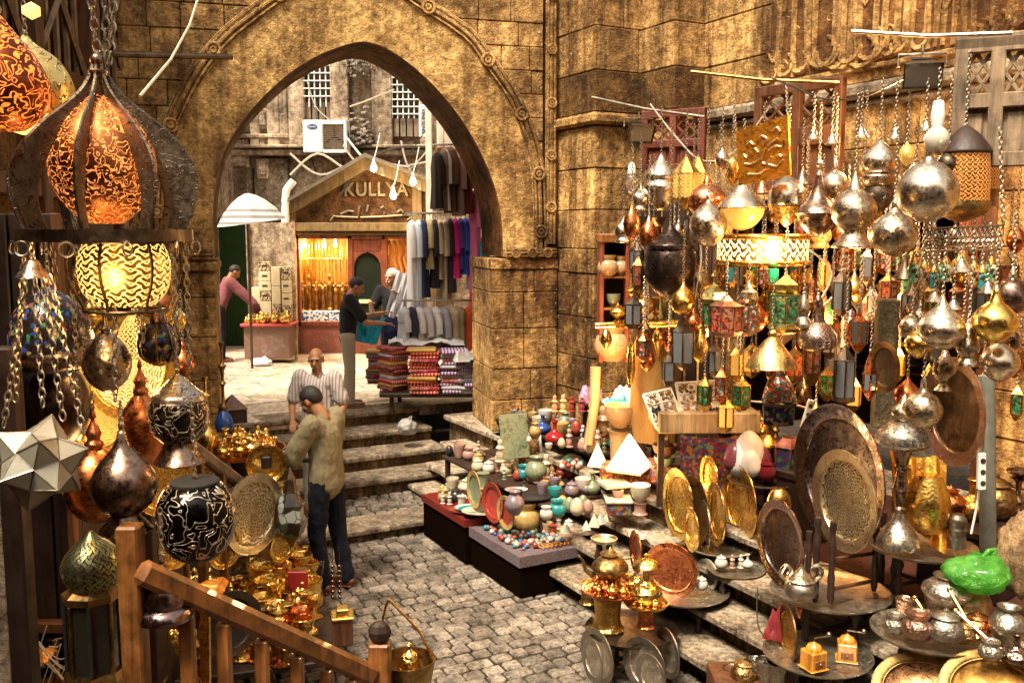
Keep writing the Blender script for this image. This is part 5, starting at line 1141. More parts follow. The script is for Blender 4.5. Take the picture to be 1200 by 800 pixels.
# --- warm brass things behind the left lamps
def plate(name, lab, cat, cx, cyy, Y, rx, ry, mt, rim=None, pitch=0, group=None, deep=.10, side=1, seg=44, loc=None):
    """round or oval upright dish, seen at an angle; its real radius comes from its height"""
    c = at(cx, cyy, Y); r = ry * sca(cx, cyy, Y); yaw = math.acos(min(1, rx / ry)) * side if rx < ry else 0
    yaw -= math.atan2(c.x, c.y); t = thing(name, lab, cat, c - Vector((0, 0, r)), group, yaw); t.rotation_euler = (pitch, 0, yaw)
    M = TR((0, 0, r), rx=R(90)); sx = rx / ry if rx > ry else 1
    M = M @ TR(s=(sx, 1, 1)); d = r * deep
    m = MB(); m.lathe([(0, 0), (r * .72, 0), (r * .76, d * .25), (r * .80, d * .8)] + [(r * .80, d * .8 - .004), (r * .74, -.004), (0, -.004)], seg, M); m.build('dish', mt, t, angle=60)
    m = MB(); m.lathe([(r * .79, d * .75), (r * .84, d), (r * .96, d * 1.05), (r, d * 1.2), (r, d * 1.2 - .01), (r * .96, d * .7), (r * .79, d * .6), (r * .79, d * .75)], seg, M, cap=False); m.ring((0, 0, d * .55), r * .78, .004, seg=seg, M=M); m.build('rim', rim or mt, t, angle=60)
    return t
plate('openwork_tray', 'large golden openwork tray glowing behind the copper lamps', 'tray', 150, 430, 4.4, 52, 62, pierced('pierced_tray_glow', (.9, .6, .2), 26, .35, 9, glow=(1, .6, .18), ge=1.6, od=('disc', 10, 80, .3)), BRASSB)  # tray glow is emission in its colour, standing in for a bulb behind
plate('openwork_tray', 'golden openwork tray hanging below and left of the larger glowing one', 'tray', 118, 490, 4.3, 34, 44, pierced('pierced_small_tray_glow', (.9, .65, .25), 26, .35, 9, glow=(.9, .5, .12), ge=.8, od=('disc', 7, 60, .3)), BRASSB)  # weaker painted glow in the holes of this tray too
plate('brass_tray', 'plain golden tray leaning behind the dark bottle lamp', 'tray', 190, 560, 4.6, 36, 44, BRASSP, BRASSB)
lamp('brass_lantern', 'glowing brass lantern between the grey silver globe and the glass lantern', 'lantern', 158, 3.9, [('lamp_body', P_BRS, [(368, 4), (378, 12), (392, 17), (408, 15), (420, 8)]), ('dome', BRASSB, [(358, 1), (364, 5), (369, 5)])], chain=290)
lamp('brass_urn', 'tall bright brass urn standing behind the wide copper lamp', 'urn', 88, 4.2, [('urn_body', BRASSB, [(400, 4), (420, 14), (450, 20), (480, 22), (510, 14), (530, 8), (545, 16)])])
# left cabinet, posts and shelf
cb = thing('wooden_cabinet', 'dark plank cabinet standing behind the star lamp at the left edge', 'cabinet', at(30, 730, 4.3)); m = MB(); a, b = at(-60, 730, 4.3), at(74, 250, 4.3)
for q in range(5): m.box((a.x + (b.x - a.x) * (q + .5) / 5, 4.32, (a.z + b.z) / 2), ((b.x - a.x) / 5 - .012, .04, b.z - a.z), ch=.006)
m.box(((a.x + b.x) / 2, 4.6, (a.z + b.z) / 2), (b.x - a.x - .02, .5, b.z - a.z)); AB(m, 'front_boards', wood('black_wood', (.030, .015, .010)), cb)
m = MB(); m.box((b.x - .02, 4.27, (a.z + b.z) / 2), (.035, .05, b.z - a.z), ch=.005); m.box(((a.x + b.x) / 2, 4.27, a.z), (b.x - a.x, .06, .05), ch=.005); AB(m, 'frame', W_BROWN, cb)
m = MB(); m.box((at(22, 650, 3.3).x, 3.3, 1.3), (.075, .08, 2.6), ch=.008); m.build('dark_post', W_DARK, label='dark square post at the lower left edge', cat='post', org=(at(22, 650, 3.3).x, 3.3, 0))
m = MB(); m.box((at(-5, 650, 3.4).x, 3.45, 1.25), (.08, .12, 2.5), ch=.01); m.build('stone_jamb', S_PALE, label='narrow pale stone strip at the very left edge behind the dark post', cat='jamb', org=(at(-5, 650, 3.4).x, 3.4, 0))
SH = [(.95, 715), (1.32, 640)]
ls = thing('stall_shelf', 'dark wooden shelf unit full of brass behind the newel post', 'shelf', (-2.3, 4.9, 0))
for k, zz in enumerate((.55, .92, 1.30, 1.68)):
    m = MB(); m.box((-2.4, 5.0, zz), (.98, .4, .03), ch=.005); AB(m, 'shelf_board', W_BROWN, ls)
m = MB(); m.box((-2.4, 5.22, 1.0), (1.0, .04, 1.9)); AB(m, 'back_panel', W_DARK, ls)
for sx in (-2.88, -1.92): m = MB(); m.box((sx, 5.0, .95), (.05, .42, 1.85), ch=.006); AB(m, 'side_panel', W_DARK, ls)
PRO = {'goblet': [(.30, 0), (.34, .04), (.12, .10), (.07, .3), (.07, .45), (.22, .55), (.34, .75), (.36, 1), (.36, 1), (.30, .98), (.2, .6), (0, .55)],
 'candle': [(.30, 0), (.32, .06), (.12, .12), (.07, .25), (.14, .32), (.06, .4), (.06, .7), (.16, .78), (.08, .82), (.22, .9), (.24, .95), (.10, 1), (0, .96)],
 'figure': [(.22, 0), (.24, .05), (.14, .1), (.18, .3), (.13, .5), (.20, .62), (.10, .74), (.12, .84), (.09, .96), (0, 1)],
 'jar': [(.26, 0), (.42, .15), (.46, .4), (.36, .62), (.28, .70), (.34, .76), (.18, .86), (.05, .92), (.07, .96), (0, 1)],
 'bottle': [(.26, 0), (.30, .05), (.42, .2), (.38, .4), (.14, .56), (.09, .7), (.10, .9), (.15, .97), (.15, 1), (.08, .98)],
 'vase': [(.18, 0), (.22, .04), (.38, .3), (.42, .5), (.30, .75), (.16, .86), (.26, 1), (.26, 1), (.20, .98), (.12, .86)],
 'bowl': [(.25, 0), (.27, .08), (.45, .3), (.55, .7), (.58, 1), (.58, 1), (.52, .98), (.42, .5), (0, .3)],
 'bell': [(.42, 0), (.44, .05), (.36, .12), (.30, .4), (.22, .6), (.10, .7), (.06, .8), (.10, .9), (0, 1)],
 'urn': [(.24, 0), (.26, .05), (.12, .14), (.14, .2), (.38, .42), (.42, .55), (.30, .70), (.18, .78), (.24, .84), (.08, .9), (0, 1)],
 'pot': [(.30, 0), (.46, .18), (.52, .42), (.44, .68), (.32, .76), (.36, .86), (.40, 1), (.40, 1), (.33, .98), (.28, .78)],
 'drum': [(.40, 0), (.42, .05), (.34, .15), (.32, .5), (.36, .9), (.44, 1), (.44, 1), (.38, .98)],
 'cup': [(.30, 0), (.34, .1), (.40, .6), (.46, 1), (.46, 1), (.42, .98), (.3, .2), (0, .18)],
 'egg': [(.0, 0), (.2, .04), (.36, .25), (.38, .45), (.28, .78), (.12, .95), (0, 1)],
 'pyramid': [(.62, 0), (0, 1)], 'mortar': [(.36, 0), (.36, .1), (.22, .2), (.30, .6), (.40, 1), (.40, 1), (.3, .95)]}
PC = {}
def small(kind, mt, loc, h, lab, cat, grp=None, name=None, seg=14, lid=None, handle=None, spout=None, rz=None, sx=1.0, two=None):
    key = (kind, mt.name, bool(lid), bool(handle), bool(spout), two and two.name, sx)
    nm = name or {'goblet': 'goblet', 'candle': 'candlestick', 'figure': 'statuette', 'jar': 'lidded_jar', 'bottle': 'bottle', 'vase': 'vase', 'bowl': 'bowl', 'bell': 'hand_bell', 'urn': 'urn', 'pot': 'pot', 'drum': 'drum', 'cup': 'cup', 'egg': 'stone_egg', 'pyramid': 'pyramid', 'mortar': 'mortar'}[kind]
    if key in PC:
        o = dup(PC[key], loc, lab, random.random() * 6 if rz is None else rz); o.name = nm; o['category'] = cat
        if grp: o['group'] = grp
        elif 'group' in o: del o['group']
        o.scale = (h * sx, h * sx, h); return o
    t = thing(nm, lab, cat, loc, grp, rz or 0); t.scale = (h * sx, h * sx, h); PC[key] = t
    p = PRO[kind]; m = MB(); sg = 4 if kind == 'pyramid' else seg
    m.lathe(p if kind == 'pyramid' else smp(p, 2), sg, smooth=kind != 'pyramid', a0=.6); m.build('body', mt, t, angle=45)
    if two: 
        zt = .55; m = MB(); m.lathe([(r_ * 1.03, z_) for r_, z_ in smp(p, 2) if .32 < z_ < .52] or [(.3, .4), (.3, .5)], sg, cap=False); m.build('band', two, t)
    if handle: m = MB(); m.tube([(.30, 0, .72), (.52, 0, .74), (.62, 0, .55), (.55, 0, .32), (.40, 0, .24)], .03, 6); m.build('handle', mt, t)
    if spout: m = MB(); m.tube([(-.36, 0, .3), (-.55, 0, .45), (-.62, 0, .68), (-.74, 0, .80)], [.08, .05, .035, .03], 7); m.build('spout', mt, t)
    if lid: m = MB(); m.lathe([(.36, .99), (.30, 1.08), (.1, 1.16), (.04, 1.2), (.08, 1.27), (0, 1.32)], 14); m.build('lid', mt, t)
    return t
random.seed(21)
rows = ['lowest', 'second', 'third', 'top']
for k, zz in enumerate((.55, .92, 1.30, 1.68)):
    for j in range(9):
        kd = random.choice(['urn', 'candle', 'jar', 'goblet', 'figure', 'bottle']); mt = random.choice([BRASS, BRASSB, BRASS, COPPER, BRASSD]); 
        small(kd, mt, (-2.82 + j * .105 + random.uniform(-.02, .02), 4.86 + random.uniform(0, .12), zz + .016), random.uniform(.17, .27), 'small golden vessel on the %s board of the shelf behind the newel post' % rows[k], 'vessel', 'golden vessels on the %s shelf board' % rows[k])
# rail, newels, balusters
rl = thing('stair_railing', 'orange brown wooden stair railing running down through the foreground', 'railing', at(445, 800, 3.75)); rl.location.z = 0
def bar3(m, a, b, w_, h_, ch=.012):
    d = (b - a); L = d.length; x, y, dn = frame(d); M = Matrix(((x.x, y.x, dn.x, a.x), (x.y, y.y, dn.y, a.y), (x.z, y.z, dn.z, a.z), (0, 0, 0, 1))) @ TR((0, 0, L / 2)); m.box((0, 0, 0), (w_, h_, L), M, ch=ch)
A0, A1 = at(163, 668, 3.0), at(438, 792, 3.72)
m = MB(); bar3(m, A0, A1, .062, .085, .018); AB(m, 'handrail', W_RAIL, rl)
m = MB(); p = at(152, 614, 3.05); m.box((p.x, 3.05, (p.z) / 2), (.075, .075, p.z), ch=.008); AB(m, 'newel_post', W_RAIL, rl)
p = at(445, 751, 3.75); m = MB(); m.box((p.x, 3.75, p.z / 2), (.088, .088, p.z), ch=.008); AB(m, 'newel_post', W_RAIL, rl)
m = MB(); m.lathe([(.028, 0), (.045, .02), (.048, .05), (.036, .075), (.012, .088), (0, .088)], 8, TR(p), smooth=False); AB(m, 'newel_cap', W_DARK, rl)
for px in (208, 247, 290, 333, 372, 405):
    f = (px - 163) / 275; q = A0.lerp(A1, f); m = MB(); m.box((q.x, q.y, (q.z - .05) / 2), (.05, .04, q.z - .06), ch=.006); AB(m, 'baluster', W_RAIL, rl)
r2_ = thing('stair_railing', 'older brown handrail further back under the engraved silver lamp', 'railing', at(260, 640, 6.2)); r2_.location.z = 0
B0, B1 = at(200, 505, 5.4), at(322, 596, 6.6); m = MB(); bar3(m, B0, B1, .06, .08, .015); AB(m, 'handrail', W_GREY, r2_)
for px in (208, 228, 252): f = (px - 200) / 122; q = B0.lerp(B1, f); m = MB(); m.box((q.x, q.y, (q.z) / 2), (.055, .05, q.z - .04), ch=.006); AB(m, 'baluster', W_RAIL, r2_)
q = at(312, 560, 6.5); m = MB(); m.box((q.x, 6.5, q.z / 2), (.12, .12, q.z), ch=.012); AB(m, 'end_post', W_RAIL, r2_)
t = plate('brass_disc', 'crown shaped golden brass disc with dark square center on the old rail post', 'plate', 312, 541, 6.42, 23, 23, BRASSB, BRASS, deep=.4)
m = MB(); m.box((0, -.02, .14), (.07, .05, .09), ch=.01); m.build('square_boss', W_DARK, t)
for q, (pp, lb_) in enumerate((((240, 708, 241, 800), 'upright ribbed brass rod with a ball finial behind the rail'), ((203, 745, 240, 806), 'slanting ribbed brass rod with a round end behind the rail'))):
    a, b = at(pp[0], pp[1], 3.25), at(pp[2], pp[3], 3.3); t = thing('brass_rod', lb_, 'rod', b); m = MB(); d = a - b; ex = b - d * 1.2
    for i in range(8): an = i * PI / 4; x, y, _ = frame(d); o_ = (x * math.cos(an) + y * math.sin(an)) * .012; m.tube([ex + o_ - b, a + o_ - b], .008, 5)
    m.build('shaft', BRASS, t); m = MB(); m.ball(a - b, .024, 14, 10); m.ball(a - b - d.normalized() * .035, .015, 12, 8); m.build('finial', BRASSB, t)
# hanging bucket by the second newel
p = at(478, 803, 3.9); t = thing('brass_bucket', 'small copper brass bucket hanging beside the lower newel post', 'bucket', p)
m = MB(); m.lathe([(.07, -.06), (.10, 0), (.118, .10), (.122, .125), (.116, .125), (.10, .02), (0, 0)], 28); m.build('pail', BRASSD, t); m = MB(); m.tube([(-.115, 0, .12), (-.12, 0, .24), (-.09, 0, .36), (-.075, -.02, .40)], .006, 6); m.tube([(.115, 0, .12), (.05, -.01, .26), (-.075, -.02, .40)], .006, 6); m.build('bail', BRASS, t)
small('bell', BRASSB, p + Vector((.01, -.02, .07)), .14, 'little bright brass bell lying in the hanging bucket', 'bell')
# --- trays, boxes and brass goods on the low left table
LTZ = .5
lt = thing('low_table', 'low dark table crowded with brass goods behind the stair rail', 'table', (-1.7, 6.2, 0)); m = MB(); m.box((-1.80, 6.1, LTZ - .02), (1.05, 2.0, .04), ch=.008, rz=.30); AB(m, 'table_top', W_DARK, lt)
for sx in (-2.25, -1.3):
    for sy in (5.35, 6.85): m = MB(); m.box((sx - (sy - 6.1) * .3, sy, .23), (.06, .06, .46)); AB(m, 'leg', W_DARK, lt)
plate('openwork_tray', 'big oval openwork silver gilt tray standing upright behind the stair rail', 'tray', 294, 601, 6.1, 34, 48, pierced('pierced_pale', (.80, .70, .48), 20, .5, 9, glow=(.25, .12, .03), ge=.0, od=('disc', 7, 44, .35)), metal('pale_gilt', (.75, .66, .45), .3), side=1)
t = bpy.data.objects.get('openwork_tray.002'); 
def on_t(px, py): return pz(px, py, LTZ)
for (px, py, w_, h_, lb_, lc) in ((286, 668, .16, .13, 'white lidded metal box left of the two on the low table', WHITE), (312, 676, .17, .10, 'white lidded metal box right of the two on the low table', WHITE), (402, 752, .12, .16, 'brass topped wooden grinder box at the right front of the low table', BRASSB)):
    p = on_t(px, py); p.z = LTZ; t = thing('metal_box', lb_, 'box', p, None, .2); m = MB(); m.box((0, 0, h_ / 2), (w_, .14, h_), ch=.008); m.build('case', BRASSP if lc is WHITE else W_BROWN, t); m = MB(); m.box((0, 0, h_ + .012), (w_ + .015, .155, .024), ch=.006); m.box((0, 0, h_ + .045), (w_ * .6, .09, .04), ch=.006); m.build('lid', lc if lc is not WHITE else paint('ivory_lid', (.72, .68, .58), .4), t)
random.seed(33)
k = 0
for row, (ya, n_) in enumerate(((655, 8), (665, 8), (678, 9), (690, 9), (703, 10), (712, 11), (724, 12), (740, 12), (750, 12), (760, 10), (776, 10))):
    for j in range(n_):
        px = 300 + (402 - 300) * (j + random.uniform(.2, .8)) / n_ + (0 if row > 1 else 30) * .6 + (row - 3) * 1.5; py = ya + random.uniform(-4, 4)
        if (row < 2 and px < 325) or px > 358 + (py - 655) * .36: continue
        p = on_t(px, py); p.z = LTZ
        if p.x > -1.25 or p.x < -2.32 or p.y < 5.2 or p.y > 7.2: continue
        kd = random.choice(['goblet', 'goblet', 'candle', 'candle', 'bell', 'urn', 'cup', 'figure', 'bottle']); rw = ['back', 'middle', 'front'][0 if row < 3 else 1 if row < 6 else 2]
        small(kd, random.choice([BRASSB, BRASS, BRASSB, BRASSD if row > 5 else BRASSB, COPPER if row > 4 else BRASS]), p, random.uniform(.13, .25), 'small golden brass %s in the %s rows on the low table behind the rail' % ({'goblet': 'goblet', 'candle': 'candlestick', 'bell': 'bell', 'urn': 'urn', 'cup': 'cup', 'figure': 'figure', 'bottle': 'bottle'}[kd], rw), {'goblet': 'goblet', 'candle': 'candlestick', 'bell': 'bell', 'urn': 'urn', 'cup': 'cup', 'figure': 'statuette', 'bottle': 'bottle'}[kd], 'brass %ss in the %s rows of the low table' % (kd, rw)); k += 1
p = on_t(346, 722); p.z = LTZ; m = MB(); m.box((0, 0, .14), (.13, .03, .26), ch=.004); m.build('red_box', paint('dark_red_card', (.30, .02, .015), .5), label='upright dark red box among the brass goblets', cat='box', loc=p + Vector((0, .1, .0)))
for q, px in enumerate((391, 399)):
    p = at(px, 722, 6.2); m = MB()
    for i in range(7): m.ball((0, 0, i * .036), .015, 10, 6)
    m.tube([(0, 0, -.02), (0, 0, .36)], .003, 4); m.build('bead_string', metal('dark_bead', (.25, .15, .10), .2), label=['left string of big dark beads at the edge of the low table', 'right string of big dark beads at the edge of the low table'][q], cat='beads', loc=(p.x, p.y, LTZ + .02))
m = MB(); random.seed(8)
for i in range(26):
    a = random.random() * 6; r_ = random.uniform(.04, .13); m.tube([(r_ * math.cos(a + t_ * .9), .05 * math.sin(a * 3 + t_), .07 + .08 * math.sin(a + t_ * 1.3) + r_ * .5) for t_ in range(7)], random.uniform(.006, .014), 5)
m.build('leather_straps', paint('dark_leather', (.06, .035, .025), .5), label='bundle of dark leather straps hanging beside the bowing man', cat='straps', loc=at(362, 690, 6.9) )
t = lamp('hanging_lantern', 'dark metal lantern with small pale and green panes beside the old rail post', 'lantern', 342, 6.3, [('glass', dapple('pale_panes', [(.02, .018, .015), (.30, .32, .28), (.04, .03, .02), (.05, .12, .06), (.22, .22, .2)], 16, .2), [(575, 8), (590, 17), (608, 20), (625, 14)]), ('roof', IRON, [(548, 1), (560, 6), (572, 8), (576, 9)]), ('base', IRON, [(624, 14), (634, 5), (640, 2)])], fac=6)
# dark pan behind the rail
plate('black_pan', 'big round black pan standing on edge behind the rail', 'pan', 268, 730, 4.6, 36, 40, BLACK, IRON)
# tray of brass figures with hookahs
tz = at(285, 530, 7.2); ft_ = thing('figure_tray', 'round red edged brass tray crowded with golden figurines beyond the old handrail', 'tray', (tz.x, 7.2, tz.z)); m = MB(); m.lathe([(0, 0), (.28, 0), (.32, .035), (.325, .035), (.29, -.012), (0, -.012)], 36); m.build('tray', metal('red_copper', (.55, .16, .06), .3), ft_)
m = MB(); m.lathe([(.16, -tz.z), (.05, -tz.z + .04), (.035, -.3), (.12, -.012)], 14); m.build('pedestal', W_DARK, ft_)
random.seed(44)
for i in range(34):
    a = i * 2.399; r_ = .05 + .21 * math.sqrt(i / 34); small(random.choice(['figure', 'candle', 'urn']), random.choice([BRASSB, BRASS]), (tz.x + r_ * math.cos(a), 7.2 + r_ * math.sin(a), tz.z + .002), random.uniform(.10, .17), 'tiny golden figurine on the round tray beyond the old handrail', 'figurine', 'golden figurines on the round tray')
for px, y0, y1, Y, lb_, mt, gm in ((263, 400, 505, 7.55, 'tall slim brass water pipe with a blue glass base by the left arch pier', BRASSD, glass('blue_glass', (.03, .10, .35), .1, .2)), (243, 440, 524, 7.0, 'shorter golden water pipe left of the taller one', BRASSB, BRASSB)):
    b = at(px, y1, Y); hh = (y1 - y0) * sca(px, 460, Y); t = thing('water_pipe', lb_, 'water pipe', (b.x, b.y, b.z)); m = MB(); m.lathe(smp([(.06, 0), (.075, .06), (.06, .12), (.025, .17)], 3), 16); m.build('glass_base', gm, t)
    m = MB(); m.lathe(smp([(.02, .16), (.03, .2), (.015, .24), (.012, hh * .5), (.028, hh * .54), (.012, hh * .58), (.02, hh * .7), (.035, hh * .74), (.012, hh * .78), (.01, hh * .93), (.022, hh), (.0, hh)], 3), 12); m.build('stem', mt, t)
p = at(273, 494, 7.9); t = thing('wooden_box', 'small dark house shaped box near the water pipes', 'box', p, None, .5); m = MB(); m.box((0, 0, .06), (.2, .2, .12), ch=.005); m.build('case', W_DARK, t); m = MB(); m.lathe([(.155, .12), (.0, .24)], 4, a0=PI / 4, smooth=False); m.build('roof', W_BROWN, t)
# orange scraps, cables at the lower left
for i, (px, py, c_, lb_) in enumerate(((45, 770, (.55, .25, .04), 'amber crumpled foil low at the left edge'), (250, 690, (.75, .28, .03), 'bright orange glass lantern panel just left of the stair rail'))):
    crumple('foil_scrap', paint('amber_foil%d' % i, c_, .3, .5, metal_=.4), .12, .12, at(px, py, 4.0), lb_, 'foil', 7 + i, .03, hgt=.03)
m = MB(); 
for i in range(12):
    a = random.uniform(0, 6); m.tube(catm([tuple(at(40 + 45 * math.sin(a + k_ * .5) * .5 + k_ * 5, 745 + 8 * k_ + 12 * math.sin(a * 2 + k_), 3.9 + .03 * i)) for k_ in range(7)], 4), .0025, 5)
m.build('tangled_cord', WIRE, kind='stuff', label='tangle of thin pale cords at the lower left', cat='cord')

# second, higher table of brass behind the oval tray, and more goods around it
rt_ = thing('brass_table', 'higher dark table of golden goods behind the openwork oval tray', 'table', (-2.1, 6.95, 0)); m = MB(); m.box((-2.12, 7.0, .80), (.95, .62, .04), ch=.006); AB(m, 'table_top', W_DARK, rt_)
for sx in (-2.5, -1.75): m = MB(); m.box((sx, 7.0, .39), (.06, .5, .78)); AB(m, 'leg', W_DARK, rt_)
random.seed(61)
for i in range(26):
    kd = random.choice(['urn', 'candle', 'jar', 'goblet', 'bell']); small(kd, random.choice([BRASSB, BRASS, BRASSP, SILVERB]), (-2.55 + .033 * i + random.uniform(-.02, .02), random.uniform(6.74, 7.24), .822), random.uniform(.14, .28), 'golden %s on the higher table behind the openwork oval tray' % {'urn': 'urn', 'candle': 'candlestick', 'jar': 'jar', 'goblet': 'goblet', 'bell': 'bell'}[kd], 'brassware', 'golden %ss on the higher table' % kd)
for i in range(34):
    kd = random.choice(['urn', 'candle', 'jar', 'goblet', 'bell', 'pot', 'bottle']); mt = random.choice([BRASSB, BRASS, BRASSD, COPPER]); px = random.uniform(228, 330); py = random.uniform(690, 790); p = pz(px, py, LTZ + .003)
    if p.y < 5.2 or p.x < -2.3: p = at(px, py, random.uniform(4.3, 4.9)); p.z = max(p.z, .9)
    if p.z > .6: continue
    small(kd, mt, p, random.uniform(.16, .26), 'larger golden %s at the left of the low table behind the balusters' % {'urn': 'urn', 'candle': 'candlestick', 'jar': 'jar', 'goblet': 'goblet', 'bell': 'bell', 'pot': 'pot', 'bottle': 'bottle'}[kd], 'brassware', 'larger golden %ss at the left of the low table' % kd)
for a in ((262, 640, 5.9, 20, 26, 'small golden openwork dish left of the big oval tray'), (330, 640, 6.3, 14, 18, 'small golden dish right of the big oval tray'), (245, 560, 6.4, 16, 20, 'round golden dish under the old handrail'), (178, 350, 4.6, 26, 34, 'golden engraved dish hanging behind the chains of the caged lantern'), (95, 560, 4.2, 24, 30, 'golden dish behind the two copper bottle lamps'), (205, 640, 4.5, 20, 26, 'golden dish low behind the black engraved pot lamp')):
    plate('golden_dish', a[5], 'dish', a[0], a[1], a[2], a[3], a[4], BRASSP, BRASSB)
G_ = [('brass_lamp', 'little golden bell lamp hanging %s', BRASSB), ('brass_lamp', 'little copper drop lamp hanging %s', COPPER)]
for i, (cx, y0, Y, w_) in enumerate(((92, 300, 4.4, 'left of the glowing cage lantern'), (188, 330, 4.6, 'above the caged glass lantern'), (205, 350, 4.8, 'against the left arch pier'), (110, 340, 4.3, 'below the left of the cage lantern'), (98, 430, 4.2, 'left of the grey silver globe'), (140, 480, 4.5, 'between the two copper bottle lamps'), (190, 440, 4.6, 'left of the engraved silver lamp'), (215, 400, 5.2, 'right of the caged glass lantern'))):
    nm, lb, mt = G_[i % 2]; lamp(nm, lb % w_, 'lamp', cx, Y, [('lamp_body', mt if i % 3 else BRASSP, [(y0, 1), (y0 + 5, 4), (y0 + 9, 3), (y0 + 16, 10), (y0 + 26, 14), (y0 + 34, 11), (y0 + 40, 4), (y0 + 44, 1)])], chain=y0 - 60, seg=18)
point(at(140, 560, 4.1), 6, (1, .55, .2), .08, 'lantern_glow')
# ================================================================== RIGHT SHOP FRONT: timber screens, rods, floodlights
def screen(name, lab, P, Q, z0, z1, nx, rows, mt, th=.05, pat='x'):
    """timber lattice screen between two ground points"""
    P, Q = Vector(P), Vector(Q); L = (Q - P).length; d = (Q - P).normalized(); M = Matrix(((d.x, -d.y, 0, P.x), (d.y, d.x, 0, P.y), (0, 0, 1, z0), (0, 0, 0, 1)))
    t = thing(name, lab, 'screen', (P.x, P.y, z0)); H_ = z1 - z0; cw = L / nx; zz = [0]; 
    for r_ in rows: zz.append(zz[-1] + r_[0] * H_)
    m = MB()
    for i in range(nx + 1): m.box((min(max(i * cw, th / 2), L - th / 2), 0, H_ / 2), (th, th, H_), M, ch=.006)
    for z in zz: m.box((L / 2, -.004, min(max(z, th / 2), H_ - th / 2)), (L, th * .9, th * 1.1), M, ch=.006)
    AB(m, 'frame', mt, t); m = MB()
    for j, (fr_, kind) in enumerate(rows):
        for i in range(nx):
            xa, xb, za, zb = i * cw + th / 2, (i + 1) * cw - th / 2, zz[j] + th / 2, zz[j + 1] - th / 2; xc, zc = (xa + xb) / 2, (za + zb) / 2
            if kind == 'k':
                for (x1, z1_, x2, z2) in ((xa, zc, xc, zb), (xc, zb, xb, zc), (xb, zc, xc, za), (xc, za, xa, zc), (xa, za, xb, zb), (xb, za, xa, zb)):
                    bar3(m, M @ Vector((x1, .01, z1_)), M @ Vector((x2, .01, z2)), .022, .022, .004)
            elif kind == 'p': m.box((xc, .02, zc), (xb - xa + .01, .02, zb - za + .01), M); m.box((xc, .006, zc), ((xb - xa) * .7, .02, (zb - za) * .8), M, ch=.006)
            elif kind == 'o': pass
    AB(m, 'lattice', mt, t); return t
screen('timber_screen', 'brown timber lattice screen behind the orange plaque', at(884, 200, 7.6).xy.to_3d(), at(986, 200, 7.0).xy.to_3d(), at(935, 222, 7.3).z, at(935, 97, 7.3).z, 2, [(.45, 'p'), (.08, 'p'), (.47, 'k')], W_BROWN, .07)
W_GREYL = wood('grey_brown_timber', (.30, .21, .13), rough=.8, wear=.7)
screen('timber_screen', 'weathered grey timber lattice shutter at the top right corner', at(1112, 200, 5.5).xy.to_3d(), at(1215, 200, 5.3).xy.to_3d(), at(1160, 195, 5.4).z, at(1160, 40, 5.4).z, 2, [(.50, 'p'), (.42, 'k'), (.08, 'p')], W_GREYL, .075)
screen('timber_screen', 'dark red timber shutter with small lattice behind the twin gold lanterns', at(752, 200, 8.6).xy.to_3d(), at(826, 200, 8.3).xy.to_3d(), at(790, 200, 8.4).z, at(790, 128, 8.4).z, 2, [(.45, 'p'), (.55, 'k')], wood('dark_red_wood', (.13, .03, .015)), .06)
m = MB(); a, b = at(1128, 340, 6.4), at(1162, 190, 6.4); m.box(((a.x + b.x) / 2, 6.45, (a.z + b.z) / 2 - .1), (b.x - a.x, .12, b.z - a.z + .3), ch=.01); m.build('red_post', W_RED, label='glossy red brown timber post behind the hanging metal rack', cat='post', org=((a.x + b.x) / 2, 6.45, a.z - .2))
for (x0, y0, Y0, x1, y1, Y1, lab, r_) in ((694, 114, 8.6, 826, 137, 7.8, 'thin metal rod reaching from the pier over the silver urn lamp', .016), (810, 84, 7.6, 984, 97, 7.0, 'thin metal rod above the orange plaque', .017), (998, 37, 5.6, 1186, 39, 5.2, 'pale metal rod in front of the carved inscription', .016)):
    m = MB(); m.tube([at(x0, y0, Y0), at(x0, y0, Y0).lerp(at(x1, y1, Y1), .5) - Vector((0, 0, .02)), at(x1, y1, Y1)], r_ * .75, 8); m.build('metal_rod', BRASSD if r_ > .0165 else CHAIN, label=lab, cat='rod', org=at(x0, y0, Y0))
m = MB(); m.tube(catm([tuple(at(*p)) for p in ((905, 92, 7.2), (930, 102, 7.0), (965, 116, 6.8), (1010, 114, 6.4), (1060, 92, 5.8))], 5), .007, 5); m.build('cable', WIREB, label='dark cable sagging between the rod and the big floodlight', cat='cable', org=at(905, 92, 7.2))
CABS = [([(762, 122, 8.0), (790, 158, 7.8), (822, 188, 7.6), (860, 178, 7.5), (900, 128, 7.3)], 'pale twisted cable hanging left of the orange plaque'),
 ([(945, 290, 6), (975, 320, 6), (955, 365, 6), (990, 340, 6), (1010, 370, 6), (1040, 350, 6)], 'tangled pale wire right of the green brass lantern'),
 ([(880, 470, 6.4), (950, 480, 6.3), (955, 520, 6.2), (965, 560, 6.2), (975, 520, 6.2)], 'white wire dangling by the power strip left of the big black tray'),
 ([(1152, 440, 4.9), (1153, 500, 4.9), (1152, 535, 4.9)], 'wire running down into the upper power strip'),
 ([(1150, 555, 4.9), (1145, 590, 4.9), (1138, 625, 4.9)], 'white wire looping down to the green bag'),
 ([(815, 260, 7), (822, 300, 7), (815, 345, 7), (812, 380, 7)], 'grey hanging wire beside the black lantern')]
for q, (pts, lab) in enumerate(CABS):
    cable([at(*p) for p in pts], .006, WIRE if q != 4 else WHITE, lab)
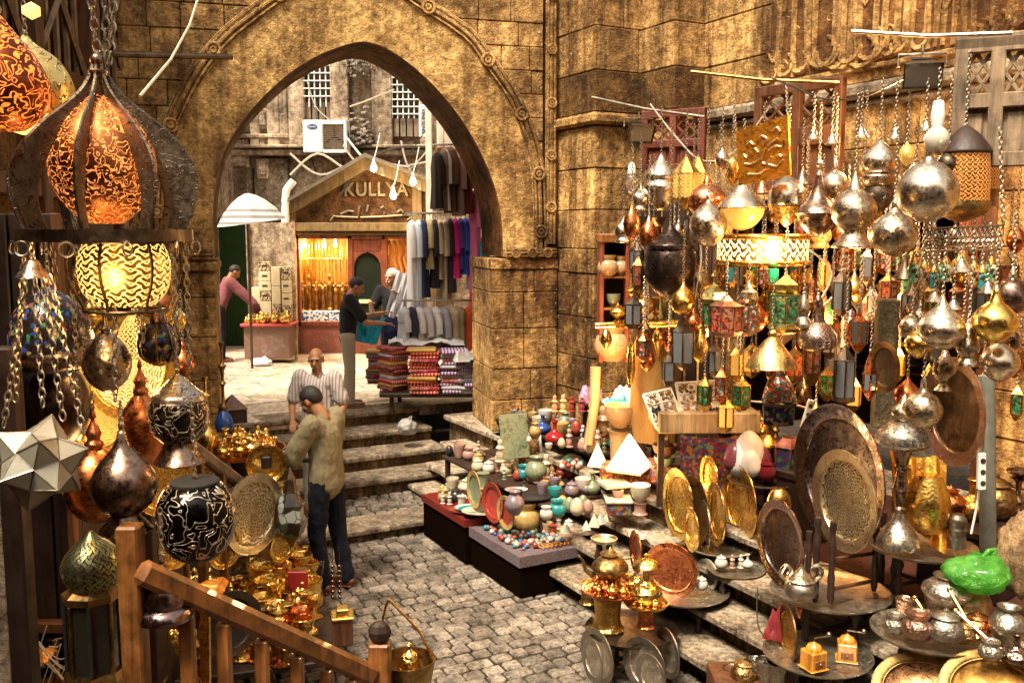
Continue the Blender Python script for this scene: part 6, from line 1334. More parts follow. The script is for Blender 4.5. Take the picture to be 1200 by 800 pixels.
def flood(name, lab, px, py, Y, s_, rz, mt=IRON):
    t = thing(name, lab, 'floodlight', at(px, py, Y), None, rz); m = MB(); w_ = s_
    m.lathe([(w_ * .35, 0), (w_ * .62, .5 * w_), (w_ * .66, .5 * w_), (w_ * .66, .54 * w_), (w_ * .40, -.03), (0, -.03)], 4, TR((0, 0, 0), rx=R(120)) @ TR(s=(1.25, .9, 1)), smooth=False, a0=PI / 4, cap=False); m.build('housing', mt, t)
    m = MB(); m.box((0, 0, 0), (w_ * 1.05, w_ * .75, .006), TR(rx=R(120)) @ TR((0, 0, .44 * w_))); m.build('lens', glass('lamp_lens', (.35, .33, .28), .1, .2), t)
    m = MB()
    for i in range(5): m.box((0, 0, -.03 - .0), (w_ * .6, .006, w_ * .18), TR(rx=R(120)) @ TR((0, -.2 * w_ + .1 * w_ * i, -.05)))
    m.build('cooling_fins', mt, t); m = MB(); m.tube([(-w_ * .7, 0, .02), (-w_ * .72, 0, w_ * .5), (w_ * .72, 0, w_ * .5), (w_ * .7, 0, .02)], .008, 5, smooth=False); m.tube([(0, 0, w_ * .5), (0, 0, w_ * .8)], .01, 6); m.build('bracket', CHAIN, t); return t
flood('floodlight', 'small square floodlight under the rod on the pier', 748, 152, 8.3, .19, .3); flood('floodlight', 'big black ribbed floodlight hanging below the pale rod', 1080, 82, 5.3, .17, -.3)
lamp('bare_bulb', 'unlit clear bulb with white socket hanging in front of the pier', 'light bulb', 740, 7.8, [('glass_bulb', glass('clear_glass', (.8, .75, .65), .03, .9), [(204, 4), (210, 7), (218, 7), (226, 4), (229, 1)]), ('socket', WHITE, [(190, 1), (194, 4), (204, 5), (204, 5), (206, 3)])], chain=155, seg=14)
lamp('light_bulb', 'round clear bulb with a white socket above the biggest silver globe', 'light bulb', 1097, 4.9, [('glass_bulb', glass('frosted_bulb', (.80, .74, .64), .12, .4), [(148, 5), (154, 11), (164, 14), (174, 11), (180, 5)]), ('socket', WHITE, [(118, 3), (120, 6), (137, 8), (137, 8), (150, 6)])], chain=80, seg=20)
# ------------------------------------------------------------------ hanging lamps, right side
L = lamp
L('urn_lamp', 'silver urn shaped lamp hanging leftmost in the right cluster', 'lamp', 774, 7.3, [('lamp_body', SILVERB, [(182, 3), (188, 6), (196, 14), (205, 20), (210, 20), (210, 20), (212, 18), (220, 22), (232, 18), (246, 11), (247, 1)])], chain=125)
for cx, Y, lab in ((803, 7.2, 'gold pierced octagonal lantern right of the silver urn lamp'), (817, 7.5, 'second gold pierced octagonal lantern, partly behind the first')):
    L('gold_lantern', lab, 'lantern', cx, Y, [('lantern_body', P_GLD, [(203, 16), (232, 16)]), ('roof', BRASS, [(184, 2), (190, 7), (203, 17)]), ('base', BRASS, [(232, 16), (238, 10), (246, 2)])], chain=130, fac=8, group='twin gold pierced lanterns')
L('globe_lamp', 'smooth copper globe lamp below the gold pierced lanterns', 'lamp', 828, 6.9, [('lamp_body', metal('clean_copper', (.80, .34, .18), .22, (.4, .12, .05), tarn=.3), [(216, 6), (222, 16), (232, 22), (242, 20), (250, 10), (252, 1)]), ('neck', COPPER, [(205, 1), (210, 4), (217, 6)])], chain=125)
L('globe_lamp', 'silver globe lamp overlapping the copper globe', 'lamp', 829, 6.4, [('lamp_body', SILVER, [(238, 5), (244, 12), (254, 20), (266, 22), (278, 18), (287, 8), (289, 1)]), ('neck', SILVERB, [(226, 1), (230, 3), (234, 2), (239, 5)])], chain=190)
cl_ = L('cone_lamp', 'wide silver cone lamp glowing amber underneath, right of the copper globe', 'lamp', 869, 6.4, [('lamp_body', SILVERB, [(208, 3), (216, 6), (226, 14), (236, 24), (243, 29), (243, 29), (245, 27)]), ('glass', paint('amber_lit_glass', (.45, .24, .06), .2, .3, emis=(1, .48, .08), es=.35), [(245, 26), (256, 22), (266, 13), (270, 2)]), ('neck', SILVER, [(190, 1), (196, 3), (203, 2), (209, 4)])], chain=140)
point(at(872, 256, 6.2) + Vector((0, -.3, -.1)), 5, (1, .6, .24), .03, 'lamp_glow')
L('dome_lamp', 'silver dome lamp with a shallow golden underside left of the tall bell lamp', 'lamp', 921, 6.2, [('lamp_body', SILVERB, [(206, 2), (209, 8), (216, 17), (226, 21), (240, 22), (240, 22), (242, 20)]), ('bowl', BRASS, [(242, 21), (250, 15), (260, 8), (266, 2)])], chain=120)
L('bell_lamp', 'tall silver bell lamp with a slender neck', 'lamp', 957, 6.0, [('lamp_body', SILVERD, [(205, 4), (218, 6), (232, 12), (244, 22), (250, 26), (250, 26), (254, 23), (264, 19), (274, 10), (278, 2)]), ('neck', SILVERB, [(186, 1), (192, 4), (198, 2), (206, 4)])], chain=120)
L('globe_lamp', 'small silver globe lamp between the tall bell lamp and the footed bottle lamp', 'lamp', 977, 6.1, [('lamp_body', SILVERB, [(200, 4), (206, 12), (218, 17), (228, 14), (236, 5), (238, 1)]), ('neck', SILVER, [(186, 1), (192, 3), (201, 4)])], chain=110)
L('bottle_lamp', 'silver bottle lamp with a round belly and flared foot in the middle of the cluster', 'lamp', 999, 5.6, [('lamp_body', SILVER, [(222, 9), (230, 19), (240, 25), (250, 26), (260, 22), (268, 15), (273, 14), (280, 17), (287, 23), (290, 24), (290, 24), (291, 20)]), ('neck', SILVERB, [(200, 1), (206, 3), (214, 6), (222, 9)])], chain=110)
L('onion_lamp', 'silver onion domed lamp with a dark pierced lower half', 'lamp', 1028, 5.7, [('lamp_body', SILVERB, [(164, 1), (170, 8), (178, 16), (188, 21), (198, 20), (202, 17), (202, 17), (204, 15)]), ('band', SILVER, [(204, 15), (206, 20), (214, 19), (219, 15)]), ('pierced_base', P_DRK, [(219, 16), (230, 18), (242, 12), (250, 2)])], chain=92)
L('globe_lamp', 'brushed dark silver globe lamp below and left of the biggest globe', 'lamp', 1046, 5.2, [('lamp_body', SILVER, [(248, 6), (254, 16), (266, 25), (278, 27), (290, 22), (299, 10), (301, 1)]), ('neck', SILVERB, [(232, 1), (238, 4), (244, 4), (249, 7)])], chain=150)
L('globe_lamp', 'biggest bright silver globe lamp hanging upper right', 'lamp', 1085, 4.8, [('lamp_body', SILVERB, [(188, 7), (194, 18), (206, 29), (222, 35), (238, 33), (250, 24), (259, 10), (261, 1)]), ('neck', SILVER, [(178, 5), (184, 5), (189, 8)])])
L('drum_lantern', 'big brown pierced drum lantern behind the biggest silver globe', 'lantern', 1126, 5.4, [('drum', P_BRN, [(180, 27), (206, 29), (236, 29)]), ('roof', W_DARK, [(148, 4), (156, 14), (168, 24), (178, 30), (181, 28)]), ('base', BRASSD, [(236, 31), (246, 30), (254, 20), (260, 4)])], chain=60)
L('drum_lantern', 'small brown pierced drum lantern at the right beside the timber shutter', 'lantern', 1157, 5.7, [('drum', P_BRN, [(178, 12), (200, 14), (222, 13)]), ('roof', IRON, [(160, 2), (168, 8), (178, 13)]), ('base', BRASSD, [(222, 14), (230, 8), (234, 2)])], chain=100)
L('onion_lamp', 'silver onion lamp hanging below the metal rack', 'lamp', 1102, 4.7, [('lamp_body', SILVERB, [(356, 5), (363, 12), (372, 21), (384, 27), (394, 25), (400, 20), (400, 20)]), ('base', SILVER, [(400, 20), (404, 18), (408, 12), (410, 3)]), ('neck', SILVERB, [(344, 1), (350, 3), (357, 6)])], chain=272)
L('globe_lamp', 'shining gold globe lamp at the right edge of the cluster', 'lamp', 1164, 4.6, [('lamp_body', metal('clean_gold', (.95, .68, .20), .2, (.5, .3, .05), tarn=.35), [(353, 7), (360, 16), (370, 24), (382, 25), (392, 19), (400, 8), (402, 1)]), ('neck', BRASSB, [(334, 1), (340, 4), (346, 5), (354, 8)])], chain=270)
L('globe_lamp', 'plain silver globe lamp directly below the gold globe', 'lamp', 1170, 4.7, [('lamp_body', SILVERB, [(402, 4), (408, 14), (418, 21), (428, 22), (438, 16), (446, 6), (447, 1)])], chain=395)
L('globe_lamp', 'dark silver globe lamp behind the gold globe at the right edge', 'lamp', 1184, 5.2, [('lamp_body', SILVERD, [(326, 5), (332, 14), (344, 20), (356, 19), (366, 10), (369, 1)]), ('neck', SILVER, [(312, 1), (320, 4), (327, 5)])], chain=250)
L('bottle_lamp', 'slim silver bottle lamp with foot between the onion lamp and the gold globe', 'lamp', 1133, 4.7, [('lamp_body', SILVER, [(378, 3), (386, 6), (396, 10), (408, 13), (416, 10), (419, 8), (424, 11), (428, 12), (428, 12)])], chain=272)
L('globe_lamp', 'gold globe lamp half hidden behind the silver onion lamp', 'lamp', 1076, 5.0, [('lamp_body', BRASSB, [(388, 5), (394, 13), (404, 16), (414, 12), (420, 3)])], chain=300)
L('globe_lamp', 'pale silver globe above the half hidden gold globe', 'lamp', 1068, 5.2, [('lamp_body', SILVER, [(368, 4), (374, 11), (384, 15), (394, 11), (399, 3)])], chain=300)
L('hourglass_lamp', 'small silver hourglass lamp with gold pieces behind it', 'lamp', 1105, 4.9, [('lamp_body', SILVER, [(408, 2), (416, 6), (426, 12), (436, 13), (444, 9), (449, 4), (454, 8), (457, 10), (457, 10)])], chain=402)
L('globe_lamp', 'brass and silver globe lamp hanging in front of the large dark platter', 'lamp', 1080, 4.8, [('lamp_body', SILVER, [(458, 5), (464, 15), (476, 22), (488, 21), (498, 12), (502, 2)]), ('neck', SILVERB, [(438, 1), (446, 3), (454, 4), (459, 6)])], chain=410)
for i, (cx, y0, y1, r_, Y, top, lab) in enumerate(((953, 151, 163, 8, 6.2, 110, 'left one of two small silver canopies under the sagging cable'), (975, 158, 169, 9, 6.1, 108, 'silver canopy directly above the small silver globe'), (1009, 149, 161, 9, 5.8, 104, 'bright silver canopy left of the onion domed lamp'), (1049, 149, 163, 9, 5.5, 92, 'silver canopy between the onion domed lamp and the round clear bulb'), (1085, 142, 154, 9, 5.2, 92, 'silver canopy beside the white bulb socket'), (1095, 342, 353, 11, 4.9, 272, 'silver canopy hanging at the left under the metal rack'), (1117, 351, 362, 10, 4.8, 272, 'silver canopy hanging at the right under the metal rack'), (1126, 303, 318, 15, 5.0, 272, 'wide silver canopy just below the metal rack'), (1157, 330, 343, 10, 4.7, 262, 'silver canopy on the chain above the gold globe'), (1008, 385, 396, 8, 6.0, 300, 'dim silver canopy in the dark middle of the cluster'))):
    L('bell_canopy', lab, 'canopy', cx, Y, [('bell', SILVERB, [(y0, 2), (y0 + 3, 4), (y0 + (y1 - y0) * .6, r_ * .6), (y1, r_), (y1, r_), (y1 + 1, r_ * .8)])], chain=top, seg=18)
# metal lattice rack
a, b = at(1086, 268, 4.9), at(1176, 264, 4.6); t = thing('metal_rack', 'small silver lattice rack hanging with chains and bells below it', 'rack', (a + b) / 2); d = (b - a); m = MB()
for dz in (.0, -.05, -.115): m.tube([a + Vector((0, 0, dz)), b + Vector((0, 0, dz))], .005, 5)
for i in range(17):
    q = a + d * i / 16; q2 = a + d * min(1, (i + 1) / 16); m.tube([q, q2 - Vector((0, 0, .05))], .0032, 4); m.tube([q - Vector((0, 0, .05)), q2], .0032, 4)
    if i < 16: m.ring((q + q2) / 2 - Vector((0, 0, .082)), .018, .0035, Vector((0, 1, 0)), 10, 4)
AB(m, 'lattice', CHAIN, t)
m = MB(); m.chain(a, at(1088, 150, 4.95), .03, .0028); AB(m, 'chain', CHAIN, t); m = MB(); m.chain(b, at(1172, 150, 4.65), .03, .0028); AB(m, 'chain', CHAIN, t)
COLS = [(.45, .5, .3), (.55, .2, .05), (.1, .35, .2), (.6, .5, .25), (.05, .35, .5), (.5, .1, .1)]
for i, px in enumerate((1070, 1082, 1094, 1107, 1140, 1150, 1160)):
    L('glass_lantern', 'tiny coloured glass lantern hanging behind the chains of the metal rack', 'lantern', px, 5.2, [('glass', dapple('tiny_panes%d' % (i % 3), [COLS[i % 6], COLS[(i + 2) % 6], (.04, .03, .02)], 45, .2), [(308 + i % 3 * 5, 5), (316 + i % 3 * 5, 7), (330 + i % 3 * 4, 5)]), ('cap', BRASS, [(300 + i % 3 * 5, 1), (304 + i % 3 * 5, 4), (309 + i % 3 * 5, 6)])], chain=272, seg=12, group='tiny glass lanterns behind the rack')
# lit pierced fixture with green cups
fx_ = L('pierced_chandelier', 'wide glowing pierced brass drum chandelier with green glass cups', 'chandelier', 893, 6.6, [('drum', pierced('pierced_drum', (.80, .50, .15), 24, .42, 9, glow=(1.0, .66, .25), ge=2.2, od=('lathe', 14, 8, .35)), [(280, 52), (304, 52)]), ('upper_rim', BRASS, [(274, 54), (277, 56), (280, 54), (281, 51)]), ('lower_rim', BRASS, [(304, 52), (306, 55), (309, 54), (311, 50)])], chain=190, seg=40)
fl_ = fx_.location; sF = sca(893, 300, 6.6)
point(Vector((fl_.x, fl_.y, fl_.z + .06)) + Vector((0, -.42, .05)), 10, (1, .68, .32), .05, 'lamp_glow')
for i in range(12):
    a = 2 * PI * i / 12; x, y = 50 * sF * math.cos(a), 50 * sF * math.sin(a); m = MB()
    if i % 2: m.lathe(smp([(.022, -.10), (.034, -.06), (.036, .0)], 3), 12, TR((x, y, -.01))); m.build('glass_cup', glass(['green_glass', 'teal_glass', 'amber_glass'][i % 3], [(.02, .35, .16), (.02, .18, .25), (.5, .25, .04)][i % 3], .1, .3), fx_)
    else:
        for dz in (-.04, -.11):
            V = []
            for k in range(12): an = PI * k / 6; rr = .05 if k % 2 == 0 else .026; V.append((rr * math.cos(an), rr * math.sin(an)))
            m.poly(V, .006, TR((x, y, dz - .02), rz=a + PI / 2)); m.ring((x, y, dz - .02), .014, .004, Vector((math.cos(a), math.sin(a), 0)), 10, 4)
        m.build('star_ornament', BRASSB, fx_)
def lan(lab, cx, Y, roof, body, base, gm, mm, top, fac=6, grp=None, name='glass_lantern'):
    t = L(name, lab, 'lantern', cx, Y, [('glass', gm, body), ('roof', mm, roof), ('base', mm, base)], chain=top, fac=fac, group=grp); s_ = sca(cx, body[0][0], Y); zt, zb = at(cx, body[0][0], Y).z - t.location.z, at(cx, body[-1][0], Y).z - t.location.z
    m = MB()
    for k in range(fac): a = .3 + 2 * PI * k / fac; m.tube([(body[0][1] * s_ * 1.02 * math.cos(a), body[0][1] * s_ * 1.02 * math.sin(a), zt), (body[-1][1] * s_ * 1.02 * math.cos(a), body[-1][1] * s_ * 1.02 * math.sin(a), zb)], .0065, 5)
    m.build('corner_bars', mm, t); return t
G_RED = dapple('red_panes', [(.45, .04, .02), (.30, .12, .05), (.3, .14, .08), (.10, .02, .02)], 62, .15); G_GRN = dapple('green_panes', [(.02, .20, .07), (.03, .12, .05), (.18, .2, .08), (.02, .04, .02)], 62, .15); G_STR = dapple('striped_panes', [(.4, .32, .25), (.10, .03, .03), (.35, .05, .03), (.06, .12, .08)], 62, .15); G_GRY = paint('grey_pane', (.13, .14, .15), .15, .2, coat=.5)
lan('gold green onion topped lantern below the silver globe at the left', 836, 6.5, [(330, 1), (336, 5), (342, 14), (350, 18), (356, 15)], [(356, 14), (380, 12)], [(380, 13), (384, 9), (386, 2)], G_GRN, metal('olive_gold', (.55, .48, .18), .3), 290)
lan('red and copper paned lantern under the left end of the glowing drum', 850, 6.2, [(346, 3), (352, 8), (358, 20)], [(358, 19), (388, 19)], [(388, 20), (392, 18), (396, 3)], G_RED, metal('rosy_copper', (.62, .32, .22), .3), 300, 8)
lan('silver domed lantern with striped glass in the middle under the drum', 876, 6.3, [(332, 1), (337, 4), (342, 11), (350, 13), (356, 11)], [(357, 12), (386, 12)], [(386, 14), (390, 12), (394, 2)], G_STR, SILVER, 310)
lan('green paned brass lantern with a gold dome right of the striped one', 919, 6.0, [(322, 2), (327, 7), (333, 15), (340, 14), (344, 9), (345, 19)], [(346, 19), (378, 19)], [(378, 20), (384, 22), (389, 16), (391, 2)], G_GRN, metal('olive_gold', (.55, .48, .18)), 250)
lan('small amber red lantern hanging behind the striped lantern', 893, 6.6, [(345, 2), (352, 9)], [(352, 9), (376, 9)], [(376, 9), (384, 2)], G_RED, BRASS, 310)
lan('black paned lantern with pale glass in the dark middle', 988, 5.9, [(406, 2), (412, 6), (421, 13)], [(422, 12), (464, 12)], [(464, 14), (469, 14), (473, 3)], G_GRY, IRON, 300)
lan('slim black lantern high in the dark middle', 985, 6.0, [(318, 2), (330, 12)], [(330, 11), (362, 11)], [(362, 12), (370, 3)], G_GRY, IRON, 290)
lan('copper topped grey glass lantern right of the tall cable', 1005, 6.0, [(362, 1), (370, 3), (376, 11)], [(376, 11), (402, 10)], [(402, 10), (410, 5), (414, 1)], G_GRY, COPPER, 300)
lan('copper topped clear lantern in front of the small carved platter', 1018, 5.6, [(412, 1), (420, 4), (430, 7), (438, 8)], [(438, 8), (456, 8)], [(456, 10), (462, 6), (470, 1)], G_GRY, COPPER, 320)
lan('red glass lantern with copper base under the brown pierced globe', 951, 6.1, [(400, 2), (410, 9)], [(410, 9), (436, 9)], [(436, 10), (446, 7), (452, 2)], G_RED, BRASSD, 395)
lan('black lantern with pale glass hanging left of the wrapped golden bundle', 800, 6.8, [(372, 2), (378, 7), (388, 14)], [(389, 14), (424, 13)], [(424, 12), (430, 7), (434, 1)], G_GRY, IRON, 330)
L('dark_lantern', 'large black moulded lantern hanging between the cabinet and the silver globe', 'lantern', 784, 7.0, [('lamp_body', metal('black_metal', (.07, .05, .045), .35, (.02, .015, .01), eng=14), [(292, 26), (304, 30), (322, 29), (338, 20), (348, 8), (350, 2)]), ('roof', metal('black_metal', (.07, .05, .045)), [(262, 2), (270, 8), (278, 16), (286, 27), (292, 28)])], chain=140)
L('dark_lantern', 'small black lantern beside the top of the wooden cabinet', 'lantern', 755, 7.6, [('lamp_body', metal('black_metal', (.07, .05, .045)), [(296, 10), (304, 13), (316, 13), (322, 8)]), ('roof', IRON, [(280, 2), (288, 8), (297, 11)]), ('base', paint('rosy_paint', (.4, .28, .24), .5), [(322, 12), (328, 13), (332, 10)])], chain=200)
L('crown_lantern', 'open wire crown ornament above the wooden cabinet', 'ornament', 760, 7.7, [('crown', P_DRK, [(254, 20), (270, 14), (276, 8)])], chain=200)
L('pierced_lamp', 'rosy brown pierced bell lamp under the green paned lantern', 'lamp', 957, 5.8, [('lamp_body', pierced('pierced_rosy', (.55, .38, .30), 50, .35, 9, od=('lathe', 10, 22)), [(376, 8), (384, 16), (394, 22), (404, 21), (408, 18)]), ('neck', SILVERD, [(346, 2), (352, 5), (362, 6), (370, 7), (377, 9)])], chain=300)
L('bottle_lamp', 'small bright silver bottle lamp right of the green paned lantern', 'lamp', 941, 5.8, [('lamp_body', SILVERB, [(345, 2), (352, 5), (362, 8), (370, 6), (374, 8), (382, 10), (386, 5)])], chain=300)
L('shade_lamp', 'brass cone lampshade with punched rim in the lower middle of the cluster', 'lamp', 903, 5.9, [('shade', metal('hammered_brass', (.85, .62, .25), .3, ham=70, tarn=.3), [(394, 3), (399, 9), (408, 16), (418, 24), (430, 30), (430, 30), (431, 28)]), ('neck', BRASSB, [(386, 1), (390, 5), (395, 4)]), ('pendant_knob', COPPER, [(430, 4), (438, 6), (446, 3), (452, 5), (458, 1)])], chain=330)
L('hexagon_lamp', 'dark enamel mosaic lamp with striped ribs hanging under the brass cone shade', 'lamp', 912, 6.2, [('lamp_body', G_STR, [(440, 8), (448, 14), (460, 18), (468, 20)]), ('glass', dapple('enamel', [(.02, .02, .07), (.25, .15, .08), (.03, .10, .08), (.01, .01, .01)], 40, .2), [(472, 21), (496, 19)]), ('base', IRON, [(468, 20), (470, 23), (474, 21)]), ('roof', IRON, [(430, 2), (436, 6), (441, 9)])], chain=380, fac=6)
L('globe_lamp', 'dull beige globe lamp in shadow above the gold green lantern', 'lamp', 820, 7.2, [('lamp_body', BRASSD, [(318, 6), (324, 13), (334, 17), (344, 12), (350, 4)])], chain=260)
L('pear_lamp', 'small brass pear lamp hanging over the bar beside the cabinet', 'lamp', 710, 7.9, [('lamp_body', BRASSB, [(386, 2), (392, 6), (400, 7), (408, 2)])], chain=378, seg=12); L('pear_lamp', 'brass pear lamp hanging under the right part of the golden bar', 'lamp', 771, 7.9, [('lamp_body', BRASSB, [(384, 2), (390, 6), (398, 7), (406, 4), (418, 1)])], chain=378, seg=12)
L('pear_lamp', 'copper pear lamp at the right end of the golden bar', 'lamp', 783, 7.9, [('lamp_body', COPPER, [(384, 3), (392, 6), (402, 6), (412, 2)])], chain=378, seg=12); L('pear_lamp', 'slender golden pendulum lamp hanging lowest beside the cabinet', 'lamp', 739, 7.9, [('lamp_body', BRASSB, [(400, 2), (410, 4), (435, 5), (450, 2)])], chain=380, seg=12)
m = MB(); a, b = at(698, 380, 8.0), at(795, 377, 7.8); m.tube([a, b], .018, 8); m.tube([a - Vector((0, 0, .03)), b - Vector((0, 0, .03))], .012, 6); m.build('golden_bar', BRASS, label='horizontal golden bar with little brass lamps below it', cat='bar', org=a)
for i, (px, kd, h, lab) in enumerate(((724, 'urn', .16, 'tiny brass urn on the left end of the golden bar'), (742, 'candle', .3, 'tall brass candle holder standing on the golden bar'), (754, 'urn', .27, 'brass oil lamp body in the middle of the golden bar'), (768, 'candle', .22, 'short brass candlestick on the golden bar'), (783, 'figure', .34, 'green and gold patterned figurine on the golden bar'))):
    p = at(px, 377, 7.9); small(kd, BRASS if i < 4 else GREENB, p, h, lab, {'urn': 'urn', 'candle': 'candlestick', 'figure': 'figurine'}[kd])
# cabinet with stone vases
a, b = at(702, 425, 8.6), at(739, 275, 8.6); cb2 = thing('wooden_cabinet', 'narrow open orange wood cabinet with marble vases against the pier', 'cabinet', ((a.x + b.x) / 2, 8.75, a.z)); m = MB(); W2 = b.x - a.x; H2 = b.z - a.z; cxm = (a.x + b.x) / 2
for x in (a.x + .02, b.x - .02): m.box((x, 8.75, (a.z + b.z) / 2), (.04, .3, H2), ch=.006)
AB(m, 'side_panel', W_RED, cb2)
m = MB(); m.box((cxm, 8.75, b.z - .03), (W2 + .05, .34, .08), ch=.012); AB(m, 'cornice', W_RAIL, cb2); m = MB(); m.box((cxm, 8.9, (a.z + b.z) / 2), (W2, .02, H2)); AB(m, 'back_panel', W_DARK, cb2)
zs_ = [at(720, y, 8.6).z for y in (424, 362, 343 - 5, 300 + 22)]
for z in (at(720, 362, 8.6).z, at(720, 325, 8.6).z): m = MB(); m.box((cxm, 8.75, z), (W2 - .04, .28, .02)); AB(m, 'shelf_board', W_RAIL, cb2)
ALAB = marble('alabaster', (.62, .44, .24), (.45, .26, .10)); CREAM = marble('cream_marble', (.72, .64, .48), (.50, .40, .26)); GRNM = marble('green_marble', (.28, .34, .22), (.12, .18, .10)); REDM = marble('deep_red_marble', (.42, .07, .04), (.22, .03, .02)); WHTM = marble('white_marble', (.76, .73, .66), (.55, .50, .42)); OCHM = marble('ochre_marble', (.60, .42, .15), (.36, .20, .06)); TURQ = marble('turquoise_stone', (.03, .33, .36), (.02, .15, .18)); PINK = marble('pink_marble', (.58, .34, .28), (.36, .16, .12)); PURP = marble('violet_grey_marble', (.28, .22, .26), (.14, .10, .14)); BLAK = marble('black_marble', (.04, .035, .04), (.015, .012, .015))
small('pot', ALAB, (at(713, 325, 8.6).x, 8.66, at(720, 325, 8.6).z + .012), .19, 'round alabaster vase on the upper cabinet shelf, left', 'vase'); small('pot', ALAB, (at(729, 325, 8.6).x, 8.72, at(720, 325, 8.6).z + .012), .18, 'alabaster vase on the upper cabinet shelf, right', 'vase')
small('bowl', GRNM, (at(720, 362, 8.6).x, 8.7, at(720, 362, 8.6).z + .012), .12, 'dark veined stone bowl on the lower cabinet shelf', 'bowl'); small('pot', ALAB, (at(719, 424, 8.6).x, 8.7, a.z + .01), .34, 'large glowing alabaster jar in the bottom of the cabinet', 'jar')
point(at(712, 410, 8.2), 9, (1, .40, .10), .04, 'lamp_glow')
# orange plaque
q4 = [at(862, 155, 6.2), at(923, 134, 5.95), at(926, 205, 5.95), at(866, 218, 6.2)]; t = thing('orange_plaque', 'tilted glowing orange plaque with embossed arabic calligraphy hanging on wires', 'plaque', q4[3]); nrm = (q4[1] - q4[0]).cross(q4[3] - q4[0]).normalized(); nrm = -nrm if nrm.y > 0 else nrm
m = MB(); m.add([p for p in q4] + [p - nrm * .02 for p in q4], [(0, 1, 2, 3), (4, 5, 6, 7), (0, 1, 5, 4), (1, 2, 6, 5), (2, 3, 7, 6), (3, 0, 4, 7)], conv=True); AB(m, 'panel', metal('orange_gold', (.95, .42, .05), .34, (.5, .16, .02), eng=34, engw=.25, engdark=.5, tarn=.4), t)
def pq(u, v): return q4[0].lerp(q4[1], u).lerp(q4[3].lerp(q4[2], u), v) + nrm * .004
m = MB()
for s__ in (((.15, .62), (.3, .66), (.5, .58), (.62, .42), (.8, .34)), ((.4, .3), (.5, .22), (.6, .3), (.52, .38)), ((.62, .5), (.75, .46), (.88, .5), (.92, .4)), ((.3, .5), (.36, .4), (.42, .48)), ((.7, .2), (.8, .16), (.85, .24)), ((.2, .3), (.28, .26), (.33, .32)), ((.2, .82), (.4, .86), (.55, .8)), ((.62, .74), (.75, .8), (.88, .72)), ((.14, .45), (.2, .52), (.26, .44)), ((.5, .68), (.56, .72), (.66, .62)), ((.82, .62), (.86, .66))):
    m.tube(catm([tuple(pq(*p)) for p in s__], 4), .0065, 6)
AB(m, 'calligraphy', metal('pale_gold', (.95, .72, .40), .25), t)
m = MB(); m.chain(q4[0], at(860, 110, 6.3), .025, .0025); AB(m, 'chain', CHAIN, t); m = MB(); m.chain(q4[1], at(922, 100, 6.1), .025, .0025); AB(m, 'chain', CHAIN, t)
# dim lanterns filling the dark shop
random.seed(77)
for i in range(34):
    tx = random.uniform(TX0 + .1, TX1 - .1); dp = random.uniform(.3, 1.9); yy = random.uniform(1.6, 3.0); p = MW @ Vector((tx, dp, yy)); s_ = random.uniform(.09, .16); typ = i % 4
    t = thing('dim_lantern', 'dim dark lantern hanging inside the shadowed shop', 'lantern', p, 'dim lanterns inside the dark shop'); m = MB()
    pr = [[(.1, 0), (.7, .3), (.9, .9), (.6, 1.5), (.2, 1.8), (0, 2.1)], [(.3, 0), (.8, .1), (.8, 1.6), (.8, 1.6), (.2, 2.1), (0, 2.4)], [(.2, 0), (.9, .7), (1, 1.0), (.5, 1.7), (.15, 2.2), (0, 2.3)], [(.9, 0), (1, .1), (.5, .6), (.2, 1.2), (0, 1.4)]][typ]
    m.lathe([(a_ * s_, b_ * s_) for a_, b_ in smp(pr, 3)], 14 if typ != 1 else 6, smooth=typ != 1); m.build('body', [P_DRK, G_STR, COPPER, SILVERD, BRASSD, G_GRN, P_BRN][i % 7], t); m = MB(); m.tube([(0, 0, pr[-1][1] * s_), (0, 0, 3.36 - p.z)], .004, 4); m.build('cord', WIREB, t)

# the crowd of smaller lanterns and lamps in the middle of the right stall
random.seed(101)
KN = [('small red paned lantern', G_RED, BRASSD), ('small green paned lantern', G_GRN, BRASS), ('small grey glass lantern', G_GRY, IRON), ('small striped glass lantern', G_STR, COPPER), ('small amber glass lantern', paint('amber_pane', (.55, .25, .05), .2, .3, emis=(1, .45, .08), es=.35), BRASS)]
PL = [(930, 300), (948, 320), (965, 345), (1000, 318), (1022, 335), (1040, 318), (1055, 340), (1035, 372), (1052, 405), (972, 378), (930, 405), (940, 440), (968, 428), (862, 405), (838, 400), (820, 385), (845, 430), (868, 440), (1000, 440), (1062, 440), (1145, 390), (1120, 330), (1090, 330), (1072, 345), (742, 345), (748, 300), (810, 300), (800, 330), (880, 400), (985, 395), (1042, 455), (885, 350), (905, 330), (965, 300), (1015, 290), (1120, 440), (1150, 440), (825, 440), (850, 465), (955, 470), (1180, 300), (1188, 400), (1190, 450), (740, 240), (862, 300)]
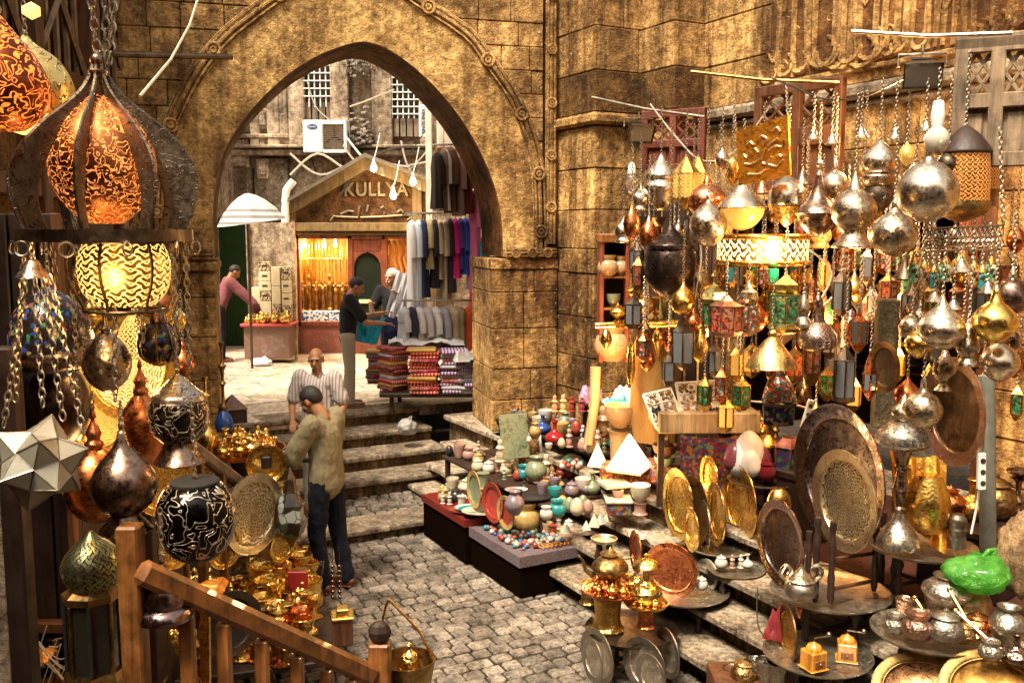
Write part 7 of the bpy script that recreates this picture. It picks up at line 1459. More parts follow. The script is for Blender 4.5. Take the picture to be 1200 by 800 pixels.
for i, (cx, y0) in enumerate(PL):
    Y = random.uniform(6.2, 7.4) if cx < 1060 else random.uniform(5.3, 5.9); nm, gm, mm = KN[(i * 3) % 5]; r_ = random.uniform(7, 11); where = 'in the %s part of the right lamp cluster' % ('upper' if y0 < 330 else 'middle' if y0 < 410 else 'lower')
    if i % 4 == 3: lamp('brass_lamp', 'small hanging %s %s' % (['brass onion lamp', 'copper onion lamp', 'silver onion lamp'][i % 3], where), 'lamp', cx, Y, [('lamp_body', [BRASS, COPPER, SILVERD][i % 3], [(y0, 1), (y0 + 6, 4), (y0 + 14, r_ * 1.1), (y0 + 24, r_ * 1.4), (y0 + 34, r_), (y0 + 40, 2)])], chain=y0 - 70, seg=18, group='small onion lamps %s' % where)
    else: lan('%s %s' % (nm, where), cx, Y, [(y0, 1), (y0 + 4, 3), (y0 + 11, r_ + 1)], [(y0 + 11, r_), (y0 + 34, r_)], [(y0 + 34, r_ + 1), (y0 + 40, r_ * .6), (y0 + 43, 1)], gm, mm, y0 - 80, random.choice([4, 6, 8]), '%ss %s' % (nm, where))
point(at(1040, 150, 6.3), 38, (1, .52, .18), .08, 'lamp_glow'); point(at(1000, 380, 6.6), 13, (1, .45, .14), .06, 'lamp_glow'); point(at(935, 420, 6.4), 11, (1, .5, .18), .06, 'lamp_glow'); point(at(1110, 470, 5.3), 6, (1, .55, .2), .06, 'lamp_glow')
PLATE0 = plate
def plate(*a, **k):
    k.setdefault('side', -1); return PLATE0(*a, **k)
# ================================================================== STONE SOUVENIRS ON THE TABLES BY THE PIER
def uvbox(m, u0, u1, v0, v1, z0, z1, ch=.008): c = uv((u0 + u1) / 2, (v0 + v1) / 2, (z0 + z1) / 2); m.box(c, (u1 - u0, v1 - v0, z1 - z0), rz=UANG, ch=ch)
REDC = paint('red_lacquer', (.15, .012, .008), .4, .3)
def table(lab, u0, u1, v0, v1, z, zb, topm, legm, name='table', skirt=None, sk=.1):
    t = thing(name, lab, 'table', uv((u0 + u1) / 2, v0, zb)); m = MB(); uvbox(m, u0, u1, v0, v1, z - .035, z); AB(m, 'table_top', topm, t)
    for a in (u0 + .05, u1 - .05):
        for b in (v0 + .05, v1 - .05): m = MB(); uvbox(m, a - .025, a + .025, b - .025, b + .025, zb if a < STEPU[0] else max(zb, drop_z(a)), z - .035); AB(m, 'leg', legm, t)
    if skirt:
        DK = paint('painted_void_shade', (.006, .003, .002), 1.0, .1); DK.node_tree.nodes['Principled BSDF'].inputs['Specular IOR Level'].default_value = 0; m = MB(); uvbox(m, u0 + .008, u0 + .016, v0 + .01, v1, zb + .004, z - .04, .001); uvbox(m, u0 + .016, min(u1, 3.97), v0 + .008, v0 + .016, zb + .004, z - .04, .001); AB(m, 'under_shade_sheet', DK, t)  # near-black sheets added to paint the shade under the table
        m = MB(); uvbox(m, u0 - .012, u0 - .004, v0 - .01, v1 + .01, z - sk, z + .004, .002); uvbox(m, u0 - .01, u1 + .01, v0 - .014, v0 - .006, z - sk, z + .004, .002); AB(m, 'edge_cloth', skirt, t)
    return t
def drop_z(u): return ([0] + [.2 * (i + 1) for i in range(4)])[sum(u >= s for s in STEPU)]
MULTI = cloth('grey_floral_cloth', (.13, .10, .11), c2=(.045, .03, .045), sc=200)
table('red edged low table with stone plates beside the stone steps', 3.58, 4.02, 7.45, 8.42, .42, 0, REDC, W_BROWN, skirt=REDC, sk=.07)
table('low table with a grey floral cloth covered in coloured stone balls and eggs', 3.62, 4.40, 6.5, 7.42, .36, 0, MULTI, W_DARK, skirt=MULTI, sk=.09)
table('dark board raised over the steps and crowded with marble bowls', 4.05, 4.85, 6.9, 9.0, .64, .2, W_DARK, W_DARK)
table('upper dark board of stone souvenirs against the pier', 4.75, 5.35, 7.1, 9.1, .96, .8, W_DARK, W_DARK)
table('narrow top shelf of dolls and little stones against the pier', 5.18, 5.44, 7.0, 8.3, 1.28, .8, W_BROWN, W_BROWN)
ZB = {'A': .42, 'B': .36, 'C': .64, 'D': .96, 'E': 1.28}
def put(kind, mt, px, py, h, brd, lab, cat, **k):
    p = pz(px, py, ZB[brd]); p.z += .002; return small(kind, mt, p, h * .86 * p.y / FOC, lab, cat, **k)
AB_ = [
 ('urn', CREAM, 547, 583, 30, 'A', 'cream stone urn at the left of the red edged table', 'urn'), ('figure', WHTM, 519, 590, 17, 'A', 'left most of three little white stone horses on the red edged table', 'figurine'), ('figure', WHTM, 527, 591, 18, 'A', 'middle one of three little white stone horses', 'figurine'), ('figure', CREAM, 535, 588, 18, 'A', 'right one of three little white stone horses', 'figurine'),
 ('drum', WHTM, 541, 594, 16, 'A', 'squat white stone box on the red edged table', 'box'),
 ('vase', PURP, 603, 603, 34, 'C', 'violet grey marble vase in front of the dark bowls', 'vase'), ('pot', OCHM, 616, 622, 42, 'B', 'tall ochre onyx vase with a flat rim at the back of the floral table', 'vase'), ('vase', TURQ, 604, 620, 18, 'B', 'small turquoise vase beside the ochre onyx vase', 'vase'),
 ('vase', GRNM, 628, 566, 38, 'C', 'grey green marble vase with a dark mouth behind the onyx vase', 'vase'), ('drum', GRNM, 566, 572, 22, 'C', 'low green marble stand carrying cream stones', 'stand'), ('jar', CREAM, 560, 552, 20, 'C', 'cream marble jar on the left of the dark board', 'jar'), ('jar', WHTM, 573, 553, 18, 'C', 'white marble jar on the left of the dark board', 'jar'), ('drum', PINK, 580, 552, 18, 'C', 'rose stone box between the white jars', 'box'), ('jar', CREAM, 593, 556, 19, 'C', 'cream round jar right of the rose stone box', 'jar'), ('figure', CREAM, 586, 541, 32, 'D', 'cream stone obelisk topped with a painted eye ball', 'obelisk'),
 ('pot', TURQ, 614, 562, 21, 'C', 'turquoise rimmed pot between two small red pots', 'pot'), ('egg', REDM, 606, 563, 16, 'C', 'red stone egg left of the turquoise rimmed pot', 'egg'), ('egg', REDM, 622, 566, 17, 'C', 'red stone egg right of the turquoise rimmed pot', 'egg'),
 ('bowl', BLAK, 606, 586, 14, 'C', 'black stone bowl holding a white rimmed plate', 'bowl'), ('bowl', REDM, 670, 561, 18, 'C', 'large deep red stone bowl heaped with coloured fruits', 'bowl'), ('bowl', TURQ, 650, 585, 17, 'C', 'turquoise stone bowl below the heaped red bowl', 'bowl'), ('pot', WHTM, 640, 608, 18, 'C', 'white and turquoise inlaid pot', 'pot'), ('pot', TURQ, 653, 605, 24, 'C', 'turquoise inlaid jar beside the white inlaid pot', 'jar'), ('drum', REDM, 648, 628, 16, 'B', 'red stone cup on the floral table', 'cup'), ('bowl', WHTM, 643, 612, 9, 'B', 'shallow white shell bowl above the red stone cup', 'bowl'),
 ('egg', OCHM, 659, 598, 22, 'C', 'upright ochre onyx egg', 'egg'), ('egg', GRNM, 667, 600, 22, 'C', 'upright moss green onyx egg', 'egg'), ('egg', CREAM, 676, 604, 26, 'C', 'large cream veined stone egg', 'egg'), ('egg', PINK, 689, 602, 21, 'C', 'pink stone egg right of the cream egg', 'egg'), ('egg', GRNM, 683, 596, 20, 'C', 'dark veined green stone egg behind the pink egg', 'egg'),
 ('pyramid', WHTM, 664, 629, 20, 'B', 'tallest white marble pyramid on the floral table', 'pyramid'), ('pyramid', WHTM, 687, 620, 13, 'C', 'first little white pyramid right of the tall one', 'pyramid'), ('pyramid', CREAM, 696, 616, 18, 'C', 'second little cream pyramid on the right', 'pyramid'), ('pyramid', WHTM, 704, 613, 14, 'C', 'third little white pyramid at the table end', 'pyramid'), ('pyramid', CREAM, 711, 610, 12, 'C', 'smallest cream pyramid at the far right of the board', 'pyramid'),
 ('bottle', GRNM, 694, 578, 30, 'C', 'green stone bottle right of the heaped red bowl', 'bottle'), ('figure', CREAM, 640, 560, 34, 'C', 'cream stone sphinx figure left of the red bowl', 'statuette'), ('figure', OCHM, 648, 555, 24, 'C', 'small ochre sphinx beside the cream sphinx', 'statuette'),
 ('bottle', paint('cobalt_glaze', (.02, .06, .25), .2, .1), 636, 508, 26, 'D', 'cobalt blue topped bottle at the back left', 'bottle'), ('bottle', paint('red_glass', (.28, .01, .012), .1, .1), 650, 520, 32, 'D', 'bright red glass bottle with long thin neck', 'bottle'), ('vase', GRNM, 662, 505, 26, 'D', 'dark green stone vase at the foot of the pier', 'vase'), ('egg', OCHM, 668, 506, 20, 'D', 'yellow stone egg on top of a dark cup', 'egg'), ('figure', PINK, 667, 524, 26, 'D', 'rose quartz cat figurine in the second row', 'figurine'), ('egg', PINK, 683, 529, 20, 'D', 'rosy round stone egg in the front of the upper board', 'egg'), ('figure', WHTM, 683, 516, 22, 'D', 'white cat figurine behind the rosy egg', 'figurine'), ('jar', CREAM, 692, 530, 22, 'D', 'cream jar right of the rosy egg', 'jar'), ('figure', WHTM, 700, 528, 30, 'D', 'white stone cat with a round head', 'figurine'), ('egg', CREAM, 658, 525, 15, 'D', 'cream stone ball behind the red bottle', 'egg'), ('bowl', WHTM, 643, 527, 9, 'D', 'white marble saucer on the upper board', 'bowl'), ('figure', ALAB, 707, 518, 52, 'D', 'tall glowing alabaster column lamp', 'column'), ('bottle', TURQ, 717, 524, 20, 'D', 'small teal bottle in front of the glowing bowl stand', 'bottle'), ('vase', OCHM, 627, 514, 22, 'D', 'yellow onyx vase beside the blue topped bottle', 'vase'), ('egg', WHTM, 620, 519, 10, 'D', 'white stone ball at the left end of the upper board', 'egg'),
]
for a in AB_: put(*a[:7], a[7] if len(a) > 7 else 'figurine')
# stone plates and framed mirror
plate('stone_plate', 'red stone plate with carved scarab leaning at the left table', 'plate', 579, 588, 8.1, 12, 24, metal('scarab_red', (.50, .05, .04), .35, (.2, .02, .02), eng=30, engw=.3, metallic=0), REDM)
plate('stone_plate', 'orange rimmed red stone plate half hidden behind the scarab plate', 'plate', 594, 600, 7.9, 10, 20, REDM, OCHM)
plate('stone_plate', 'olive stone dish standing on edge behind the cream urn', 'plate', 557, 573, 8.4, 8, 22, GRNM, OCHM)
plate('stone_plate', 'pale grey marble dish leaning behind the heaped red bowl', 'plate', 672, 548, 8.9, 16, 17, WHTM, GRNM)
for i, (px, py, rx, mt, lb_) in enumerate(((548, 600, 22, REDM, 'lowest flat oval stone plate, red'), (552, 599, 20, WHTM, 'flat oval white stone plate stacked above the red one'), (556, 602, 20, TURQ, 'flat oval turquoise stone plate near the table edge'), (566, 606, 26, CREAM, 'largest flat cream stone plate at the front of the red edged table'), (622, 585, 26, BLAK, 'wide flat black stone dish in the middle of the dark board'), (605, 578, 14, WHTM, 'white rimmed saucer with a dark center'))):
    brd = 'A' if i < 4 else 'C'; p = pz(px, py, ZB[brd]); r = rx * p.y / FOC; z_ = p.z + .004 + .012 * (i % 4)
    m = MB(); m.lathe([(0, 0), (r * .6, 0), (r, .022), (r, .028), (r * .62, .008), (0, .008)], 30, TR(s=(1, .7, 1))); m.build('stone_plate', mt, label=lb_, cat='plate', loc=(p.x, p.y, z_))
p = pz(622, 560, .64); t = thing('picture_frame', 'white picture frame leaning behind the vases', 'frame', p + Vector((0, .35, 0)), None, .3); m = MB()
for x, z, w_, h_ in ((-.13, .17, .025, .36), (.13, .17, .025, .36), (0, .35, .285, .025), (0, .0, .285, .025)): m.box((x, 0, z), (w_, .02, h_), TR(rx=-.25), ch=.004)
m.build('frame', WHITE, t); m = MB(); m.box((0, .006, .17), (.24, .008, .34), TR(rx=-.25)); m.build('picture', S_GOLD, t)
p = pz(605, 540, .8); m = MB(); m.box((0, 0, .22), (.30, .02, .44), TR(rx=-.2), ch=.005); m.build('slate_slab', GRNM, label='grey green slate slab leaning against the pier behind the frame', cat='slab', loc=p + Vector((0, .1, 0)), rot=(0, 0, .4))
# balls and beads on the floral table
random.seed(9)
BC = [TURQ, WHTM, PINK, PURP, CREAM, GRNM, REDM, paint('lapis', (.03, .12, .35), .25, .2)]; BN = ['turquoise', 'white', 'pink', 'violet grey', 'cream', 'green', 'red', 'lapis blue']
ballp = {}
def ball_at(p, r, bi, lab, grp):
    if bi not in ballp:
        m = MB(); m.ball((0, 0, .0), 1, 14, 10); o = m.build('stone_ball', BC[bi]); ballp[bi] = o
    else: o = ballp[bi].copy(); col.objects.link(o)
    o.location = (p[0], p[1], p[2] + r); o.scale = (r,) * 3; o.rotation_euler = (random.random() * 3, random.random() * 3, 0); tag(o, lab, 'ball', grp)
for i in range(150):
    u = random.uniform(3.68, 4.22); v = random.uniform(6.62, 7.36)
    if u > 4.0 and v > 7.1: continue
    bi = random.randrange(8); ball_at(uv(u, v, .362), random.uniform(.015, .028), bi, '%s polished stone ball among the balls on the floral cloth table' % BN[bi], '%s stone balls on the floral table' % BN[bi])
for i in range(13):
    a = i * 2.4; c = pz(670, 546, .78); r_ = .02 + .10 * math.sqrt(i / 13); bi = [6, 0, 4, 2, 6, 1, 5][i % 7]; ball_at((c.x + r_ * math.cos(a), c.y + r_ * math.sin(a) - .1, .79 + .03 * (1 - i / 13)), .028, bi, '%s stone fruit heaped in the large deep red bowl' % BN[bi], '%s stone fruits in the red bowl' % BN[bi])
for i, (px, py) in enumerate(((600, 611), (588, 615))): ball_at(pz(px, py, .362), .035, [6, 0][i], ['big red marbled ball at the left of the floral table', 'big turquoise ball at the back left of the floral table'][i], None)
m = MB(); random.seed(2)
for (u0, u1, v0) in ((3.85, 4.22, 6.55), (4.25, 4.38, 7.1)):
    for q in range(9):
        m.tube([uv(u0 + (u1 - u0) * (q + .5 + .5 * math.sin(k_)) / 9, v0 + .035 * k_ * .5, .375 + .008 * math.sin(k_ * 2)) for k_ in range(7)], .007, 5)
m.build('bead_necklaces', paint('orange_beads', (.55, .22, .04), .3, .6, 120), kind='stuff', label='heap of orange bead necklaces at the front of the floral table', cat='necklaces')
# dolls and bags on the top shelf
random.seed(12)
for i, (px, py, h, c_, lb_) in enumerate(((650, 452, 20, (.55, .30, .15), 'tan cloth doll at the left of the top shelf'), (660, 450, 21, (.6, .42, .2), 'straw coloured doll second from the left on the top shelf'), (670, 456, 19, (.26, .04, .03), 'red cloth doll in the middle of the top shelf'), (682, 455, 20, (.28, .05, .08), 'crimson cloth doll beside the shells'), (694, 452, 24, (.85, .55, .15), 'yellow cone hatted doll under the warm lamp'))):
    p = at(px, py + 20, 8.9); p.z = 1.29; small('figure', cloth('doll%d' % i, c_), p, h * 8.9 / FOC, lb_, 'doll')
SHL = paint('shell_white', (.75, .68, .58), .4, .3)
shell = None
for i in range(30):
    p = uv(random.uniform(5.2, 5.40), random.uniform(7.1, 8.1), 1.285); r = random.uniform(.018, .034)
    if shell is None: m = MB(); m.lathe([(0, -.4), (.5, -.3), (1, 0), (.7, .4), (.25, .8), (0, 1.1)], 9, smooth=True); shell = m.build('sea_shell', SHL); o = shell
    else: o = shell.copy(); col.objects.link(o)
    o.location = p + Vector((0, 0, r)); o.scale = (r, r, r); o.rotation_euler = (random.random() * 6, random.random() * 6, 0); tag(o, 'small pale sea shell heaped on the top shelf against the pier', 'shell', 'sea shells on the top shelf')
for i, (px, py, c_, lb_) in enumerate(((692, 470, (.42, .25, .38), 'crumpled violet plastic packet on the top shelf'), (735, 470, (.60, .68, .70), 'crumpled clear bluish plastic packet on the top shelf end'), (724, 476, (.05, .40, .50), 'bright turquoise packet under the clear plastic'))):
    p = at(px, py, 8.7 - i * .1); crumple('plastic_packet', paint('packet%d' % i, c_, .2, .3, coat=.5), .22 if i < 2 else .12, .2, p, lb_, 'packet', 20 + i, .12, hgt=.08, rz=i)
# alabaster bowl on a column, pyramid lamp, tiled box
small('drum', ALAB, at(727, 572, 8.3), 72 * 8.3 / FOC, 'glowing alabaster column under the wide bowl', 'column', sx=.55); p = at(727, 500, 8.3); small('bowl', ALAB, p, .2, 'wide glowing alabaster bowl on the column', 'bowl', sx=1.3)
for i, (px, y0, lb_) in enumerate(((690, 520, 'leaning pale wooden board beside the alabaster bowl, left'), (752, 560, 'orange brown curved stone column right of the alabaster bowl'))):
    a, b = at(px, y0, 8.5), at(px + (8 if i == 0 else -8), 430 if i == 0 else 470, 8.5); m = MB(); m.tube([a, a.lerp(b, .5) + Vector((.02, 0, 0)), b], [.05, .045, .05], 10); m.build(['wooden_board', 'stone_column'][i], W_LIGHT if i == 0 else ALAB, label=lb_, cat=['board', 'column'][i], org=a)
p = at(737, 548, 7.7); t = thing('pyramid_lamp', 'brightly glowing white pyramid lamp on a patterned box', 'lamp', p); m = MB(); s_ = sca(737, 540, 7.7); m.lathe([(30 * s_, .0), (29 * s_, .012), (1.5 * s_, 40 * s_)], 4, a0=.35, smooth=False); m.build('shade', paint('glowing_alabaster', (.95, .8, .55), .5, .1, emis=(1, .62, .26), es=2.8), t); m = MB(); m.box((0, 0, -.01), (.3, .3, .018), rz=.35 + PI / 4, ch=.003); m.build('base', ALAB, t)
p2 = at(700, 545, 8.0); t2 = thing('pyramid_lamp', 'smaller dim white pyramid lamp left of the glowing one', 'lamp', p2); m = MB(); m.lathe([(.10, 0), (0, .2)], 4, a0=.4, smooth=False); m.build('shade', paint('pale_glow', (.9, .8, .6), .5, .1, emis=(1, .55, .2), es=1.0), t2)
point(p + Vector((0, -.35, .10)), 12, (1, .60, .24), .06, 'lamp_glow'); point(at(712, 455, 8.3), 5, (1, .42, .11), .05, 'lamp_glow'); point(p + Vector((-.3, .15, .25)), 4, (1, .45, .12), .05, 'lamp_glow')
TIL = dapple('patchwork', [(.45, .07, .02), (.60, .28, .04), (.30, .02, .02), (.12, .04, .14), (.6, .35, .07), (.25, .05, .02)], 55); TILD = dapple('dark_patchwork', [(.25, .02, .02), (.04, .05, .18), (.10, .16, .08), (.3, .12, .03), (.15, .02, .08), (.08,.01,.01)], 42)
def pbox(lab, a, b, c, d, Y, dep, mt, name='patterned_box', cat='box', rz=0, lid=None):
    p, q = at(a, d, Y), at(b, c, Y); cxx = (p.x + q.x) / 2; t = thing(name, lab, cat, (cxx, Y + dep / 2, p.z), None, rz); m = MB(); m.box((0, 0, (q.z - p.z) / 2), (q.x - p.x, dep, q.z - p.z), ch=.006); m.build('case', mt, t)
    if lid: m = MB(); m.box((0, 0, q.z - p.z + .012), (q.x - p.x + .03, dep + .03, .024), ch=.006); m.build('lid', lid, t)
    return t
pbox('orange patchwork box under the left part of the pyramid lamp', 706, 738, 549, 566, 7.75, .3, TIL); pbox('orange patchwork box under the right part of the pyramid lamp', 738, 765, 549, 568, 7.75, .3, TIL)
small('bowl', CREAM, at(750, 587, 7.4), 20 * 7.4 / FOC, 'cream stone bowl standing on a pink round base', 'bowl', sx=1.1); small('drum', PINK, at(750, 602, 7.4), 15 * 7.4 / FOC, 'pink stone base below the cream bowl', 'stand', sx=1.5)
pbox('small cream slab on a stone cup left of the cream bowl', 705, 738, 568, 573, 7.5, .2, CREAM, 'stone_slab', 'slab', .3); small('goblet', PINK, at(724, 592, 7.5), 19 * 7.5 / FOC, 'stone cup carrying the cream slab', 'cup'); pbox('dark inlaid box low beside the pink stone base', 712, 740, 590, 604, 7.4, .2, TILD, lid=CREAM)
pbox('stacked dark bowls box in the shade right of the pyramid lamp', 764, 795, 546, 566, 7.6, .3, TILD); small('bowl', GRNM, at(779, 546, 7.6), 12 * 7.6 / FOC, 'green stone bowl stacked in the shade right of the pyramid lamp', 'bowl', sx=1.9); small('bowl', W_BROWN, at(779, 534, 7.6), 14 * 7.6 / FOC, 'brown wooden bowl stacked above the green stone one', 'bowl', sx=1.9); pbox('small white stone cube in the brown bowl', 774, 784, 513, 524, 7.6, .07, WHTM, 'stone_cube', 'cube')
# counter with bead trays, patterned cloth
t = thing('plywood_counter', 'pale plywood counter edge above the patchwork hanging', 'counter', at(830, 505, 7.3)); m = MB(); a, b = at(772, 508, 7.3), at(892, 484, 7.3); m.box(((a.x + b.x) / 2, 7.6, (a.z + b.z) / 2), (b.x - a.x, .6, b.z - a.z), ch=.008); AB(m, 'board', W_LIGHT, t)
for px in (776, 888): q = at(px, 505, 7.35); m = MB(); m.box((q.x, 7.4, (q.z + .8) / 2), (.05, .05, q.z - .8)); AB(m, 'leg', W_DARK, t)
drape('patchwork_hanging', TILD, [at(797, 509, 7.28), at(888, 506, 7.28), at(882, 585, 7.26), at(797, 590, 7.26)], 'dark red and blue patchwork cloth hanging below the plywood counter', 'cloth', .015, 4)
def beadtray(lab, a, b, c, d, Y, sk_, nc=2):
    p0_, p1, p2_, p3 = [at(*q, Y) for q in (a, b, c, d)]; t = thing('bead_tray', lab, 'tray', p3); up = (p0_ - p3).normalized(); 
    def W(u, v): return p3.lerp(p2_, u).lerp(p0_.lerp(p1, u), v) + Vector((0, .12 * v, 0))
    m = MB(); m.add([W(0, 0), W(1, 0), W(1, 1), W(0, 1)] + [W(x, y) + Vector((0, .03, 0)) for x, y in ((0, 0), (1, 0), (1, 1), (0, 1))], [(0, 1, 2, 3), (4, 5, 6, 7), (0, 1, 5, 4), (1, 2, 6, 5), (2, 3, 7, 6), (3, 0, 4, 7)], conv=True); AB(m, 'tray_bed', WHITE, t)
    m = MB()
    for u in [i / nc for i in range(nc + 1)]: m.tube([W(u, 0), W(u, 1)], .012, 4, smooth=False)
    for v in (0, .34, .67, 1): m.tube([W(0, v), W(1, v)], .012, 4, smooth=False)
    AB(m, 'divider', paint('cream_divider', (.74, .68, .55), .5), t)
    random.seed(sk_); CC = [BRASSD, WHTM, PINK, BLAK, ALAB, SILVERB]
    for k_ in range(nc * 3):
        m = MB(); cu, cv = (k_ % nc + .5) / nc, (k_ // nc + .5) / 3
        for i in range(16): m.ball(W(cu + random.uniform(-.38, .38) / nc, cv + random.uniform(-.12, .12)) - Vector((0, .012, 0)), random.uniform(.009, .015), 7, 5)
        o = AB(m, 'small_goods', CC[(k_ + sk_) % 6], t); o['kind'] = 'stuff'
beadtray('white divided tray of little jewels, the smaller left one on the counter', (756, 466), (789, 458), (800, 492), (769, 502), 7.35, 1); beadtray('white divided tray of rings and shells, the larger right one on the counter', (795, 452), (842, 449), (845, 484), (800, 489), 7.4, 2)
GOLDC = cloth('golden_burlap', (.24, .14, .045), wr=1.0)
m = MB(); c = at(768, 470, 8.2); prs = smp([(.30, -.35), (.34, 0), (.33, .3), (.30, .5), (.24, .62), (.22, .75), (.1, .8)], 4); m.lathe([(r_ * .62, z) for r_, z in prs], 30, TR(c), wav=lambda a, z: 1 + .07 * math.sin(5 * a + z * 9) + .05 * mnoise.noise(Vector((math.cos(a) * 3, math.sin(a) * 3, z * 6)))); m.build('wrapped_bundle', GOLDC, label='golden cloth wrapped bundle standing under the golden bar', cat='bundle', org=c - Vector((0, 0, .35)))
# amber dish, glass eggs
for i, (px, py, h, mt, lb_) in enumerate(((868, 560, 48, paint('white_speckled', (.78, .76, .74), .3, .35, 60), 'large white speckled ostrich egg at the left'), (877, 552, 50, paint('white_speckled', (.78, .76, .74)), 'white speckled ostrich egg behind the others with an orange band'), (880, 560, 34, paint('white_speckled', (.78, .76, .74)), 'smaller white speckled egg in front'), (889, 562, 44, marble('plum_egg', (.28, .07, .10), (.12, .02, .04)), 'glossy plum coloured egg right of the white eggs'), (862, 555, 40, marble('plum_egg', (.28, .07, .10), (.12, .02, .04)), 'plum egg half hidden behind the large white egg'))):
    small('egg', mt, at(px, py, 6.9 - (i == 2) * .12), h * 6.9 / FOC, lb_, 'egg')
def tray(lab, cx, cyy, Y, rx, mt, name='round_tray', zs=None, rim=.02, stand=None, cat='tray', legs=4, ln=None):
    c = at(cx, cyy, Y); r = rx * sca(cx, cyy, Y); t = thing(name, lab, cat, c); m = MB(); m.lathe([(0, 0), (r * .88, 0), (r * .92, rim * .4), (r, rim), (r + .003, rim), (r + .003, rim - .006), (r * .92, -.006), (0, -.006)], 44); m.build('tray', mt, t, angle=50)
    if zs is not None:
        for k in range(legs):
            a = .5 + 2 * PI * k / legs; x, y = r * .55 * math.cos(a), r * .55 * math.sin(a); H0 = c.z - .006 - zs; m = MB()
            m.lathe([(.016 + (.012 if (j % 3 == 1) else 0), -.006 - H0 * (1 - j / 9)) for j in range(10)], 8, TR((x, y, 0))); m.build('leg', W_DARK, t)
        m = MB(); 
        for a in (0.5, 0.5 + PI / 2): m.tube([(r * .55 * math.cos(a), r * .55 * math.sin(a), -(c.z - zs) * .6), (-r * .55 * math.cos(a), -r * .55 * math.sin(a), -(c.z - zs) * .6)], .012, 6)
        m.build('stretcher', W_DARK, t)
    return t
TRY = metal('tinned_tray', (.66, .60, .50), .38, (.20, .16, .10), tarn=.6, eng=18, engw=.15, engdark=.4); BIGD = metal('blackened_tray', (.20, .15, .14), .28, (.05, .03, .03), eng=9, engw=.2, tarn=.8); PIER = metal('gilt_cream_rim', (.80, .68, .46), .3, (.4, .28, .14))
tray('thin rimmed round shelf tray under the enamel lantern and the eggs', 895, 563, 6.9, 42, TRY, zs=.8)
t = lan('dark mosaic hexagonal lantern box standing on the shelf tray beside the eggs', 924, 6.8, [(512, 10), (519, 18), (522, 20)], [(522, 18), (558, 18)], [(558, 20), (563, 20)], dapple('night_enamel', [(.02, .03, .12), (.03, .10, .07), (.06, .02, .04), (.02, .02, .05)], 30, .2), metal('rosewood_copper', (.40, .16, .12), .4), None, 6); 
L('brass_hat_lamp', 'small brass capped lamp behind the mosaic lantern box', 'lamp', 898, 7.0, [('lamp_body', BRASS, [(508, 4), (514, 10), (520, 14), (524, 14), (540, 9), (562, 9)])]); small('jar', cloth('crimson_velvet', (.12, .006, .01)), at(897, 562, 6.75), 26 * 6.75 / FOC, 'crimson velvet pouch on the shelf tray', 'pouch')
# golden plates on the round tray
tray('round tray carrying the golden oval dishes', 845, 640, 6.8, 40, TRY, zs=.6); tray('low round tray behind the upright copper tray', 800, 692, 6.5, 54, TRY, zs=.2)
G = metal('gold_dish', (.92, .62, .16), .25, (.35, .18, .03), ham=30, tarn=.45)
for a in ((798, 590, 18, 42, G, 'tall golden dish at the back left of the golden dishes', 6.95), (817, 597, 18, 40, BRASSD, 'darker bronze dish in the middle of the golden dishes', 6.85), (812, 620, 9, 26, G, 'small narrow golden dish in front of the bronze one', 6.65), (833, 560, 10, 27, G, 'topmost leaf shaped golden dish', 7.0), (842, 602, 11, 37, G, 'narrow golden dish turned nearly edge on', 6.75), (870, 589, 20, 46, G, 'largest smooth golden oval dish on the right', 6.8), (828, 616, 7, 30, SILVER, 'narrow silver dish between the golden ones', 6.7)):
    plate('golden_dish' if a[4] is not SILVER else 'silver_dish', a[5], 'dish', a[0], a[1], a[6], a[2], a[3], a[4], BRASSB if a[4] is G else a[4])
plate('copper_tray', 'big round copper tray standing upright on the low tray', 'tray', 787, 667, 6.45, 31, 33, COPPERR, metal('clean_copper', (.80, .34, .18), .22)); plate('copper_tray', 'copper tray seen nearly edge on left of the round copper tray', 'tray', 747, 646, 6.7, 7, 25, COPPERR, COPPER); plate('black_mirror', 'dark framed little mirror on the low tray', 'mirror', 830, 672, 6.6, 12, 18, BLACK, CREAM)
small('jar', WHTM, at(822, 690, 6.4), .1, 'little white stone jar on the low tray', 'jar')
# brass drum, tray of figures
tray('dark rectangular looking board tray under the brass drums', 740, 738, 6.15, 54, IRON, zs=0.0, name='base_tray')
small('drum', BRASSP, at(712, 736, 6.15), 42 * 6.15 / FOC, 'big engraved brass drum under the figurine tray', 'drum', sx=1.15, seg=28); small('drum', BRASSD, at(690, 706, 6.4), 26 * 6.4 / FOC, 'small engraved brass drum left of the big one', 'drum', sx=1.1, seg=20); small('drum', COPPER, at(757, 734, 6.0), 26 * 6.0 / FOC, 'fluted copper drum under the smaller figurine dish', 'drum', sx=1.15)
c1 = at(718, 690, 6.15); c2 = at(757, 706, 6.0); tray('round copper rimmed tray of brass miniatures on the big drum', 718, 691, 6.15, 36, COPPER, rim=.015); tray('small golden dish of brass miniatures on the copper drum', 757, 707, 6.0, 26, BRASS, rim=.018)
random.seed(31)
for i in range(22): a = i * 2.4; r_ = .05 + .12 * math.sqrt(i / 22); small(random.choice(['figure', 'urn', 'candle']), random.choice([BRASS, BRASSB, COPPER]), (c1.x + r_ * math.cos(a), c1.y + r_ * math.sin(a), c1.z + .002), random.uniform(.06, .10), 'miniature brass figure crowded on the copper rimmed tray', 'miniature', 'brass miniatures on the copper rimmed tray')
for i in range(11): a = i * 2.4; r_ = .03 + .08 * math.sqrt(i / 11); small(random.choice(['figure', 'urn', 'candle']), BRASSB, (c2.x + r_ * math.cos(a), c2.y + r_ * math.sin(a), c2.z + .002), random.uniform(.05, .08), 'miniature golden figure on the small golden dish', 'miniature', 'golden miniatures on the small golden dish')
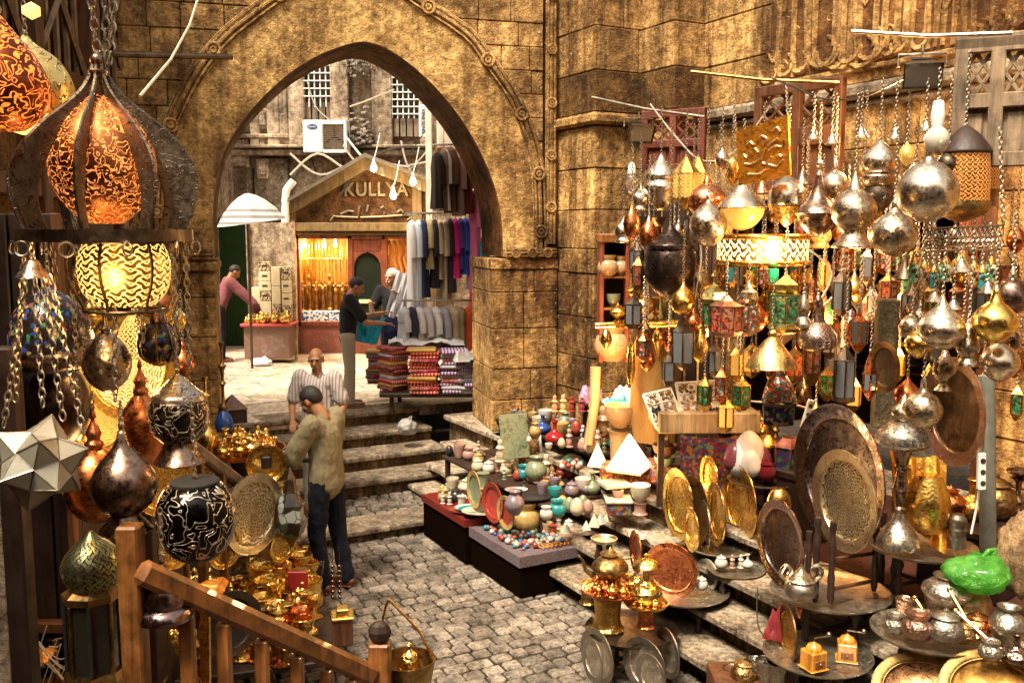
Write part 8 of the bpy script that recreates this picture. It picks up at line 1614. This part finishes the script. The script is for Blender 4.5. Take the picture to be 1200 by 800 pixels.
small('urn', BRASSD, c1 + Vector((-.02, 0, 0)), .30, 'aged brass ewer with spout standing tallest on the copper rimmed tray', 'ewer', handle=True, spout=True); small('bottle', BRASSB, c2 + Vector((0, 0, 0)), .26, 'bright brass bottle on the small golden dish', 'bottle', lid=True)
for a in ((702, 768, 19, 33, 'large grey tinned platter leaning at the bottom, leftmost', 5.95), (757, 778, 25, 33, 'large grey tinned platter leaning in the bottom middle', 5.8), (784, 764, 14, 29, 'grey tinned platter behind the middle platter on the right', 5.95), (696, 772, 12, 26, 'smaller grey platter in front of the leftmost one', 5.75), (764, 790, 17, 25, 'smaller grey platter in front of the middle one', 5.6)):
    plate('tinned_platter', a[4], 'platter', a[0], a[1], a[5], a[2], a[3], TRY, metal('old_pewter', (.42, .38, .32), .4, (.12, .10, .08)), side=-1)
tray('small tray of white ceramic figures below the golden dishes', 862, 667, 6.5, 34, TRY, zs=.4); tray('little stone dish of trinkets right of the pyramid table', 708, 633, 6.9, 15, TRY, zs=.2)
for i, (px, kd, mt, lb_) in enumerate(((845, 'jar', WHTM, 'white ceramic jar on the small tray'), (858, 'figure', PINK, 'pink ceramic figure on the small tray'), (868, 'figure', WHTM, 'white ceramic figure on the small tray'), (876, 'bottle', WHTM, 'white ceramic bottle on the small tray'))): small(kd, mt, at(px, 665, 6.45), .10, lb_, 'ceramic')
crumple('fabric_sheet', paint('pale_newsprint', (.24, .21, .16), .7, .6, 30), .22, .22, at(775, 634, 6.9), 'crumpled pale patterned paper in front of the golden dishes', 'paper', 31, .035, hgt=.03, rz=.5); crumple('plastic_wrap', PLASTIC, .2, .18, at(752, 628, 7.2), 'crumpled clear plastic beside the patterned paper', 'plastic', 32, .035, hgt=.03)
# right: big black tray, pierced round tray on stand
plate('black_tray', 'huge blackened round tray with a shining rim leaning behind the pierced one', 'tray', 988, 556, 5.75, 51, 84, BIGD, metal('shiny_dark_rim', (.45, .36, .36), .16, (.1, .06, .06)), seg=64); plate('black_tray', 'smaller blackened round tray left of the huge one', 'tray', 918, 635, 5.6, 27, 50, BIGD, metal('shiny_dark_rim', (.45, .36, .36)), seg=56)
plate('pierced_tray', 'cream rimmed round tray with fine pierced golden center on a turned stand', 'tray', 993, 586, 5.4, 36, 60, pierced('fine_pierced', (.85, .70, .42), 26, .5, 9, od=('disc', 11, 64, .36)), PIER, side=-1, seg=56)
L('brass_jug', 'tipped golden brass jug behind the smaller blackened tray', 'jug', 912, 5.9, [('jug_body', BRASS, [(572, 6), (580, 12), (595, 14), (612, 8)])])
tw = tray('wide grey round tray table holding the turned stand and lidded bowl', 973, 694, 5.5, 68, TRY, zs=.45); rt = thing('turned_stand', 'dark turned wooden folding stand holding the pierced round tray', 'stand', at(985, 694, 5.45))
for i, (x0, y0, x1, y1, Y) in enumerate(((956, 606, 955, 705, 5.3), (974, 612, 973, 706, 5.25), (1022, 598, 1024, 692, 5.5), (1030, 600, 1032, 685, 5.7), (947, 622, 946, 694, 5.6))):
    a, b = at(x0, y0, Y), at(x1, y1, Y); L_ = (a - b).length; m = MB(); m.lathe([((.013 + .009 * abs(math.sin(j * 1.15))) * (1.25 if j in (3, 9) else 1), L_ * j / 13) for j in range(14)] + [(0, L_)], 9, Matrix.Translation(b - rt.location)); m.build('turned_post', W_DARK, rt)
for (x0, y0, Y0, x1, y1, Y1) in ((974, 655, 5.25, 1024, 648, 5.5), (956, 660, 5.3, 974, 662, 5.25), (974, 690, 5.25, 1024, 680, 5.5)): m = MB(); m.tube([at(x0, y0, Y0) - rt.location, at(x1, y1, Y1) - rt.location], .012, 7); m.build('stretcher', W_BROWN, rt)
L('swan_bowl', 'squat pewter bowl with a conical lid and curling swan necks', 'bowl', 938, 5.2, [('bowl_body', metal('old_pewter', (.42, .38, .32)), [(678, 13), (684, 18), (692, 19), (698, 15), (701, 10)]), ('lid', SILVER, [(660, 1), (666, 3), (672, 10), (678, 18), (679, 14)])])
sbw = bpy.data.objects['swan_bowl']
for s__ in (-1, 1): m = MB(); m.tube(catm([(s__ * .085, 0, .11), (s__ * .12, 0, .15), (s__ * .09, 0, .20), (s__ * .06, 0, .17), (s__ * .075, 0, .14)], 3), [.012] * 13, 6); m.build('swan_neck', SILVERB, sbw)
# lower tray: grinders, oval dish, red cloth
tray('lower round tray with coffee grinders and a golden oval dish', 958, 768, 5.2, 62, TRY, zs=.3)
def grinder(lab, px, py, Y, h, rz):
    p = at(px, py, Y); t = thing('coffee_grinder', lab, 'coffee grinder', p, None, rz); ORW = wood('bright_orange_wood', (.62, .25, .03), rough=.3, wear=.3, coat=.5)
    m = MB(); m.box((0, 0, h * .32), (h * .62, h * .62, h * .6), ch=.006); m.box((0, 0, h * .02), (h * .72, h * .72, h * .05), ch=.004); m.build('box', ORW, t); m = MB(); m.box((0, -h * .318, h * .25), (h * .4, .006, h * .22), ch=.002); m.ball((0, -h * .335, h * .25), .008, 8, 6); m.build('drawer', W_RAIL, t)
    m = MB(); m.lathe([(h * .26, h * .62), (h * .27, h * .68), (h * .2, h * .8), (h * .05, h * .88), (.006, h * .9)], 18); m.build('hopper', ORW, t); m = MB(); m.tube([(0, 0, h * .85), (0, 0, h * 1.02), (h * .5, -.02, h * 1.05)], .005, 6); m.ball((h * .5, -.02, h * 1.1), .014, 8, 6); m.build('crank', CHAIN, t)
grinder('bright orange wooden coffee grinder standing at the front of the lower tray', 953, 782, 5.0, .17, .4); grinder('orange wooden coffee grinder half hidden on the right of the lower tray', 992, 772, 5.15, .17, -.3)
plate('oval_dish', 'golden engraved oval dish standing on the lower tray', 'dish', 925, 742, 5.25, 11, 34, metal('amber_dish', (.75, .42, .10), .3, (.3, .12, .02), eng=24, engw=.3), BRASSD); drape('red_leather', cloth('oxblood_leather', (.16, .02, .02), rough=.4), [at(905, 712, 5.4), at(915, 704, 5.35), at(916, 752, 5.3), at(894, 748, 5.35)], 'dark red leather pouch left of the golden oval dish', 'pouch', .01, 7)
m = MB(); m.tube(catm([tuple(at(*q)) for q in ((888, 688, 5.5), (887, 715, 5.45), (889, 735, 5.4), (896, 745, 5.4))], 4), .004, 5); m.build('cord', WIREB, label='thin dark cord hanging from the wide grey tray', cat='cord', org=at(888, 745, 5.4))
L('brass_pestle', 'small orange brass vessel under the wide grey tray', 'vessel', 938, 5.5, [('vessel_body', COPPER, [(706, 5), (712, 6), (720, 4), (724, 2)])])
# tray of pots at the right
tray('round tray of old pewter and brass coffee pots at the lower right', 1090, 742, 4.75, 66, TRY, zs=.6)
PEW = metal('old_pewter', (.42, .38, .32)); CPW = metal('dull_copper', (.48, .30, .22), .35, (.15, .07, .05))
for kd, mt, px, py, Y, h, sp, hn, ld, lb_, cat in (('pot', CPW, 1075, 748, 4.6, 34, 0, 1, 0, 'rosy round coffee pot with a looped handle in the middle of the pot tray', 'pot'), ('jar', PEW, 1107, 751, 4.55, 42, 0, 0, 0, 'grey pewter jug with a wide flat lid on the pot tray', 'jug'), ('pot', PEW, 1048, 741, 4.7, 24, 0, 1, 0, 'small dark pewter pot at the left of the pot tray', 'pot'), ('cup', CPW, 1060, 722, 4.95, 22, 0, 1, 0, 'open copper cup behind the rosy coffee pot', 'cup'), ('cup', CPW, 1096, 712, 5.1, 30, 0, 0, 0, 'rusty metal beaker behind the pots', 'beaker'), ('pot', metal('tan_copper', (.60, .44, .28), .35), 1133, 724, 4.9, 46, 0, 0, 0, 'large tan copper cauldron behind the right side of the pot tray', 'cauldron'), ('jar', BRASSD, 1130, 752, 4.55, 28, 0, 1, 0, 'small old brass pot tipped at the right of the pot tray', 'pot'), ('jar', COPPER, 1145, 746, 4.6, 34, 0, 0, 0, 'orange copper pot at the right end of the pot tray', 'pot'), ('urn', SILVERE, 1108, 720, 4.8, 60, 0, 0, 0, 'tall pewter ewer with a pointed lid at the back of the pot tray', 'ewer'), ('vase', PEW, 1180, 752, 4.5, 46, 0, 0, 0, 'dark pewter vase with a flaring lip at the right edge', 'vase'), ('pot', PEW, 1160, 772, 4.3, 24, 0, 1, 0, 'grey teapot near the bottom right corner', 'teapot'), ('bottle', SILVERD, 1190, 778, 4.3, 40, 0, 0, 0, 'dark silver bottle cut by the right edge', 'bottle')):
    small(kd, mt, at(px, py, Y), h * Y / FOC, lb_, cat, handle=bool(hn), spout=bool(sp), sx=1.15, seg=20)
for i, (a, b, lb_) in enumerate((((1112, 690, 4.7), (1146, 748, 4.5), 'long brass ladle handle leaning over the copper pots'), ((1120, 715, 4.6), (1172, 762, 4.4), 'thick pale ladle handle lying across the pot tray'), ((1072, 700, 4.8), (1092, 730, 4.7), 'short hooked ladle in the rosy coffee pot'))):
    m = MB(); m.tube([at(*a), at(*b)], .009, 7); m.ball(at(*a), .014, 10, 8); m.build('ladle', BRASS if i != 1 else PIER, label=lb_, cat='ladle', org=at(*b))
plate('bronze_platter', 'wide bronze platter with beaded rim leaning at the bottom, left one', 'platter', 1083, 815, 4.4, 60, 48, metal('bronze_platter', (.42, .22, .10), .3, (.12, .05, .02), eng=14, engw=.2), BRASSD, pitch=-.7); plate('bronze_platter', 'wide amber bronze platter leaning at the bottom right corner', 'platter', 1165, 815, 4.2, 62, 52, metal('amber_bronze', (.60, .32, .08), .3, (.12, .05, .02)), BRASSD, pitch=-.7)
# bottom middle: small jars on the plank
for kd, mt, px, py, Y, h, lb_ in (('cup', PEW, 884, 795, 5.3, 24, 'pewter beaker at the bottom middle, left of three'), ('cup', PEW, 897, 797, 5.25, 26, 'pewter beaker at the bottom middle, central of three'), ('cup', PEW, 912, 802, 5.2, 28, 'pewter beaker at the bottom middle, right of three'), ('jar', BRASSD, 872, 800, 5.3, 34, 'old brass lidded jar on the lowest plank'), ('cup', CPW, 856, 800, 5.4, 20, 'small rusty cup at the end of the lowest plank')): small(kd, mt, at(px, py, Y), h * Y / FOC, lb_, 'cup', sx=1.1)
m = MB(); a, b = at(866, 792, 5.3), at(905, 792, 5.25); m.box(((a.x + b.x) / 2, 5.33, a.z - .1), (b.x - a.x + .3, .35, .2), ch=.01); m.build('brass_bound_box', W_BROWN, label='brown wooden crate under the pewter beakers at the bottom', cat='crate', org=(a.x, 5.33, a.z - .2))
# silver lamp on tray table, golden cloth, engraved platter
tray('tray table under the tall engraved silver lamp', 1078, 640, 5.4, 62, TRY, zs=.8)
L('table_lamp', 'tall engraved silver table lamp with mushroom shade and ringed stem', 'lamp', 1052, 5.2, [('shade', SILVERE, [(492, 9), (497, 18), (506, 28), (516, 31), (521, 29), (524, 24)]), ('upper_cup', SILVER, [(462, 1), (468, 5), (474, 9), (480, 14), (486, 14), (492, 10)]), ('stem', SILVERD, [(524, 12), (530, 11), (545, 7), (548, 9), (552, 6), (570, 9), (574, 10), (578, 6), (592, 5), (595, 8), (600, 6)]), ('foot', SILVERE, [(600, 6), (610, 9), (618, 16), (626, 21), (634, 24), (640, 24)])])
drape('golden_cloth', metal('gold_lame', (.95, .52, .10), .32, (.5, .2, .03), ham=90, tarn=.3), [at(1042, 526, 5.45), at(1110, 530, 5.45), at(1108, 650, 5.15), at(1050, 600, 5.35)], 'shimmering golden cloth hanging behind the tall silver lamp', 'cloth', .03, 5)
L('gold_vase', 'big hammered gold bellied vase right of the silver table lamp', 'vase', 1085, 5.25, [('vase_body', metal('hammered_gold', (.95, .62, .16), .26, (.45, .22, .04), ham=60), [(556, 14), (568, 20), (584, 25), (600, 25), (614, 20), (622, 14)])])
plate('engraved_platter', 'dark curved bronze platter leaning under the hanging silver globes', 'platter', 1122, 482, 5.1, 34, 64, metal('smoky_bronze', (.30, .20, .12), .3, (.05, .03, .02), tarn=.8), metal('rosy_rim', (.62, .40, .30), .3), side=-1); plate('carved_platter', 'small dark carved oval platter hanging on the shop post', 'platter', 1038, 430, 5.6, 17, 30, metal('carved_dark', (.24, .18, .13), .4, (.05, .03, .02), eng=40, engw=.45), BRASSD)
m = MB(); a, b = at(1022, 500, 6.0), at(1052, 350, 6.0); m.box(((a.x + b.x) / 2, 6.0, (a.z + b.z) / 2), (b.x - a.x, .1, b.z - a.z), ch=.01); m.build('carved_post', stone('olive_carved_post', (.14, .12, .07), (.34, .30, .20), carve=18, islands=0), label='olive grey carved post behind the small carved platter', cat='post', org=a)
m = MB(); a, b = at(1158, 660, 5.3), at(1156, 440, 5.3); m.tube([a, b], .045, 14); m.build('drain_pipe', paint('grey_green_pipe', (.20, .20, .17), .6, .5), label='fat grey green vertical pipe at the right beside the stone blocks', cat='pipe', org=a)
for i, (px, py, Y, rz_, lb_) in enumerate(((1150, 552, 4.85, -.05, 'white power strip hanging on the right beside the fat pipe'), (946, 485, 6.2, .25, 'white power strip hanging left of the huge black tray'))):
    p = at(px, py, Y); t = thing('power_strip', lb_, 'power strip', p); t.rotation_euler = (0, rz_, 0); m = MB(); m.box((0, 0, 0), (.04, .035, .20), ch=.006); m.build('casing', WHITE, t)
    for k in range(3): m = MB(); m.lathe([(0, -.002), (.014, -.002), (.014, .002), (0, .002)], 12, TR((0, -.018, -.06 + .06 * k), rx=R(90)), smooth=False); m.build('socket', WIREB, t)
L('grey_jar', 'ribbed grey jar between the golden vase and the pipe', 'jar', 1120, 5.2, [('jar_body', PEW, [(602, 7), (608, 11), (616, 10), (620, 11), (626, 10), (632, 11), (641, 11)])])
n = NM('green_film'); tl = n.n('BsdfTranslucent', {'Color': (.25, .75, .12, 1)}); mx = n.n('MixShader', {0: .4}); n.P(col=n.ramp(n.noise(9, 4), [(.3, (.04, .22, .02)), (.7, (.16, .5, .08))]), rough=.22, coat=.5, normal=n.bump(n.noise(22, 3, .6, 1.5), .9, .03)); n.t.links.new(n.b.outputs[0], mx.inputs[1]); n.t.links.new(tl.outputs[0], mx.inputs[2]); n.t.links.new(mx.outputs[0], n.out.inputs[0])
gb = bag('green_bag', n.m, at(1146, 688, 4.75), .15, .13, .10, 'crumpled bright green plastic bag at the right', 7)
m = MB(); V = []; 
for i in range(15):
    for k in range(22):
        th = PI * i / 14; a = 2 * PI * k / 22; d = Vector((math.sin(th) * math.cos(a), math.sin(th) * math.sin(a), -math.cos(th))); r_ = 1 + .3 * mnoise.noise(d * 2) + .12 * mnoise.noise(d * 7); V.append((d.x * .13 * r_, d.y * .13 * r_, d.z * .22 * r_ + .2))
m.add(V, [(i * 22 + k, i * 22 + (k + 1) % 22, (i + 1) * 22 + (k + 1) % 22, (i + 1) * 22 + k) for i in range(14) for k in range(22)], smooth=True); m.build('rough_stone', stone('bark_stone', (.20, .12, .06), (.58, .42, .24), scale=6, islands=0), label='rough porous brown stone lump at the right edge above the pewter vase', cat='stone', loc=at(1196, 690, 4.9), angle=180)

# filler: dark sheet and chests standing in for shade on the platform, more stones
m = MB(); c = uv(5.62, 4.3, .803); m.box((0, 0, 0), (1.7, 5.2, .012), TR(c, rz=UANG), ch=.003); m.build('platform_shade_sheet', cloth('platform_shade_cloth', (.05, .022, .014), c2=(.12, .03, .02), sc=120), label='dark cloth sheet added as shade over the platform under the lamp stalls', cat='rug', org=c)
for i, (u0, v0, w_, d_, h_, rz_, lb_) in enumerate(((5.3, 4.9, .7, .5, .5, .1, 'dark wooden chest in the shade behind the huge black tray'), (5.6, 6.0, .6, .5, .42, -.1, 'dark wooden chest behind the shelf tray of eggs'), (5.3, 3.6, .6, .5, .45, .2, 'dark wooden chest behind the tall silver lamp'))):
    c = uv(u0, v0, .81); t = thing('wooden_chest', lb_, 'chest', c, None, UANG + rz_); m = MB(); m.box((0, 0, h_ * .4), (w_, d_, h_ * .8), ch=.01); m.build('chest_body', W_DARK, t); m = MB(); m.box((0, 0, h_ * .88), (w_ + .03, d_ + .03, h_ * .14), ch=.015); m.build('lid', W_DARK, t)
    for j in range(4): small(['urn', 'bottle', 'jar', 'candle'][j], [BRASSD, SILVERD, COPPER, BRASS][(i + j) % 4], c + Vector((-.22 + .15 * j, .02 * j - .05, h_ * .955)), .22 + .03 * j, '%s on the lid of the %s chest behind the right trays' % (['aged urn', 'narrow bottle', 'lidded jar', 'candlestick'][j], ['middle', 'far', 'near'][i]), ['urn', 'bottle', 'jar', 'candlestick'][j])
random.seed(55)
nm_ = {'egg': 'egg', 'jar': 'jar', 'cup': 'cup', 'pot': 'pot', 'figure': 'figurine', 'vase': 'vase', 'bottle': 'bottle', 'bowl': 'bowl', 'goblet': 'goblet'}
MN = [(CREAM, 'cream'), (WHTM, 'white'), (GRNM, 'green'), (OCHM, 'ochre'), (PINK, 'rosy'), (REDM, 'red'), (PURP, 'violet grey'), (BLAK, 'black'), (ALAB, 'amber')]
for brd, u0, u1, v0, v1, n_, nm in (('C', 4.10, 4.80, 6.95, 8.95, 46, 'dark board over the steps'), ('D', 4.80, 5.12, 7.15, 9.0, 30, 'upper dark board by the pier'), ('A', 3.64, 3.98, 7.95, 8.38, 9, 'far end of the red edged table'), ('B', 4.06, 4.36, 6.9, 7.38, 8, 'back of the floral table')):
    for i in range(n_):
        kd = random.choice(['egg', 'jar', 'cup', 'pot', 'figure', 'vase', 'bottle', 'egg', 'bowl', 'goblet']); mt, cn = random.choice(MN); u, v = random.uniform(u0, u1), random.uniform(v0, v1)
        small(kd, mt, uv(u, v, ZB[brd] + .002), random.uniform(.07, .15) * (1.1 if brd == 'D' else 1), 'small %s stone %s among the crowd on the %s' % (cn, nm_[kd], nm), nm_[kd], 'small %s stone %ss on the %s' % (cn, nm_[kd], nm))

# more hanging pieces over the bare wall between the screens
random.seed(404)
FM = [(SILVERB, 'silver'), (BRASS, 'brass'), (IRON, 'black iron'), (COPPER, 'copper'), (SILVERD, 'dark silver'), (P_GLD, 'pierced gold')]
SHP = [('drop', [(0, 1), (5, 3), (12, 9), (22, 12), (32, 7), (38, 1)]), ('cone', [(0, 2), (8, 4), (20, 10), (28, 15), (28, 15), (30, 13)]), ('onion', [(0, 1), (8, 3), (16, 11), (26, 13), (32, 9), (32, 9), (38, 11), (40, 8)]), ('drum', [(0, 1), (9, 10), (9, 10), (30, 10), (30, 10), (36, 4), (40, 1)])]
for i, (cx, y0) in enumerate(((846, 172), (858, 182), (842, 215), (893, 205), (940, 195), (1062, 165), (1072, 190), (1012, 180), (1110, 170), (1140, 262), (905, 232), (850, 255), (945, 235), (1020, 225), (1060, 300), (985, 255), (795, 255), (812, 215), (750, 215), (1128, 372), (1150, 300), (1190, 262), (1185, 385), (962, 255), (730, 252))):
    mt, mn = FM[i % 6]; sn, pr = SHP[(i * 3 + i // 4) % 4]; nb = ['orange plaque', 'twin gold lanterns', 'middle silver globes', 'biggest silver globe'][0 if 835 < cx < 950 else 1 if cx < 835 else 2 if cx < 1060 else 3]; sz = random.uniform(.7, 1.0)
    lamp('small_lamp', 'little %s %s shaped lamp hanging near the %s' % (mn, sn, nb), 'lamp', cx, random.uniform(6.4, 7.3) if cx < 1060 else random.uniform(5.3, 5.8), [('lamp_body', mt, [(y0 + a * sz, b * sz) for a, b in pr])], chain=y0 - random.uniform(50, 95), seg=18, group='little %s %s lamps near the %s' % (mn, sn, nb))

# denser second layer: copies of the small lanterns hanging behind the first ones
random.seed(909)
src = [o for o in list(col.objects) if o.type == 'EMPTY' and o.parent is None and str(o.get('group', '')).startswith(('small red paned', 'small green paned', 'small striped', 'small grey', 'small onion', 'little copper', 'little brass', 'little dark silver'))]
for i in range(64):
    cx = random.uniform(745, 1065) if i % 4 else random.uniform(1065, 1190); y = random.uniform(265, 480) if cx < 1065 else random.uniform(290, 470); o = src[i % len(src)]
    wh = 'upper' if y < 330 else 'middle' if y < 410 else 'lower'; q = dup(o, at(cx, y, random.uniform(6.9, 8.0) if cx < 1065 else random.uniform(5.7, 6.2)), rz=random.random() * 3); kd = o['category']
    q['label'] = 'dim %s in the back layer, %s part of the right stall' % (' '.join(str(o['group']).split(' in the ')[0].split(' near the ')[0].split()).rstrip('s'), wh); q['group'] = q['label'].replace('dim ', 'dim ', 1) + ' set'; q['category'] = kd
